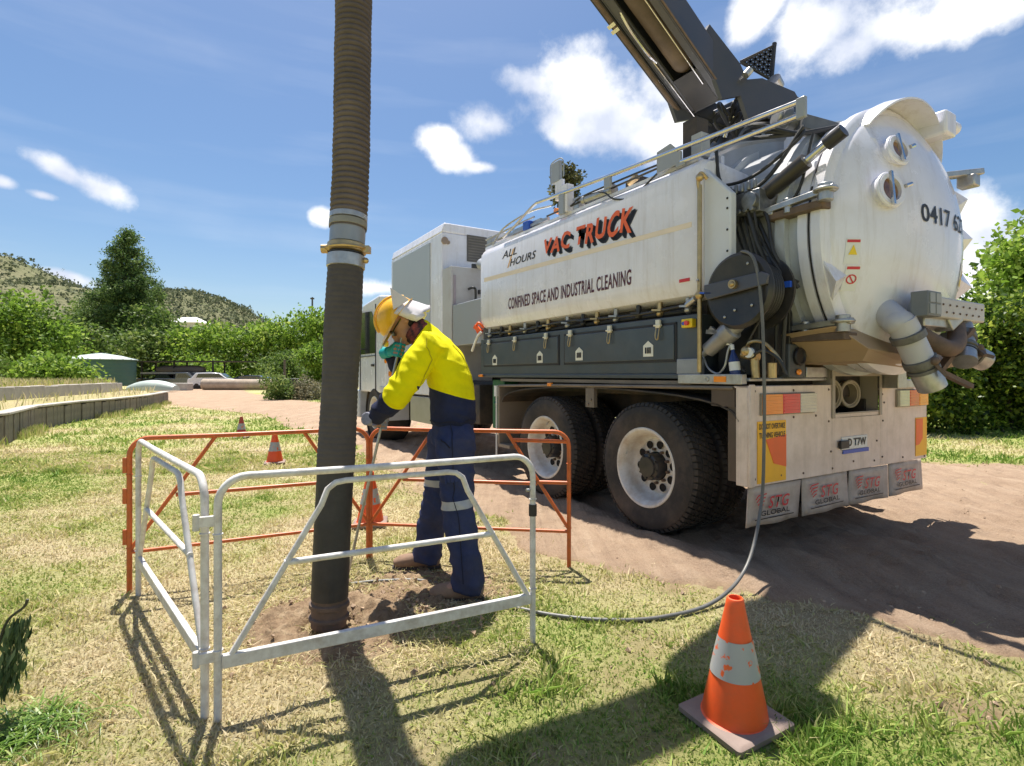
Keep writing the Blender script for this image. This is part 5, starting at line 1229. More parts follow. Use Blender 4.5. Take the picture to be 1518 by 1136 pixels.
# ================================================================ barrier panels
def arc_corner(c, r, a0, a1, n=7): return [(c[0] + r * math.cos(R(a0 + (a1 - a0) * i / n)), c[1] + r * math.sin(R(a0 + (a1 - a0) * i / n))) for i in range(n + 1)]
def barrier(A, B, m, label, group, latch_left=False, latch_right=False, Hh=.90, band=False, flat=True):
    """expandable work barrier: tubular frame with an inner trapezoid, a flat bottom beam and a middle rail"""
    A = Vector((*A, zg(*A))); B = Vector((*B, zg(*B))); L = (B.xy - A.xy).length
    root = empty('work_barrier', A, math.atan2(B.y - A.y, B.x - A.x)); dz = (B.z - A.z)
    tag(root, label, 'barrier', group)
    S3 = lambda pts, y=0: [Vector((x, y, z + dz * x / L)) for x, z in pts]
    r = .0145
    b = MB(); rc = .10
    pts = [(0, -.03), (0, .3), (0, Hh - rc)] + arc_corner((rc, Hh - rc), rc, 180, 90) + [(L * .35, Hh - .003), (L * .7, Hh - .002)] + arc_corner((L - rc, Hh - rc), rc, 90, 0) + [(L, .3), (L, -.03)]
    b.tube(S3(pts), r, 12); b.build('frame', m, root)
    b = MB()
    x0, x1 = .045, L - .03; t0, t1 = L * .30, L * .72; zt = Hh - .048
    tr = [(x0, .235), (t0 - .035, zt - .09), (t0 - .012, zt - .03), (t0 + .02, zt - .006), (t0 + .06, zt), (t1 - .06, zt), (t1 - .02, zt - .006), (t1 + .012, zt - .03), (t1 + .035, zt - .09), (x1, .235)]
    if flat: b.tube(S3(tr), .0125, 10); b.build('brace', m, root)
    else:
        b.tube(S3([(x0 - .04, .25), (t0 + .03, Hh - .01)]), .0115, 10); b.tube(S3([(x1 + .03, .25), (t1 - .03, Hh - .01)]), .0115, 10); b.each('brace', m, root)
    b = MB(); zm = .55
    def xa(z): return x0 + (t0 - x0) * (z - .235) / (zt - .235)
    def xb(z): return x1 + (t1 - x1) * (z - .235) / (zt - .235)
    b.tube(S3([(xa(zm), zm), (xb(zm), zm)]), .0125, 10); b.build('middle_rail', m, root)
    b = MB(); (b.bar(*S3([(.012, .215), (L - .012, .215)]), .024, .050) if flat else b.tube(S3([(.0, .235), (L, .235)]), .0115, 10)); b.build('bottom_beam', m, root, bevel=.004 if flat else 0)
    b = MB()
    for z in (.24, .74) if (latch_left or latch_right) else ():
        x = 0 if latch_left else L
        s = -1 if latch_left else 1
        b.bar(*S3([(x, z), (x + s * .075, z)]), .014, .04)
        b.cyl(*S3([(x + s * .07, z - .03), (x + s * .07, z + .03)]), .012, n=10)
    for x in (0, L):
        b.torus(Vector((x, 0, .69 + dz * x / L)), (0, 0, 1), r + .001, .004, 14, 6); b.torus(Vector((x, 0, .26 + dz * x / L)), (0, 0, 1), r + .001, .004, 14, 6)
    b.each('hinge_lug', m, root, bevel=.002)
    if band:
        b = MB(); b.cyl(*S3([(L, .61), (L, .665)]), .0195, n=14); b.build('black_band', INKB, root)
        b = MB(); b.cyl(*S3([(L - .02, .735), (L - .035, .735)]), .008, n=8); b.build('stud', STEEL, root)
    return root, S3, m
gA = 'linked panels of the work barrier around the hole'
barrier((-1.09, 2.0), (.10, 2.6), FENDW, 'white tubular barrier panel across the front of the hole, nearest the camera', gA, latch_left=True, band=True)
barrier((-2.16, 3.12), (-1.15, 2.02), FENDW, 'white tubular barrier panel running back along the left side of the hole', gA)
barrier((-2.24, 3.16), (-1.0, 3.75), FENDO, 'orange tubular barrier panel behind the hose on the left', gA, flat=False)
rt, S3, m = barrier((-.985, 3.76), (.38, 3.60), FENDO, 'orange tubular barrier panel behind the worker reaching towards the truck wheels', gA, flat=False)
b = MB()
b.tube(S3([(1.0, .838), (1.36, .835)]), .0125, 10); b.tube(S3([(1.16, .56), (1.37, .56)]), .0125, 10); b.each('short_rail', FENDO, rt)
# stacked hinge plates on the far left corner
b = MB()
for z in (.28, .52, .70): b.box(-.034, -.012, -.006, .006, z, z + .09)
b.each('hinge_plate', FENDO, bpy.data.objects['work_barrier.002'], bevel=.003)

# ================================================================ traffic cones
CONEO = mat('cone_orange', (.88, .10, .018), .45, var=.08, vscale=8, dirt=(.45, .12, .05), dirt_amt=.35, dscale=9)
CONEDK = mat('cone_dark_red', (.42, .04, .03), .6, var=.15, vscale=8, dirt=(.3, .15, .1), dirt_amt=.5, dscale=9)
def sleeve_mat():
    m = mat('cone_sleeve', (.40, .40, .41), .35, var=.12, vscale=14, dirt=(.3, .28, .27), dirt_amt=.6, dscale=14)
    nt = m.node_tree; b = nt.nodes['Principled BSDF']; src = b.inputs['Base Color'].links[0].from_socket
    tc = nt.nodes.new('ShaderNodeTexCoord'); f = nnoise(nt, tc.outputs['Object'], 24, 3, .5)
    mr = nt.nodes.new('ShaderNodeMapRange'); mr.inputs['From Min'].default_value = .60; mr.inputs['From Max'].default_value = .63; nt.links.new(f, mr.inputs['Value'])
    c = nmix(nt, mr.outputs[0], src, (.80, .12, .03)); nt.links.new(c, b.inputs['Base Color']); return m
SLV = sleeve_mat()
def cone(x, y, h, label, mo=CONEO, base_m=None, tilt=(0, 0), rz=0, full=True):
    z = zg(x, y); root = empty('traffic_cone', (x, y, z + .01), R(rz)); root.rotation_euler = (R(tilt[0]), R(tilt[1]), R(rz))
    tag(root, label, 'cone', 'traffic cones around the job')
    s = h / .45
    def rad(t): return (.028 + (.115 - .028) * (1 - t) ** 1.0) * s
    b = MB(); pr = [(rad(0) + .012 * s, .022 * s), (rad(0.02), .03 * s)] + [(rad(t), (.03 + t * .42) * s) for t in (.1, .25, .5, .75, .95)] + [(rad(.985) + .001, .445 * s), (rad(1) - .001, .452 * s), (rad(1) - .006 * s, .453 * s), (rad(1) - .009 * s, .445 * s), (rad(.9) - .009 * s, .40 * s)]
    b.lathe(pr, (0, 0, 0), (0, 0, 1), 40); c = b.build('cone_body', mo, root)
    b = MB(); w = .142 * s; n = 10
    prof = [(w, w, 0), (w, w, .018), (w - .01, w - .01, .026)]
    rings = []
    for (a, c_, z_) in prof:
        rg = []
        for (sx, sy, a0) in ((1, 1, 0), (-1, 1, 90), (-1, -1, 180), (1, -1, 270)):
            for i in range(5): t = R(a0 + 90 * i / 4); rg.append(Vector(((a - .014) * sx + .014 * math.cos(t), (c_ - .014) * sy + .014 * math.sin(t), z_ * s + (.006 if sx > 0 else 0))))
        rings.append(rg)
    b.loft(rings); b.build('base', base_m or mat('cone_base', (.22, .155, .125), .7, var=.15, vscale=9, dirt=(.36, .27, .22), dirt_amt=.6), root)
    b = MB(); b.lathe([(rad(t) + .0025 * s, (.03 + t * .42) * s) for t in (.36, .45, .55, .67)], (0, 0, 0), (0, 0, 1), 40); b.build('reflective_sleeve', SLV, root)
    return root
cone(.815, 1.975, .452, 'orange traffic cone with a scuffed silver band in the right foreground', tilt=(1.5, -1.5), rz=27)
cone(-1.20, 4.57, .44, 'orange traffic cone standing behind the orange post beside the worker', rz=10)
cone(-3.41, 7.76, .44, 'orange traffic cone with a white band on the grass beyond the barrier', rz=20)
cone(-5.46, 10.89, .42, 'faded dark red traffic cone at the edge of the dirt road, furthest away', CONEDK, rz=5)

# ================================================================ the worker
WK = empty('person', (-.42, 3.3, 0))
tag(WK, 'person in yellow and navy work clothes and yellow hard hat bending over a lance', 'person')
wo_ = Vector(WK.location)
def ell_tube(mb, pts, rads, n=16, fwd=(-1, 0, 0)):
    """lofted limb: rads = (half width across, half depth along fwd) per point"""
    pts = [Vector(p) - wo_ for p in pts]; rings = []
    for i, p in enumerate(pts):
        t = (pts[min(i + 1, len(pts) - 1)] - pts[max(i - 1, 0)]).normalized()
        f = Vector(fwd); f = f - t * f.dot(t)
        if f.length < .15: f = Vector((0, 0, 1)) - t * t.z
        f.normalize(); s = t.cross(f)
        a, c = rads[i] if isinstance(rads[i], (tuple, list)) else (rads[i], rads[i])
        rings.append([p + s * a * math.cos(2 * PI * j / n) + f * c * math.sin(2 * PI * j / n) for j in range(n)])
    mb.loft(rings); return mb
def fuse(mb, name, mats, voxel=.012, smooth=4, parent=WK, wr=0.0, wsc=9.0):
    """one continuous skin from overlapping lofts; light cloth wrinkles by noise"""
    o = mb.build(name, mats[0] if isinstance(mats, (list, tuple)) else mats, parent, smooth=False)
    r = o.modifiers.new('r', 'REMESH'); r.mode = 'VOXEL'; r.voxel_size = voxel; r.use_smooth_shade = True
    s = o.modifiers.new('s', 'SMOOTH'); s.iterations = smooth; s.factor = .5
    dg = bpy.context.evaluated_depsgraph_get(); dg.update()
    me = bpy.data.meshes.new_from_object(o.evaluated_get(dg)); o.modifiers.clear(); old = o.data; o.data = me; bpy.data.meshes.remove(old)
    if wr:
        me.update(); ns = [v.normal.copy() for v in me.vertices]
        for v, nn_ in zip(me.vertices, ns):
            p = v.co * wsc; q = Vector((p.x, p.y, p.z * .55)); k = mnoise.noise(q) + .5 * mnoise.noise(q * 2.1)
            rdg = 1 - abs(mnoise.noise(Vector((p.x * .7, p.y * .7, p.z * 1.5 + p.x * .8)) )) * 2.4
            v.co += nn_ * wr * (.6 * k + .8 * max(rdg, -.4))
    me.materials.clear()
    for m_ in (mats if isinstance(mats, (list, tuple)) else [mats]): me.materials.append(m_)
    me.shade_smooth(); me.name = name
    return o
SKIN = mat('skin', (.42, .22, .14), .5, var=.12, vscale=20)
HIVIS = mat('hi_vis_yellow', (.80, .72, .0), .85, var=.07, vscale=9, bump=.25, bscale=260, spec=.2)
NAVY = mat('navy_drill', (.018, .024, .062), .9, var=.25, vscale=9, bump=.3, bscale=260, dirt=(.07, .055, .045), dirt_amt=.25, spec=.2)
NAVYT = mat('navy_trousers', (.034, .046, .115), .9, var=.25, vscale=9, bump=.3, bscale=260, dirt=(.1, .08, .065), dirt_amt=.45, spec=.2)
TAPE = mat('reflective_tape', (.38, .39, .41), .35, var=.1, vscale=30)
# joints (world metres)
hipL, hipR = (-.33, 3.15, .92), (-.40, 3.40, .92)
kneeL, kneeR = (-.31, 3.10, .50), (-.48, 3.46, .50)
ankL, ankR = (-.25, 3.08, .12), (-.56, 3.56, .12)
pelv, waist, chest, neck0 = (-.36, 3.28, .98), (-.34, 3.28, 1.12), (-.40, 3.28, 1.36), (-.53, 3.27, 1.55)
shL, shR = (-.475, 3.11, 1.45), (-.52, 3.47, 1.47)
elL, elR = (-.665, 3.02, 1.14), (-.70, 3.50, 1.30)
haL, haR = (-.81, 3.13, 1.02), (-.76, 3.33, 1.42)
head = (-.655, 3.27, 1.60)
def lerp(a, b_, t): return tuple(x + (y - x) * t for x, y in zip(a, b_))
# continuous body: head, neck, torso, arms with hands, legs
b = MB()
ell_tube(b, [pelv, waist, chest, neck0], [(.13, .10), (.12, .09), (.15, .10), (.06, .06)])
ell_tube(b, [neck0, lerp(neck0, head, .6), head], [.052, .05, .05])
for s_, e_, h_ in ((shL, elL, haL), (shR, elR, haR)): ell_tube(b, [chest, s_, e_, lerp(e_, h_, .3), h_], [.06, .052, .038, .036, .026], 12)
for h_, k_, a_ in ((hipL, kneeL, ankL), (hipR, kneeR, ankR)): ell_tube(b, [pelv, h_, k_, lerp(k_, a_, .3), a_, (a_[0] - .12, a_[1] - .02, .06)], [.08, .078, .055, .052, .036, .03], 12)
HM = Matrix.Translation(Vector(head) - wo_) @ Euler((0, R(-56), R(10))).to_matrix().to_4x4()     # head tipped forward and down, facing -x
def hp(x, y, z): return HM @ Vector((x, y, z))
def hsph(mb, c, r): 
    mb.sphere((0, 0, 0), r, 20, 14, None) if False else mb.add(*_sph(c, r))
def _sph(c, r, n=18, m=12):
    vs = []; fs = []
    for i in range(m + 1):
        a = PI * i / m
        for j in range(n): t = 2 * PI * j / n; vs.append(hp(c[0] + r[0] * (math.sin(a) + 1e-4) * math.cos(t), c[1] + r[1] * (math.sin(a) + 1e-4) * math.sin(t), c[2] + r[2] * math.cos(a)))
    for i in range(m):
        for j in range(n): k = (j + 1) % n; fs.append((i * n + j, (i + 1) * n + j, (i + 1) * n + k, i * n + k))
    fs.append(tuple(range(n))); fs.append(tuple(m * n + j for j in range(n))[::-1]); return vs, fs
hsph(b, (0, 0, .03), (.098, .078, .108)); hsph(b, (-.045, 0, -.045), (.058, .058, .075)); hsph(b, (-.088, 0, -.085), (.022, .03, .02))
hsph(b, (-.105, 0, -.01), (.020, .013, .026)); hsph(b, (-.100, 0, -.052), (.013, .026, .010)); hsph(b, (-.088, 0, .035), (.018, .055, .014)); hsph(b, (0.01, .078, -.0), (.018, .01, .03)); hsph(b, (0.01, -.078, -.0), (.018, .01, .03))
def hand(mb, wrist, rod_p, rod_d, side, closed=True, sc=1.0):
    """palm beside the rod, four fingers wrapped round it at different lengths, the thumb closing from the other side"""
    w = Vector(wrist); rp_ = Vector(rod_p); d = Vector(rod_d).normalized(); to = (rp_ - w); to -= d * to.dot(d); to.normalize(); sd = d.cross(to).normalized() * side
    pc = rp_ - to * .032 * sc + sd * .012 * sc
    ell_tube(mb, [w, w.lerp(pc, .55), pc, rp_ - to * .012 + sd * .022], [(.028, .022), (.040, .022), (.044, .020), (.036, .014)], 12, fwd=tuple(sd))
    for i, ln in enumerate((.95, 1.0, .96, .82)):
        o_ = d * (.033 - .022 * i) * sc; pts = []
        for j in range(6):
            a = R(60 - 52 * j * ln); pts.append(rp_ + o_ + (sd * math.sin(a) + to * math.cos(a) * 1.0) * .026 * sc)
        pts[0] = pc + o_ * .9 + sd * .01
        ell_tube(mb, pts, [.0115, .0115, .011, .0105, .0095, .008], 8)
    tb_ = pc + d * .040 - sd * .004
    ell_tube(mb, [pc + d * .012, tb_, tb_ + to * .03 - sd * .018 + d * .012, rp_ - sd * .026 + d * .030, rp_ - sd * .020 + to * .016 + d * .028], [.016, .0145, .0125, .0115, .009], 8)
rodA, rodB = Vector((-.672, 3.24, 1.46)), Vector((-1.0, 3.20, -.02))
rd = (rodB - rodA).normalized()
def on_rod(z): t = (z - rodA.z) / (rodB.z - rodA.z); return rodA.lerp(rodB, t)
HLp = on_rod(1.0); HRp = on_rod(1.43)
hand(b, haL, HLp, -rd, 1); hand(b, haR, HRp, -rd, -1)
fuse(b, 'body', SKIN, .008, 2)
# gloves over the hands
def glove(wrist, rp_, side, m1, m2, nm):
    q = MB(); hand(q, wrist, rp_, -rd, side, sc=1.06); w = Vector(wrist); e = (w - Vector(rp_)).normalized()
    ell_tube(q, [w + e * .06, w + e * .02, w - e * .01], [.040, .036, .036], 12)
    return fuse(q, nm, m1, .0055, 2)
haLv = Vector(haL); e_ = (Vector(elL) - haLv).normalized()
glove(haL, HLp, 1, mat('grey_glove', (.30, .30, .36), .8, var=.3, vscale=30), None, 'glove')
glove(haR, HRp, -1, mat('teal_glove', (.0, .32, .33), .6, var=.12, vscale=30), None, 'glove')
q = MB(); ell_tube(q, [haLv + e_ * .0, haLv + e_ * .09], [.043, .046], 14); fuse(q, 'glove_cuff', mat('blue_cuff', (.12, .16, .42), .7), .006, 1)
# trousers
b = MB()
ell_tube(b, [(-.36, 3.28, 1.08), (-.36, 3.28, .97), (-.37, 3.28, .86)], [(.150, .100), (.165, .118), (.165, .125)])
for h_, k_, a_ in ((hipL, kneeL, ankL), (hipR, kneeR, ankR)):
    ell_tube(b, [lerp((-.365, 3.28, .94), h_, .5), lerp(h_, k_, .1), lerp(h_, k_, .55), k_, lerp(k_, a_, .35), lerp(k_, a_, .8), (a_[0], a_[1], .10), (a_[0] - .01, a_[1], .055)], [(.105, .115), (.105, .118), (.090, .100), (.080, .086), (.080, .088), (.078, .085), (.086, .094), (.078, .088)], 20)
tr_ = fuse(b, 'trousers', [NAVYT, TAPE], .010, 2, wr=.011, wsc=9)
def cut0(me, co, no):
    bm = bmesh.new(); bm.from_mesh(me); bmesh.ops.bisect_plane(bm, geom=bm.verts[:] + bm.edges[:] + bm.faces[:], plane_co=Vector(co) - wo_, plane_no=no); bm.to_mesh(me); bm.free(); me.shade_smooth()
for z_, n_ in ((.545 - .024, (-.1, 0, 1)), (.545 + .024, (-.1, 0, 1))): cut0(tr_.data, (-.31, 3.1, z_), n_)
for z_ in (.578, .622): cut0(tr_.data, (-.45, 3.4, z_), (0, 0, 1))
def tape_faces(me, f):
    for p in me.polygons:
        if f(p.center + wo_): p.material_index = 1
kt = .545
tape_faces(tr_.data, lambda c: (abs(c.z - (kt + .0 + (c.x + .31) * .1)) < .024 and c.y < 3.29) or (abs(c.z - .60 - (c.x + .45) * .0) < .022 and c.y >= 3.29))
# shirt: yellow above, navy hem and sleeves
b = MB()
ell_tube(b, [(-.355, 3.28, .985), (-.355, 3.28, 1.06), (-.36, 3.28, 1.14), (-.375, 3.28, 1.24), (-.41, 3.28, 1.34), (-.46, 3.28, 1.44), (-.515, 3.275, 1.505), (-.545, 3.27, 1.535)], [(.180, .128), (.182, .132), (.175, .130), (.185, .130), (.195, .125), (.18, .105), (.11, .075), (.07, .062)], 24, fwd=(-1, 0, .3))
# shoulders bridge
ell_tube(b, [(-.47, 3.13, 1.445), (-.50, 3.28, 1.475), (-.52, 3.44, 1.445)], [(.07, .07), (.08, .075), (.07, .07)], 16, fwd=(0, 0, 1))
for s_, e2, h_ in ((shL, elL, haL), (shR, elR, haR)):
    ell_tube(b, [lerp(chest, s_, .5), s_, lerp(s_, e2, .35), lerp(s_, e2, .8), e2, lerp(e2, h_, .35), lerp(e2, h_, .7), lerp(e2, h_, .9)], [.085, .084, .086, .080, .074, .062, .052, .046], 18)
ell_tube(b, [lerp(shL, elL, .55), lerp(shL, elL, 1.0)], [(.085, .08), (.078, .066)], 16)
ell_tube(b, [(-.52, 3.27, 1.50), (-.575, 3.27, 1.565)], [(.085, .08), (.072, .07)], 18, fwd=(0, 0, 1))
sh_ = fuse(b, 'shirt', [HIVIS, NAVY], .009, 2, wr=.0095, wsc=9.5)
def cut(me, co, no):
    bm = bmesh.new(); bm.from_mesh(me); bmesh.ops.bisect_plane(bm, geom=bm.verts[:] + bm.edges[:] + bm.faces[:], plane_co=Vector(co) - wo_, plane_no=no); bm.to_mesh(me); bm.free()
cut(sh_.data, (-.35, 3.28, 1.165), (.30, 0, 1)); cut(sh_.data, elL, (Vector(haL) - Vector(elL)).normalized()); cut(sh_.data, elR, (Vector(haR) - Vector(elR)).normalized()); sh_.data.shade_smooth()
for p in sh_.data.polygons:
    c = p.center + wo_
    hem = 1.165 - (c.x + .35) * .30
    d_el = (c - Vector(elL)).length; along = (c - Vector(elL)).dot((Vector(haL) - Vector(elL)).normalized())
    alR = (c - Vector(elR)).dot((Vector(haR) - Vector(elR)).normalized())
    forearm = (c.x < -.53 and along > -.0 and c.y < 3.22 and c.z < 1.25) or (c.x < -.6 and alR > .0 and c.y > 3.25 and c.z > 1.2 and c.z < 1.5)
    if c.x > -.53 and c.z < hem: p.material_index = 1
    if forearm: p.material_index = 1
# boots
for a_, yaw, nm in ((ankL, 4, 'boot'), (ankR, 12, 'boot')):
    q = MB(); f = Vector((-math.cos(R(yaw)), math.sin(R(yaw)) * -.4, 0)).normalized(); A_ = Vector(a_); A_.z = 0
    g_ = zg(A_.x, A_.y)
    U = lambda s_, z_: tuple(A_ + f * s_ + Vector((0, 0, z_ + g_)))
    ell_tube(q, [U(-.005, .17), U(0, .10), U(.0, .055)], [(.056, .062), (.052, .066), (.054, .08)], 16, fwd=tuple(f))
    ell_tube(q, [U(-.085, .045), U(-.05, .055), U(.03, .062), (U(.11, .055)), U(.17, .05), U(.215, .038)], [(.036, .036), (.046, .05), (.048, .056), (.052, .047), (.050, .040), (.032, .026)], 16, fwd=(0, 0, 1))
    o = fuse(q, nm, mat('boot_tan', (.22, .13, .08), .85, var=.25, vscale=20, dirt=(.34, .24, .17), dirt_amt=.7), .007, 2)
    q = MB(); ell_tube(q, [U(-.09, .012), U(-.04, .012), U(.04, .012), U(.12, .012), U(.19, .013), U(.225, .016)], [(.03, .012), (.046, .012), (.046, .012), (.055, .012), (.048, .012), (.022, .01)], 16, fwd=(0, 0, 1)); q.build('sole', mat('boot_sole', (.05, .04, .035), .8), o)
    # sole rests in the boot's own frame
    for ch in [x for x in bpy.data.objects if x.parent == o]: ch.matrix_parent_inverse = Matrix()
# hard hat, brim, neck flap
b = MB(); rings = []
for i in range(12):
    a = PI / 2 * i / 11; rr_ = math.cos(a); zz = math.sin(a)
    rings.append([hp(-.005 + .138 * rr_ * math.cos(t) * (1 + .02 * math.cos(t)), .110 * rr_ * math.sin(t), .045 + .125 * zz ** .95 + .0) for t in [2 * PI * j / 36 for j in range(36)]])
b.loft(rings)
hat = b.build('hard_hat', mat('hat_yellow', (.88, .48, .01), .3, var=.05, dirt=(.6, .3, .05), dirt_amt=.3, coat=.4), WK)
b = MB()
for k in (-.03, .0, .03):
    b.tube([hp(-.005 + .139 * math.cos(a), k, .047 + .127 * math.sin(a)) for a in [PI * i / 20 for i in range(2, 19)]], .006, 6)
b.build('ridge', MC['hat_yellow'], hat)
b = MB(); n = 40; inner = []; outer = []; low = []
for j in range(n):
    t = 2 * PI * j / n; fr = max(0, -math.cos(t)); br = .018 + .055 * fr ** 2
    inner.append(hp(-.005 + .136 * math.cos(t), .109 * math.sin(t), .048)); outer.append(hp(-.005 + (.138 + br) * math.cos(t), (.110 + br * .7) * math.sin(t), .040 - .02 * fr)); low.append(hp(-.005 + .130 * math.cos(t), .104 * math.sin(t), .040))
b.loft([inner, outer, low], cap=False); b.build('brim', MC['hat_yellow'], hat)
FLAPM = mat('white_flap', (.70, .66, .68), .8, var=.05, vscale=12)
b = MB(); G = []
for i in range(9):
    t = i / 8; row = []
    for j in range(15):
        u = (j / 14 - .5) * 2; a = u * 1.75
        r0 = .104 + .004 * t; zz = .068 - .145 * t + .012 * math.sin(j * 1.9 + i) * t; xx = .02 + r0 * math.cos(a) + .035 * t + .012 * math.sin(j * 1.3) * t
        row.append(hp(xx, (.112 + .01 * t) * math.sin(a) + .008 * math.sin(j * 2.3 + i * .5) * t, zz))
    G.append(row)
b.add([v for r_ in G for v in r_], [(i * 15 + j, i * 15 + j + 1, (i + 1) * 15 + j + 1, (i + 1) * 15 + j) for i in range(8) for j in range(14)])
o = b.build('neck_flap', FLAPM, WK); md = o.modifiers.new('t', 'SOLIDIFY'); md.thickness = .004
b = MB(); b.add([hp(.02, -.112, .08), hp(.12, -.10, .04), hp(.115, -.11, .17), hp(.02, -.10, .085), hp(.12, -.088, .045), hp(.115, -.10, .165)], [(0, 1, 2), (3, 5, 4), (0, 3, 4, 1), (1, 4, 5, 2), (2, 5, 3, 0)])
o = b.build('flap_corner', FLAPM, WK, smooth=False); md = o.modifiers.new('t', 'SOLIDIFY'); md.thickness = .004
# sunglasses, beard, collar and scarf
b = MB(); b.tube([hp(.0, -.084, .02), hp(-.06, -.08, .018), hp(-.095, -.06, .016)], .005, 6)
for s_ in (-1, 1): b.add(*_sph((-.094, .036 * s_, .012), (.012, .032, .024), 14, 8))
b.build('sunglasses', GLASSD, WK)
b = MB(); b.add(*_sph((-.035, 0, -.085), (.062, .062, .045))); b.add(*_sph((.03, 0, -.03), (.062, .076, .06))); fuse(b, 'beard', mat('dark_hair', (.02, .015, .013), .8, var=.3, vscale=60, bump=.5, bscale=200), .007, 2)
b = MB(); ell_tube(b, [(-.545, 3.27, 1.525), (-.60, 3.27, 1.565)], [(.092, .085), (.088, .08)], 24, fwd=(0, 0, 1)); fuse(b, 'neck_scarf', mat('scarf_navy', (.03, .015, .03), .85, var=.5, vscale=25, dirt=(.4, .08, .07), dirt_amt=.9, dscale=28), .007, 2)
# the lance he holds: a thing of its own
b = MB(); b.tube([rodA + Vector((.01, 0, .05)), rodB], .0085, 10)
ln = b.build('lance', STEEL); tag(ln, 'long thin steel lance held upright in both gloved hands', 'lance')
b = MB(); b.tube([rodA + Vector((.01, 0, .05)), rodA + Vector((.02, .01, .09))], .014, 10); b.build('grip', BLACK, ln)
# seams, collar, pockets and cuffs that make the clothes read as clothes
from mathutils.bvhtree import BVHTree
def surf(o): return BVHTree.FromPolygons([v.co.copy() for v in o.data.vertices], [tuple(p.vertices) for p in o.data.polygons])
def drape(o, pts, w, name, m_, off=.0015, thick=.003):
    """a narrow strip of cloth laid on the garment along a line of points (world metres)"""
    t = surf(o); P = []
    for p in pts:
        q, n_, _, _ = t.find_nearest(Vector(p) - wo_); P.append((q, n_))
    b_ = MB()
    for i in range(len(P) - 1):
        (a, na), (c, nc) = P[i], P[i + 1]; d = (c - a)
        if d.length < 1e-4: continue
        s_ = d.normalized().cross(na).normalized() * w; e_ = d.normalized().cross(nc).normalized() * w
        b_.add([a - s_ + na * off, a + s_ + na * off, c + e_ + nc * off, c - e_ + nc * off, a - s_ + na * (off + thick), a + s_ + na * (off + thick), c + e_ + nc * (off + thick), c - e_ + nc * (off + thick)],
               [(0, 1, 2, 3), (4, 7, 6, 5), (0, 4, 5, 1), (1, 5, 6, 2), (2, 6, 7, 3), (3, 7, 4, 0)])
    return b_.build(name, m_, o)
def seg_pts(a, b_, n=10): return [lerp(a, b_, i / n) for i in range(n + 1)]
DKSEAM = mat('navy_seam', (.010, .012, .03), .9); YSEAM = mat('yellow_seam', (.50, .43, .0), .9)
drape(tr_, seg_pts((-.34, 3.05, 1.02), (-.33, 3.0, .60), 16) + seg_pts((-.30, 3.0, .50), (-.27, 2.99, .12), 12), .0022, 'side_seam', DKSEAM)
drape(tr_, seg_pts((-.40, 3.0, .70), (-.29, 3.0, .72), 6), .030, 'cargo_pocket_flap', NAVYT, thick=.006)
drape(tr_, seg_pts((-.43, 3.02, .97), (-.36, 3.0, .86), 6), .004, 'pocket_edge', DKSEAM)
drape(sh_, seg_pts((-.50, 3.0, 1.50), (-.42, 3.0, 1.36), 8) + seg_pts((-.42, 3.0, 1.36), (-.50, 3.02, 1.22), 8), .0022, 'armhole_seam', YSEAM)
drape(sh_, [(-.36 + .16 * math.cos(a), 3.28 - .2 * math.sin(a), 1.005) for a in [PI * i / 14 for i in range(-1, 16)]], .004, 'hem', DKSEAM)
drape(sh_, seg_pts((-.30, 3.2, 1.50), (-.12, 3.25, 1.22), 8), .002, 'back_seam', YSEAM)
# ================================================================ retaining walls
CONC = mat('weathered_concrete', (.22, .19, .155), .9, var=.25, vscale=4, dirt=(.12, .10, .08), dirt_amt=.7, dscale=3, bump=.5, bscale=25)
CONCL = mat('pale_concrete', (.46, .42, .37), .9, var=.15, vscale=5, dirt=(.25, .21, .17), dirt_amt=.5, bump=.4, bscale=25)
def wall(name, pts, h, t, m, label, z0=0.0, pw=.22, jitter=.03, cap=True, h1=None):
    root = empty(name, (pts[0][0], pts[0][1], z0)); tag(root, label, 'wall'); o3 = Vector(root.location); rr = random.Random(5)
    seg = [Vector((x, y, z0)) for x, y in pts]; meshes = {}
    tot = sum((seg[i + 1] - seg[i]).length for i in range(len(seg) - 1)); s = 0; cnt = 0
    protos = []
    for k in range(6):
        q = MB(); hh = h + rr.uniform(-.5, 1) * jitter; q.box(-pw / 2 + .006, pw / 2 - .006, -t / 2 + rr.uniform(0, .02), t / 2, -.1, hh); p = q.build('post', m, root, bevel=.012, seg=1); protos.append(p)
    used = set()
    for i in range(len(seg) - 1):
        a, b_ = seg[i], seg[i + 1]; L = (b_ - a).length; n = max(1, round(L / pw)); d = (b_ - a) / n
        for j in range(n):
            c = a + d * (j + .5); k = rr.randrange(6)
            o = protos[k] if k not in used else protos[k].copy()
            if k in used: col.objects.link(o)
            used.add(k); o.parent = root; o.location = c - o3 + Vector((rr.uniform(-.01, .01), rr.uniform(-.01, .01), 0)); o.rotation_euler = (0, R(rr.uniform(-1, 1)), math.atan2(d.y, d.x)); o.scale = (1, 1, 1 + ((h1 / h - 1) * cnt / (tot / pw) if h1 else 0))
            cnt += 1
    if cap:
        q = MB()
        for i in range(len(seg) - 1):
            a, b_ = seg[i] - o3, seg[i + 1] - o3; f0 = 1 if not h1 else 1 + (h1 / h - 1) * (i / (len(seg) - 1)); f1 = 1 if not h1 else 1 + (h1 / h - 1) * ((i + 1) / (len(seg) - 1))
            q.bar(a + Vector((0, 0, (h + jitter) * f0 + .03)), b_ + Vector((0, 0, (h + jitter) * f1 + .03)), t + .10, .05)
        q.build('coping', CONCL, root, bevel=.01, seg=1)
    return root
wp_ = [(x, y) for y, x in WALL_PTS[2:9]]
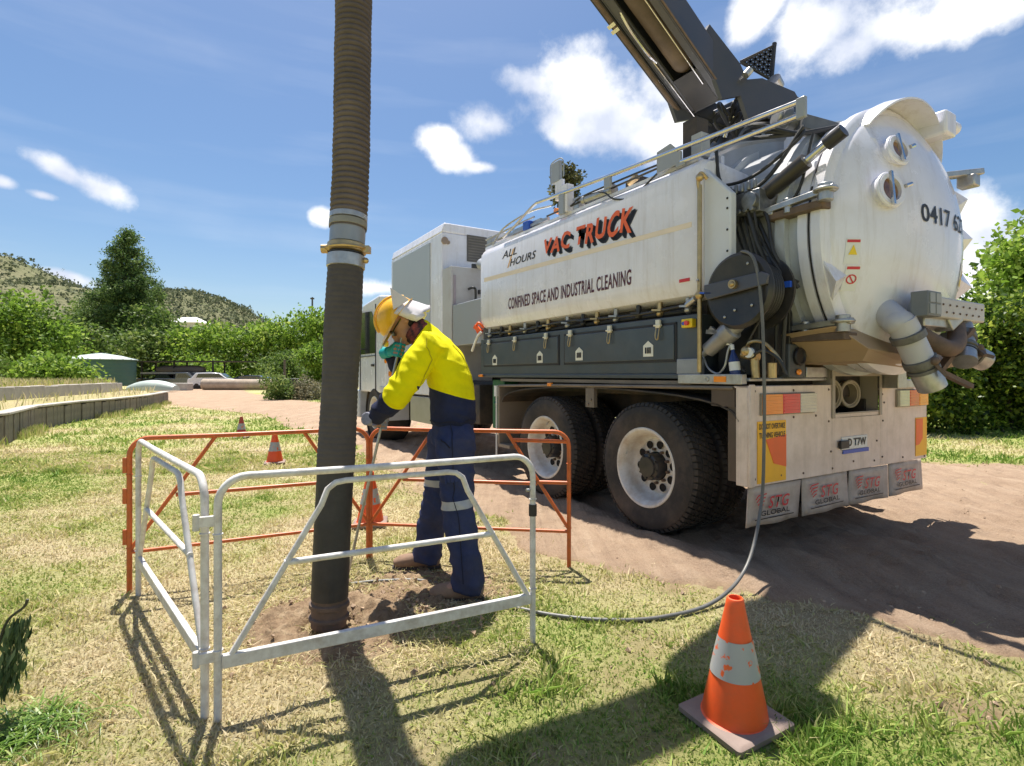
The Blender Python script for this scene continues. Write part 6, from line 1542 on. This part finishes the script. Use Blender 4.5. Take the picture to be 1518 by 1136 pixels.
wall('retaining_wall', wp_, .52, .16, CONC, 'lower grey retaining wall of upright posts with a pale coping beside the grass', h1=.45)
up = [(float(wall_line_x(y)) - 1.55, y) for y in (3.0, 6.0, 9.0, 11.0, 13.5, 16.5, 19.5, 22.5)]
wall('terrace_wall', up, .34, .2, CONCL, 'upper pale concrete terrace wall set back above the retaining wall', z0=.62, pw=.8, jitter=.02, cap=False)
# terrace soil behind the walls
def terrace():
    ys = np.linspace(-8, 60, 120); u = np.linspace(0, 1, 130); Y, U = np.meshgrid(ys, u, indexing='ij')
    X = wall_line_x(np.clip(Y, -40, 25)) - .05 - 60 * U ** 2.2; D = wall_line_x(np.clip(Y, -40, 25)) - X
    Z = .50 + .12 * sstep(0, 1, D) + .30 * sstep(1.58, 1.78, D) + .6 * sstep(4, 22, D) + (fbm(X * .6, Y * .6) - .5) * .25 * sstep(2.5, 4, D)
    Z = Z * (1 - sstep(23.0, 25.0, Y)) - .3 * sstep(23, 25, Y)
    o = grid_mesh('terrace_ground', X, Y, Z, GM, None, {'green': green_amt(X, Y) * .8, 'bare': np.clip(bare_amt(X, Y) + .3 * (D < 2), 0, 1), 'road': np.zeros_like(X)})
    return tag(o, kind='structure')
terrace()

# ================================================================ plants and trees
def crown_pts(g, n, lobes):
    """points on the outer parts of a set of lobes (cx, cy, cz, rx, ry, rz)"""
    L = np.array(lobes); w = L[:, 3] * L[:, 5] + L[:, 4] * L[:, 5]; k = g.choice(len(L), n, p=w / w.sum())
    d = g.normal(size=(n, 3)); d /= np.linalg.norm(d, axis=1)[:, None]; r = g.random(n) ** .35
    r = r * (1 + .28 * (fbm(d[:, 0] * 3 + k * 3.7 + 9, d[:, 2] * 3 + d[:, 1] * 2 + 9) - .5) * 2)
    return L[k, :3] + d * L[k, 3:6] * r[:, None], d
def foliage(name, lobes, n, size, m, parent, seed=0, clump=7, spread=.5, tone=.5, tvar=.22, aspect=.6, droop=.2):
    g = np.random.default_rng(seed); nc = n // clump
    P, D = crown_pts(g, nc, lobes)
    P = np.repeat(P, clump, 0) + g.normal(0, size * spread * 1.6, (nc * clump, 3)); D = np.repeat(D, clump, 0)
    t = np.repeat(g.normal(0, tvar, nc), clump) + g.normal(0, .1, nc * clump) + tone
    V = leaves(P, size, g, D, aspect, droop)
    return soup(name, V, 4, m, np.clip(t, 0, 1), parent)
def trunk(parent, h, r, lean=(0, 0), seed=0, limbs=6, m=None, top=None):
    rr = random.Random(seed); b = MB(); x = y = 0; pts = []; rs = []
    for i in range(8): t = i / 7; pts.append(Vector((lean[0] * t + rr.uniform(-.03, .03) * h * .3, lean[1] * t, h * t - .1))); rs.append(r * (1.25 if i == 0 else 1) * (1 - .75 * t))
    b.tube(pts, rs, 10)
    for k in range(limbs):
        t = rr.uniform(.35, .9); p = pts[int(t * 7)]; a = rr.uniform(0, 2 * PI); L = h * rr.uniform(.2, .4)
        q = [p + Vector((math.cos(a), math.sin(a), .8 * s + .1)) * L * s for s in (0, .3, .65, 1)]; b.tube(q, [r * .4, r * .3, r * .18, r * .06], 7)
    return b.build('trunk', m or BARK, parent)
BARK = mat('bark', (.12, .095, .075), .95, var=.35, vscale=6, bump=.8, bscale=20)
BARKP = mat('pale_bark', (.35, .31, .27), .9, var=.25, vscale=5, bump=.5, bscale=20)
L_BRI = leaf_mat('leaf_bright', [(0, (.05, .10, .012)), (.4, (.15, .26, .03)), (.7, (.27, .40, .055)), (1, (.42, .50, .11))], .45)
L_MID = leaf_mat('leaf_mid', [(0, (.03, .055, .012)), (.4, (.09, .155, .028)), (.7, (.16, .24, .05)), (1, (.28, .33, .10))], .4)
L_DRK = leaf_mat('leaf_dark', [(0, (.018, .045, .015)), (.4, (.07, .13, .035)), (.7, (.14, .22, .06)), (1, (.24, .32, .10))], .3)
L_OLV = leaf_mat('leaf_olive', [(0, (.04, .045, .02)), (.4, (.10, .105, .05)), (.7, (.17, .165, .09)), (1, (.28, .25, .15))], .25)
L_SHR = leaf_mat('leaf_shrub', [(0, (.015, .035, .006)), (.35, (.06, .115, .015)), (.65, (.21, .31, .035)), (1, (.48, .54, .09))], .4, .4)
L_DRY = leaf_mat('leaf_straw', [(0, (.16, .12, .06)), (.5, (.34, .27, .14)), (1, (.52, .44, .27))], .3)
def lobes_round(g, h, w, n=9, base=.25, flat=1.0):
    out = []
    for i in range(n):
        a = g.uniform(0, 2 * PI); rr_ = w * .5 * g.uniform(.1, .62); z = h * g.uniform(base + .12, .82)
        s = w * g.uniform(.16, .30); out.append((rr_ * math.cos(a), rr_ * math.sin(a), z, s, s, s * .8 * flat))
    out.append((0, 0, h * .86, w * .22, w * .22, h * .14)); return out
def tree(name, x, y, h, w, label, m, n=6000, size=.35, seed=0, z=0, cat='tree', group=None, base=.2, tone=.5, lobes=None, nl=10, tr=True, tvar=.22, bark=None):
    g = np.random.default_rng(seed + 100); root = empty(name, (x, y, z)); tag(root, label, cat, group)
    if tr: trunk(root, h * .75, max(.06, h * .022), seed=seed, m=bark)
    foliage('crown', lobes or lobes_round(g, h, w, nl, base), n, size, m, root, seed, tone=tone, tvar=tvar)
    return root
gB = 'trees and bushes beyond the yard'
# the tall conifer
def conifer(x, y, h):
    root = empty('conifer_tree', (x, y, 0)); tag(root, 'tall dark pointed conifer rising above the other trees on the left', 'tree')
    trunk(root, h * .98, .45, seed=3, limbs=0); g = np.random.default_rng(4); lb = []
    bm_ = MB()
    for i in range(210):
        t = g.uniform(.10, 1) ; z = h * (.16 + .84 * (1 - (1 - t) ** 1.0)); R0 = h * .275 * (1 - t) ** .70 * g.uniform(.6, 1.12) + .25
        a = g.uniform(0, 2 * PI); s = .42 + 1.3 * (1 - t)
        for q in (.5, .95): lb.append((R0 * q * math.cos(a), R0 * q * math.sin(a), z + R0 * q * .22, s * .9, s * .9, s * .42))
        bm_.tube([(0, 0, z - .2), (R0 * .5 * math.cos(a), R0 * .5 * math.sin(a), z), (R0 * math.cos(a), R0 * math.sin(a), z + R0 * .22)], [.10, .06, .02], 5)
    bm_.build('branch', BARK, root); foliage('crown', lb, 60000, .42, L_DRK, root, 5, clump=9, tone=.55, tvar=.28, aspect=.4)
conifer(-64, 90, 25.3)
tree('leafy_tree', -58, 86, 12.5, 13, 'dense mid green tree growing against the foot of the tall conifer', L_MID, 9000, .5, 11, nl=14, group=gB, tone=.45)
tree('leafy_tree', -72, 92, 14, 11, 'mid green tree just left of the tall conifer', L_MID, 9000, .5, 12, nl=12, group=gB, tone=.55)
tree('leafy_tree', -41.5, 46, 7.7, 9.0, 'large green tree at the left edge behind the terrace walls', L_BRI, 14000, .34, 13, nl=14, group=gB, tone=.42)
tree('leafy_tree', -46, 50, 6.6, 7, 'second green tree left of the round water tank', L_MID, 10000, .34, 14, nl=12, group=gB, tone=.6)
tree('leafy_tree', -55, 47, 9.5, 10, 'green tree standing outside the left edge of the view', L_MID, 7000, .4, 15, nl=12, group=gB)
spots = [(-62, 78, 8.6, 13, L_MID, .5), (-52, 80, 8.2, 12, L_MID, .6), (-70, 70, 8, 13, L_MID, .7), (-44, 79, 8.6, 13, L_BRI, .48), (-35.5, 80, 8.9, 13, L_BRI, .55), (-27.5, 80, 10.4, 12, L_BRI, .45), (-20, 79, 10.2, 12, L_MID, .62), (-12, 80, 9.6, 12, L_BRI, .48), (-3, 82, 9.4, 12, L_MID, .55), (7, 84, 9, 12, L_MID, .5)]
names_ = ['olive green spreading tree behind the round water tank', 'pale olive tree left of the tall conifer base', 'dull olive tree at the far left below the hill', 'bright green tree right of the tall conifer', 'bright green tree in front of the white roof', 'tallest bright green tree in the row right of the white roof', 'mid green tree at the right of the row near the utility pole', 'bright green tree behind the cab, largely hidden', 'mid green tree behind the engine enclosure', 'mid green tree behind the truck tank, out of sight from the front']
for i, (x, y, h, w, m_, tn) in enumerate(spots): tree('broad_tree', x, y, h, w, names_[i], m_, 8500, .55, 30 + i, nl=15, base=.02, group=gB, tone=tn, tr=i % 2 == 0)
# lower scrub in front of them
for i, (x, y, h, w, lab) in enumerate([(-36, 64, 3.4, 9, 'low bright scrub to the right of the round water tank'), (-27, 66, 3.6, 9, 'low green scrub behind the parked vehicles'), (-19, 64, 3.2, 8, 'pale green scrub left of the utility pole'), (-54, 63, 3.8, 9, 'low scrub left of the round water tank')]):
    tree('scrub_bush', x, y, h, w, lab, (L_BRI, L_MID, L_OLV, L_MID)[i], 5000, .34, 60 + i, cat='bush', nl=12, base=-.1, tone=.5, tr=False)
tree('roadside_bush', -12.3, 34, 3.3, 2.6, 'tall leafy bush at the road edge just left of the suction hose', L_BRI, 9000, .17, 70, cat='bush', nl=10, base=-.1, tone=.4, tr=False)
tree('roadside_bush', -11.9, 28, 1.1, 2.2, 'small green bush on the verge by the bend in the road', L_MID, 4000, .13, 71, cat='bush', nl=8, base=-.15, tone=.65, tr=False)
tree('dry_bush', -10.7, 28, 1.15, 2.0, 'pale straw coloured bush beside the small green one', L_OLV, 4000, .12, 72, cat='bush', nl=8, base=-.15, tone=.8, tr=False)
# shrubs on the terrace, left
for i, (x, y, h, w, z_, lab, m_) in enumerate([(-17.5, 20.5, 1.4, 3.4, .9, 'low green shrub on the terrace left of the water tank', L_BRI), (-19.5, 18.5, 1.6, 3.6, 1.0, 'broad green shrub at the left end of the terrace', L_MID), (-25, 24, 2.6, 5, 1.1, 'taller green shrub further back on the terrace', L_MID)]):
    tree('terrace_shrub', x, y, h * .75, w, lab, m_, 6000, .16, 80 + i, z=z_, cat='shrub', nl=10, base=-.2, tone=.5, tr=False)
# treetops behind the truck
tree('gum_tree', 3.5, 34, 14.4, 2.6, 'slender gum tree whose crown shows above the truck handrail', L_OLV, 3500, .24, 90, nl=6, base=.72, tone=.35, lobes=[(0, 0, 13.6, .8, .8, .8), (-.2, 0, 12.8, .7, .7, .7), (.3, .2, 12.2, .6, .6, .5)], bark=BARKP)
tree('gum_tree', 6.0, 36, 12.9, 3.4, 'lower gum tree with a flat crown beside the slender one behind the truck', L_OLV, 3500, .24, 91, nl=6, base=.72, tone=.45, lobes=[(-.6, 0, 12.0, .9, .9, .45), (.5, 0, 12.5, .9, .9, .45)], bark=BARKP)
# right-hand hedge of dense shrubs
def shrub(x, y, h, w, n, seed, lab, tone=.5, size=.11):
    g = np.random.default_rng(seed); root = empty('dense_shrub', (x, y, 0)); tag(root, lab, 'shrub', 'tall shrubs right of the truck')
    lb = []
    for i in range(26):
        a = g.uniform(0, 2 * PI); z = h * g.uniform(.08, .88); r0 = w * .5 * g.uniform(.25, .85) * (1 - .45 * (z / h) ** 2); s = w * g.uniform(.11, .19)
        lb.append((r0 * math.cos(a), r0 * math.sin(a), z, s, s, s * .9))
    lb.append((0, 0, h * .45, w * .33, w * .33, h * .42))
    trunk(root, h * .8, .07, seed=seed, limbs=9); foliage('crown', lb, n, size, L_SHR, root, seed, clump=6, tone=tone, tvar=.26, spread=.7, aspect=.62)
shrub(9.3, 12.6, 2.5, 3.0, 24000, 1, 'dense leafy shrub directly behind the truck tank outlets', .5)
shrub(11.6, 12.6, 3.4, 3.2, 28000, 2, 'tallest leafy shrub at the right edge with yellow-green tips', .5)
shrub(13.8, 12.2, 4.4, 3.4, 20000, 3, 'leafy shrub beyond the right edge of the view', .5)
shrub(7.0, 13.2, 2.3, 2.8, 12000, 4, 'shrub hidden behind the back of the truck', .45)
tree('leafy_tree', 16.9, 17.5, 6.2, 5.0, 'paler tree rising behind the right-hand shrubs', L_BRI, 12000, .22, 95, nl=14, group=gB, tone=.55)
tree('leafy_tree', 22, 22, 8, 7, 'tree further right behind the shrubs', L_MID, 7000, .3, 96, nl=12, group=gB, tone=.55)
# weeds and seed stalks on the terrace and at the walls
def weeds(n, seed, region, hmin, hmax, name, lab, m_, tone, wd=.010):
    g = np.random.default_rng(seed); x, y, z = region(g, n); n = len(x)
    h = g.uniform(hmin, hmax, n); a = g.random(n) * 2 * PI; la = g.random(n) * 2 * PI; ln_ = h * g.uniform(.1, .5, n)
    b_ = np.stack([x, y, z], 1); s = np.stack([np.cos(a), np.sin(a), 0 * a], 1) * (wd * g.uniform(.6, 1.6, n))[:, None]; l = np.stack([np.cos(la), np.sin(la), 0 * la], 1) * ln_[:, None]
    up_ = np.stack([0 * h, 0 * h, h], 1); V = np.stack([b_ - s, b_ + s, b_ + l * .4 + up_ * .6 + s * .8, b_ + l + up_, b_ + l * .4 + up_ * .6 - s * .8], 1)
    return tag(soup(name, V, 5, m_, np.clip(tone + g.normal(0, .22, n), 0, 1)), lab, 'weeds', kind='stuff')
def reg_terrace(g, n):
    y = g.uniform(5, 27, n); D = g.uniform(1.9, 12, n); x = wall_line_x(np.clip(y, 0, 25)) - D; k = y < 23.5; x, y, D = x[k], y[k], D[k]
    return x, y, .90 + .6 * sstep(4, 22, D)
weeds(42000, 21, reg_terrace, .06, .32, 'terrace_weeds', 'dry straw weeds covering the terrace above the walls', GRASS, .3, .014)
def reg_foot(g, n):
    y = g.uniform(5, 24, n); k = fbm(y * .8, y * 0 + 3) + g.random(n) * .3 > .76; y = y[k]; x = wall_line_x(y) + np.abs(g.normal(.12, .16, len(y))); return x, y, zground(x, y)
weeds(9000, 22, reg_foot, .05, .22, 'wall_weeds', 'tufts of weeds along the foot of the lower wall', GRASS, .5, .008)
def reg_shelf(g, n):
    y = g.uniform(6, 24, n); x = wall_line_x(y) - g.uniform(.15, 1.6, n); return x, y, .55 + 0 * x
weeds(420, 23, reg_shelf, .10, .34, 'shelf_weeds', 'thin dry stalks growing between the two walls', GRASS, .25, .010)
# plant in the lower left corner: a drooping dark seed head and grassy leaves
pl_ = empty('strappy_plant', (-1.75, 1.98, zg(-1.75, 1.98))); tag(pl_, 'strappy leaved plant with a dark drooping seed head at the lower left corner', 'plant')
PLM = leaf_mat('strappy_leaf', [(0, (.04, .09, .01)), (.5, (.13, .24, .03)), (1, (.36, .42, .12))], .35, .35)
g = np.random.default_rng(41)
def straps(n, L0, wd, spread, parent, nm, m_, tone, origin=(0, 0, 0)):
    V = []; tn = []
    for i in range(n):
        a = g.uniform(0, 2 * PI); L = L0 * g.uniform(.5, 1.1); up0 = g.uniform(.5, 1.3); p = Vector(origin) + Vector((g.normal(0, spread), g.normal(0, spread), 0)); d = Vector((math.cos(a), math.sin(a), up0)).normalized(); s = d.cross(Vector((0, 0, 1))).normalized() * wd; tt = g.normal(tone, .2)
        for k in range(4):
            d2 = (d + Vector((0, 0, -.42))).normalized(); q = p + d * L / 4; w0_, w1_ = 1 - k / 4.3, 1 - (k + 1) / 4.3
            V.append([p - s * w0_, p + s * w0_, q + s * w1_, q - s * w1_]); tn.append(tt); p = q; d = d2
    return soup(nm, np.array([[tuple(v) for v in f] for f in V]), 4, m_, np.clip(np.array(tn), 0, 1), parent)
straps(340, .17, .0045, .07, pl_, 'leaf_clump', PLM, .5, (.0, -.04, 0))
straps(130, .13, .004, .11, pl_, 'leaf_clump', PLM, .75, (.05, -.10, 0))['kind'] = 'stuff'
b = MB(); b.tube(catmull([(-.16, .0, -.03), (-.17, .01, .15), (-.13, .02, .36), (-.06, .02, .43), (-.045, .02, .46)]), .005, 6); b.build('stem', mat('dark_stem', (.05, .05, .03), .7), pl_)
sh2 = leaf_mat('seed_head_leaf', [(0, (.02, .045, .02)), (.5, (.07, .12, .05)), (1, (.22, .28, .14))], .15, .4)
V = []; tn = []
for i in range(330):
    t = g.random(); c = Vector((-.075 - .06 * t + g.normal(0, .012 + .016 * math.sin(PI * t)), .02 + g.normal(0, .02), .40 - .27 * t)); d = Vector((g.normal(-.15, .16), g.normal(0, .16), -1)).normalized() * .06; s = d.cross(Vector((g.normal(), g.normal(), 0))).normalized() * .006
    V.append([c, c + d * .45 + s, c + d, c + d * .45 - s]); tn.append(g.normal(.45, .22))
soup('seed_head', np.array([[tuple(v) for v in f] for f in V]), 4, sh2, np.clip(np.array(tn), 0, 1), pl_)

# ================================================================ hills
def hillmat():
    m = bpy.data.materials.new('hill'); nt, b = nodes_of(m); tc = nt.nodes.new('ShaderNodeTexCoord'); P = tc.outputs['Object']
    a = ramp(nt, nnoise(nt, P, .010, 8, .7), [(.35, (.11, .13, .065)), (.5, (.17, .17, .09)), (.66, (.25, .23, .14))])
    s = ramp(nt, nnoise(nt, P, .11, 6, .8), [(.42, (.07, .09, .045)), (.55, (.21, .20, .13))])
    nt.links.new(nmix(nt, .5, a, s), b.inputs['Base Color']); b.inputs['Roughness'].default_value = 1; b.inputs['Specular IOR Level'].default_value = 0
    return m
HILL = hillmat()
L_HILL = leaf_mat('leaf_hillside', [(0, (.10, .12, .065)), (.5, (.14, .16, .09)), (1, (.19, .205, .12))], .25, .9)
def hill(name, pxs, D, depth, seed):
    """ridge whose skyline passes through the given (azimuth px, height px) pairs at distance D"""
    az = np.array([(p[0] - 759) / 800 for p in pxs]); hz = np.array([(556 - p[1]) / 800 * D for p in pxs])
    U = np.linspace(az[0], az[-1], 240); T_ = np.linspace(-1, 1, 70); UU, TT = np.meshgrid(U, T_)
    H0 = np.interp(UU, az, hz); Yh = D + TT * depth; X_ = UU * D + (UU * TT * depth * .2); prof_ = np.cos(TT * PI / 2) ** .9
    n_ = fbm(X_ / 45 + seed, Yh / 45 + 3); n2_ = fbm(X_ / 13 + seed, Yh / 13, 3)
    Z_ = H0 * prof_ * (1 + (n_ - .5) * .5 * (1 - prof_)) + (n2_ - .5) * H0 * .05 - 2
    o = grid_mesh(name, X_, Yh, Z_, HILL); tag(o, kind='structure')
    # bush cover: thousands of small crowns
    g = np.random.default_rng(seed); k = g.integers(0, UU.size, 15000); k = k[(TT.ravel()[k] < .25) & (H0.ravel()[k] > 3)]
    P = np.stack([X_.ravel()[k], Yh.ravel()[k], Z_.ravel()[k]], 1) + g.normal(0, 1.5, (len(k), 3)) * [3, 3, .2]
    s = g.uniform(.7, 1.9, len(k)) * min(1.1, D / 480)
    P = np.repeat(P, 5, 0); s = np.repeat(s, 5); V = leaves(P + g.normal(0, 1, P.shape) * s[:, None] * .4 + [0, 0, 1.0], s[:, None] * 1.5, g, None, .8)
    return tag(soup('hill_scrub', V, 4, L_HILL, np.clip(g.normal(.42, .25, len(V)), 0, 1)), 'scattered scrub and small trees covering the dry hillside', 'scrub', kind='stuff')
hill('hill', [(-900, 460), (-500, 330), (-200, 352), (-60, 360), (0, 372), (30, 386), (62, 402), (92, 416), (125, 425), (160, 430), (200, 445), (260, 480), (340, 530), (420, 556)], 420, 230, 3)
hill('far_hill', [(60, 520), (130, 468), (180, 446), (225, 434), (262, 430), (300, 431), (330, 441), (352, 452), (400, 480), (470, 520), (540, 556)], 620, 200, 7)
hill('right_hill', [(1300, 556), (1500, 520), (1750, 490), (2100, 510), (2500, 556)], 700, 200, 9)

# ================================================================ yard beyond the road
GREENT = mat('tank_green', (.045, .11, .085), .5, var=.08, vscale=.5, dirt=(.06, .1, .08), dirt_amt=.4)
tk_ = empty('water_tank', (-34.5, 45.3, .35)); tag(tk_, 'round green corrugated water tank with a pale low cone roof', 'water tank')
b = MB(); pr = []
for i in range(40): pr.append((2.44 + .02 * (i % 2), i * 2.2 / 39))
b.lathe(pr, (0, 0, 0), (0, 0, 1), 60); b.build('tank_wall', GREENT, tk_)
b = MB(); b.lathe([(2.6, 2.17), (2.6, 2.22), (1.4, 2.55), (.2, 2.74), (0, 2.75)], (0, 0, 0), (0, 0, 1), 60)
for k in range(20): a = 2 * PI * k / 20; b.bar((.3 * math.cos(a), .3 * math.sin(a), 2.745), (2.58 * math.cos(a), 2.58 * math.sin(a), 2.25), .06, .03)
b.build('roof', mat('tank_roof', (.46, .52, .48), .5, var=.08), tk_)
def at_g(px, py): y = 800 * 1.28 / (py - 556); return ((px - 759) / 800 * y, y)
# upturned pale hull
x, y = -26.6, 40.0
b = MB(); rings = []
for i in range(9):
    t = i / 8; w_ = .75 * math.sin(PI * (.12 + .76 * t)) ** .5; h_ = .78 * math.sin(PI * (.1 + .8 * t)) ** .6
    rings.append([Vector((x - 1.7 + 3.4 * t, y + w_ * math.cos(a), .12 + h_ * max(0, math.sin(a)) ** .7)) for a in [PI * j / 12 for j in range(13)]])
b.loft(rings); tag(b.build('upturned_hull', mat('pale_hull', (.46, .52, .48), .5, var=.15, vscale=1.5, dirt=(.25, .3, .27), dirt_amt=.5)), 'pale grey-green upturned boat hull lying beside the road', 'boat')
# parked vehicles
def car(x, y, rz, body, label, name='parked_car', h=1.5, L=4.4, group='vehicles parked in the yard', ute=False):
    root = empty(name, (x, y, 0), R(rz)); tag(root, label, 'car', group); W_ = 1.75
    P = [(-L / 2, .45), (-L / 2 + .05, .85), (-L / 2 + .15, .95)] + ([(-.35, .97), (-.3, h), (.7, h), (1.2, .98)] if ute else [(-L / 2 + .35, 1.0), (-L / 2 + .75, h - .04), (-.2, h), (.55, h - .06), (1.15, 1.0)]) + [(L / 2 - .15, .88), (L / 2, .7), (L / 2, .4), (L / 2 - .4, .32), (-L / 2 + .4, .32)]
    b = MB(); ins = lambda z: .0
    b.loft([[Vector((px_, -W_ / 2 + ins(z_), z_)) for px_, z_ in P], [Vector((px_, W_ / 2 - ins(z_), z_)) for px_, z_ in P]]); bd_ = b.build('body', body, root, bevel=.05, seg=2)
    b = MB(); zs = (1.03, h - .12)
    for s_ in (-1, 1):
        yy = s_ * (W_ / 2 + .006); x0_ = -.25 if ute else -L / 2 + .75
        b.add([(x0_, yy, zs[0]), (1.0, yy, zs[0]), (.55, yy, zs[1]), (x0_ + .2, yy, zs[1])], [(0, 1, 2, 3)])
    b.add([(1.19, -.7, 1.03), (1.19, .7, 1.03), (.72, .62, h - .1), (.72, -.62, h - .1)], [(0, 1, 2, 3)]); b.build('window', GLASSD, bd_)
    for sx in (-1, 1):
        for sy in (-1, 1):
            b = MB(); b.lathe([(.0, 0), (.18, 0), (.2, .02), (.32, .02), (.33, .05), (.33, .19), (.3, .21)], (sx * L * .31, sy * W_ / 2 - (.0 if sy < 0 else 0) + (-.01 if sy < 0 else .01), .33), (0, -sy, 0), 22); b.build('wheel', RUBBER, root)
    b = MB()
    for sy in (-.6, .6): b.sphere((L / 2 - .02, sy, .68), (.05, .14, .07), 10, 6)
    b.build('headlight', CLEAR, root)
    return root
car(-27.2, 49.5, 12, mat('car_white', (.7, .7, .72), .25, coat=.6), 'white car parked right of the dark rack under the trees', L=4.2)
car(-24.4, 50.5, 170, mat('car_navy', (.02, .03, .06), .2, coat=.6), 'low dark blue car parked furthest right in the yard', h=1.25)
car(-30.2, 49.6, 8, mat('car_grey', (.10, .11, .12), .25, metal=.4, coat=.6), 'dark grey utility parked just right of the dark rack', ute=True)
car(-33.2, 51.5, 4, mat('car_black', (.015, .015, .017), .25, coat=.5), 'black utility parked in the shade of the dark rack', ute=True)
# dark open rack with a flat roof, long beams on it
rk = empty('storage_rack', (-31.2, 51.0, 0)); tag(rk, 'dark open storage rack with a flat roof stacked with long beams', 'rack')
DTIM = mat('dark_timber', (.03, .025, .022), .8, var=.3, vscale=2)
for px_ in (-3.2, -.2, 3.4):
    for py_ in (-1, 1): b = MB(); b.box(px_, px_ + .12, py_, py_ + .12, 0, 2.5); b.build('post', DTIM, rk)
b = MB(); b.box(-3.5, 6.5, -1.3, 1.4, 2.5, 2.58); b.build('roof', DTIM, rk)
b = MB(); b.box(-3.3, 3.6, -1.1, 1.2, 1.3, 1.37); b.build('shelf', DTIM, rk)
for i in range(7):
    b = MB(); b.box(-3.2 + .3 * (i % 3), 3.2 - .4 * (i % 2), -1.05 + .3 * i, -.9 + .3 * i, 1.38, 1.52 + .05 * (i % 3)); b.build('beam', mat('beam_pale', (.4, .36, .32), .7, var=.2) if i % 2 == 0 else mat('beam_dark', (.06, .05, .045), .7), rk)
b = MB(); b.lathe([(.25, -2.2), (.42, -1.6), (.42, 1.6), (.25, 2.2)], (.3, -.6, 1.75), (1, 0, 0), 16, cap=True); b.build('drum', mat('drum_brown', (.12, .09, .07), .6, var=.3), rk)
# logs and slabs beside the road
b = MB(); b.cyl((-26.0, 45.5, .48), (-17.9, 45.0, .46), .46, .44, n=22); tag(b.build('concrete_pipe', mat('pipe_beige', (.42, .34, .26), .85, var=.2, vscale=1.2, dirt=(.28, .2, .14), dirt_amt=.6)), 'long beige concrete pipe lying along the far side of the road', 'pipe')
b = MB(); b.box(-29.3, -26.2, 43.6, 44.4, -.05, .62); tag(b.build('concrete_slab', CONCL, bevel=.05), 'pale concrete block between the upturned hull and the long pipe', 'slab')
b = MB(); b.box(-1.2, 1.2, -.5, .5, .05, .95); b.box(-1.25, 1.25, -.55, .55, .9, 1.0); o = b.build('black_bin', mat('bin_black', (.02, .02, .022), .5), bevel=.05); o.location = (-17.0, 42.5, 0); tag(o, 'black bin at the road side right of the long pipe', 'bin')
b = MB(); b.cyl((-19.8, 47, 0), (-19.8, 47, 2.6), .12, .1, n=10); tag(b.build('gate_post', BARK), 'short dark timber gate post right of the yard', 'post')
# utility pole
up_ = empty('utility_pole', (-29.6, 80, 0)); tag(up_, 'thin grey utility pole above the trees near the hose', 'pole')
b = MB(); b.cyl((0, 0, 0), (0, 0, 12.8), .18, .12, n=10); b.build('pole', mat('pole_grey', (.12, .11, .12), .8), up_)
b = MB(); b.box(-.25, .25, -.15, .15, 12.5, 12.7)
b.build('pole_cap', BARK, up_)
# house with a white roof on the slope
hs = empty('house', (-117, 196, 15)); tag(hs, 'distant house with a white roof showing between the trees', 'house')
b = MB(); b.box(-5, 5, -4, 4, -8, 5); b.build('wall', mat('house_wall', (.5, .47, .42), .8), hs)
b = MB(); b.loft([[Vector(p) for p in ((-5.6, -4.6, 5), (5.6, -4.6, 5), (5.6, 4.6, 5), (-5.6, 4.6, 5))], [Vector(p) for p in ((-2.5, -.2, 7.2), (2.5, -.2, 7.2), (2.5, .2, 7.2), (-2.5, .2, 7.2))]]); b.build('roof', mat('roof_white', (.75, .75, .73), .4), hs, smooth=False)
for k in (-3, 0, 3): b = MB(); b.box(k - .7, k + .7, -4.03, -4.005, 1.5, 3.3); b.build('window', GLASSD, hs)
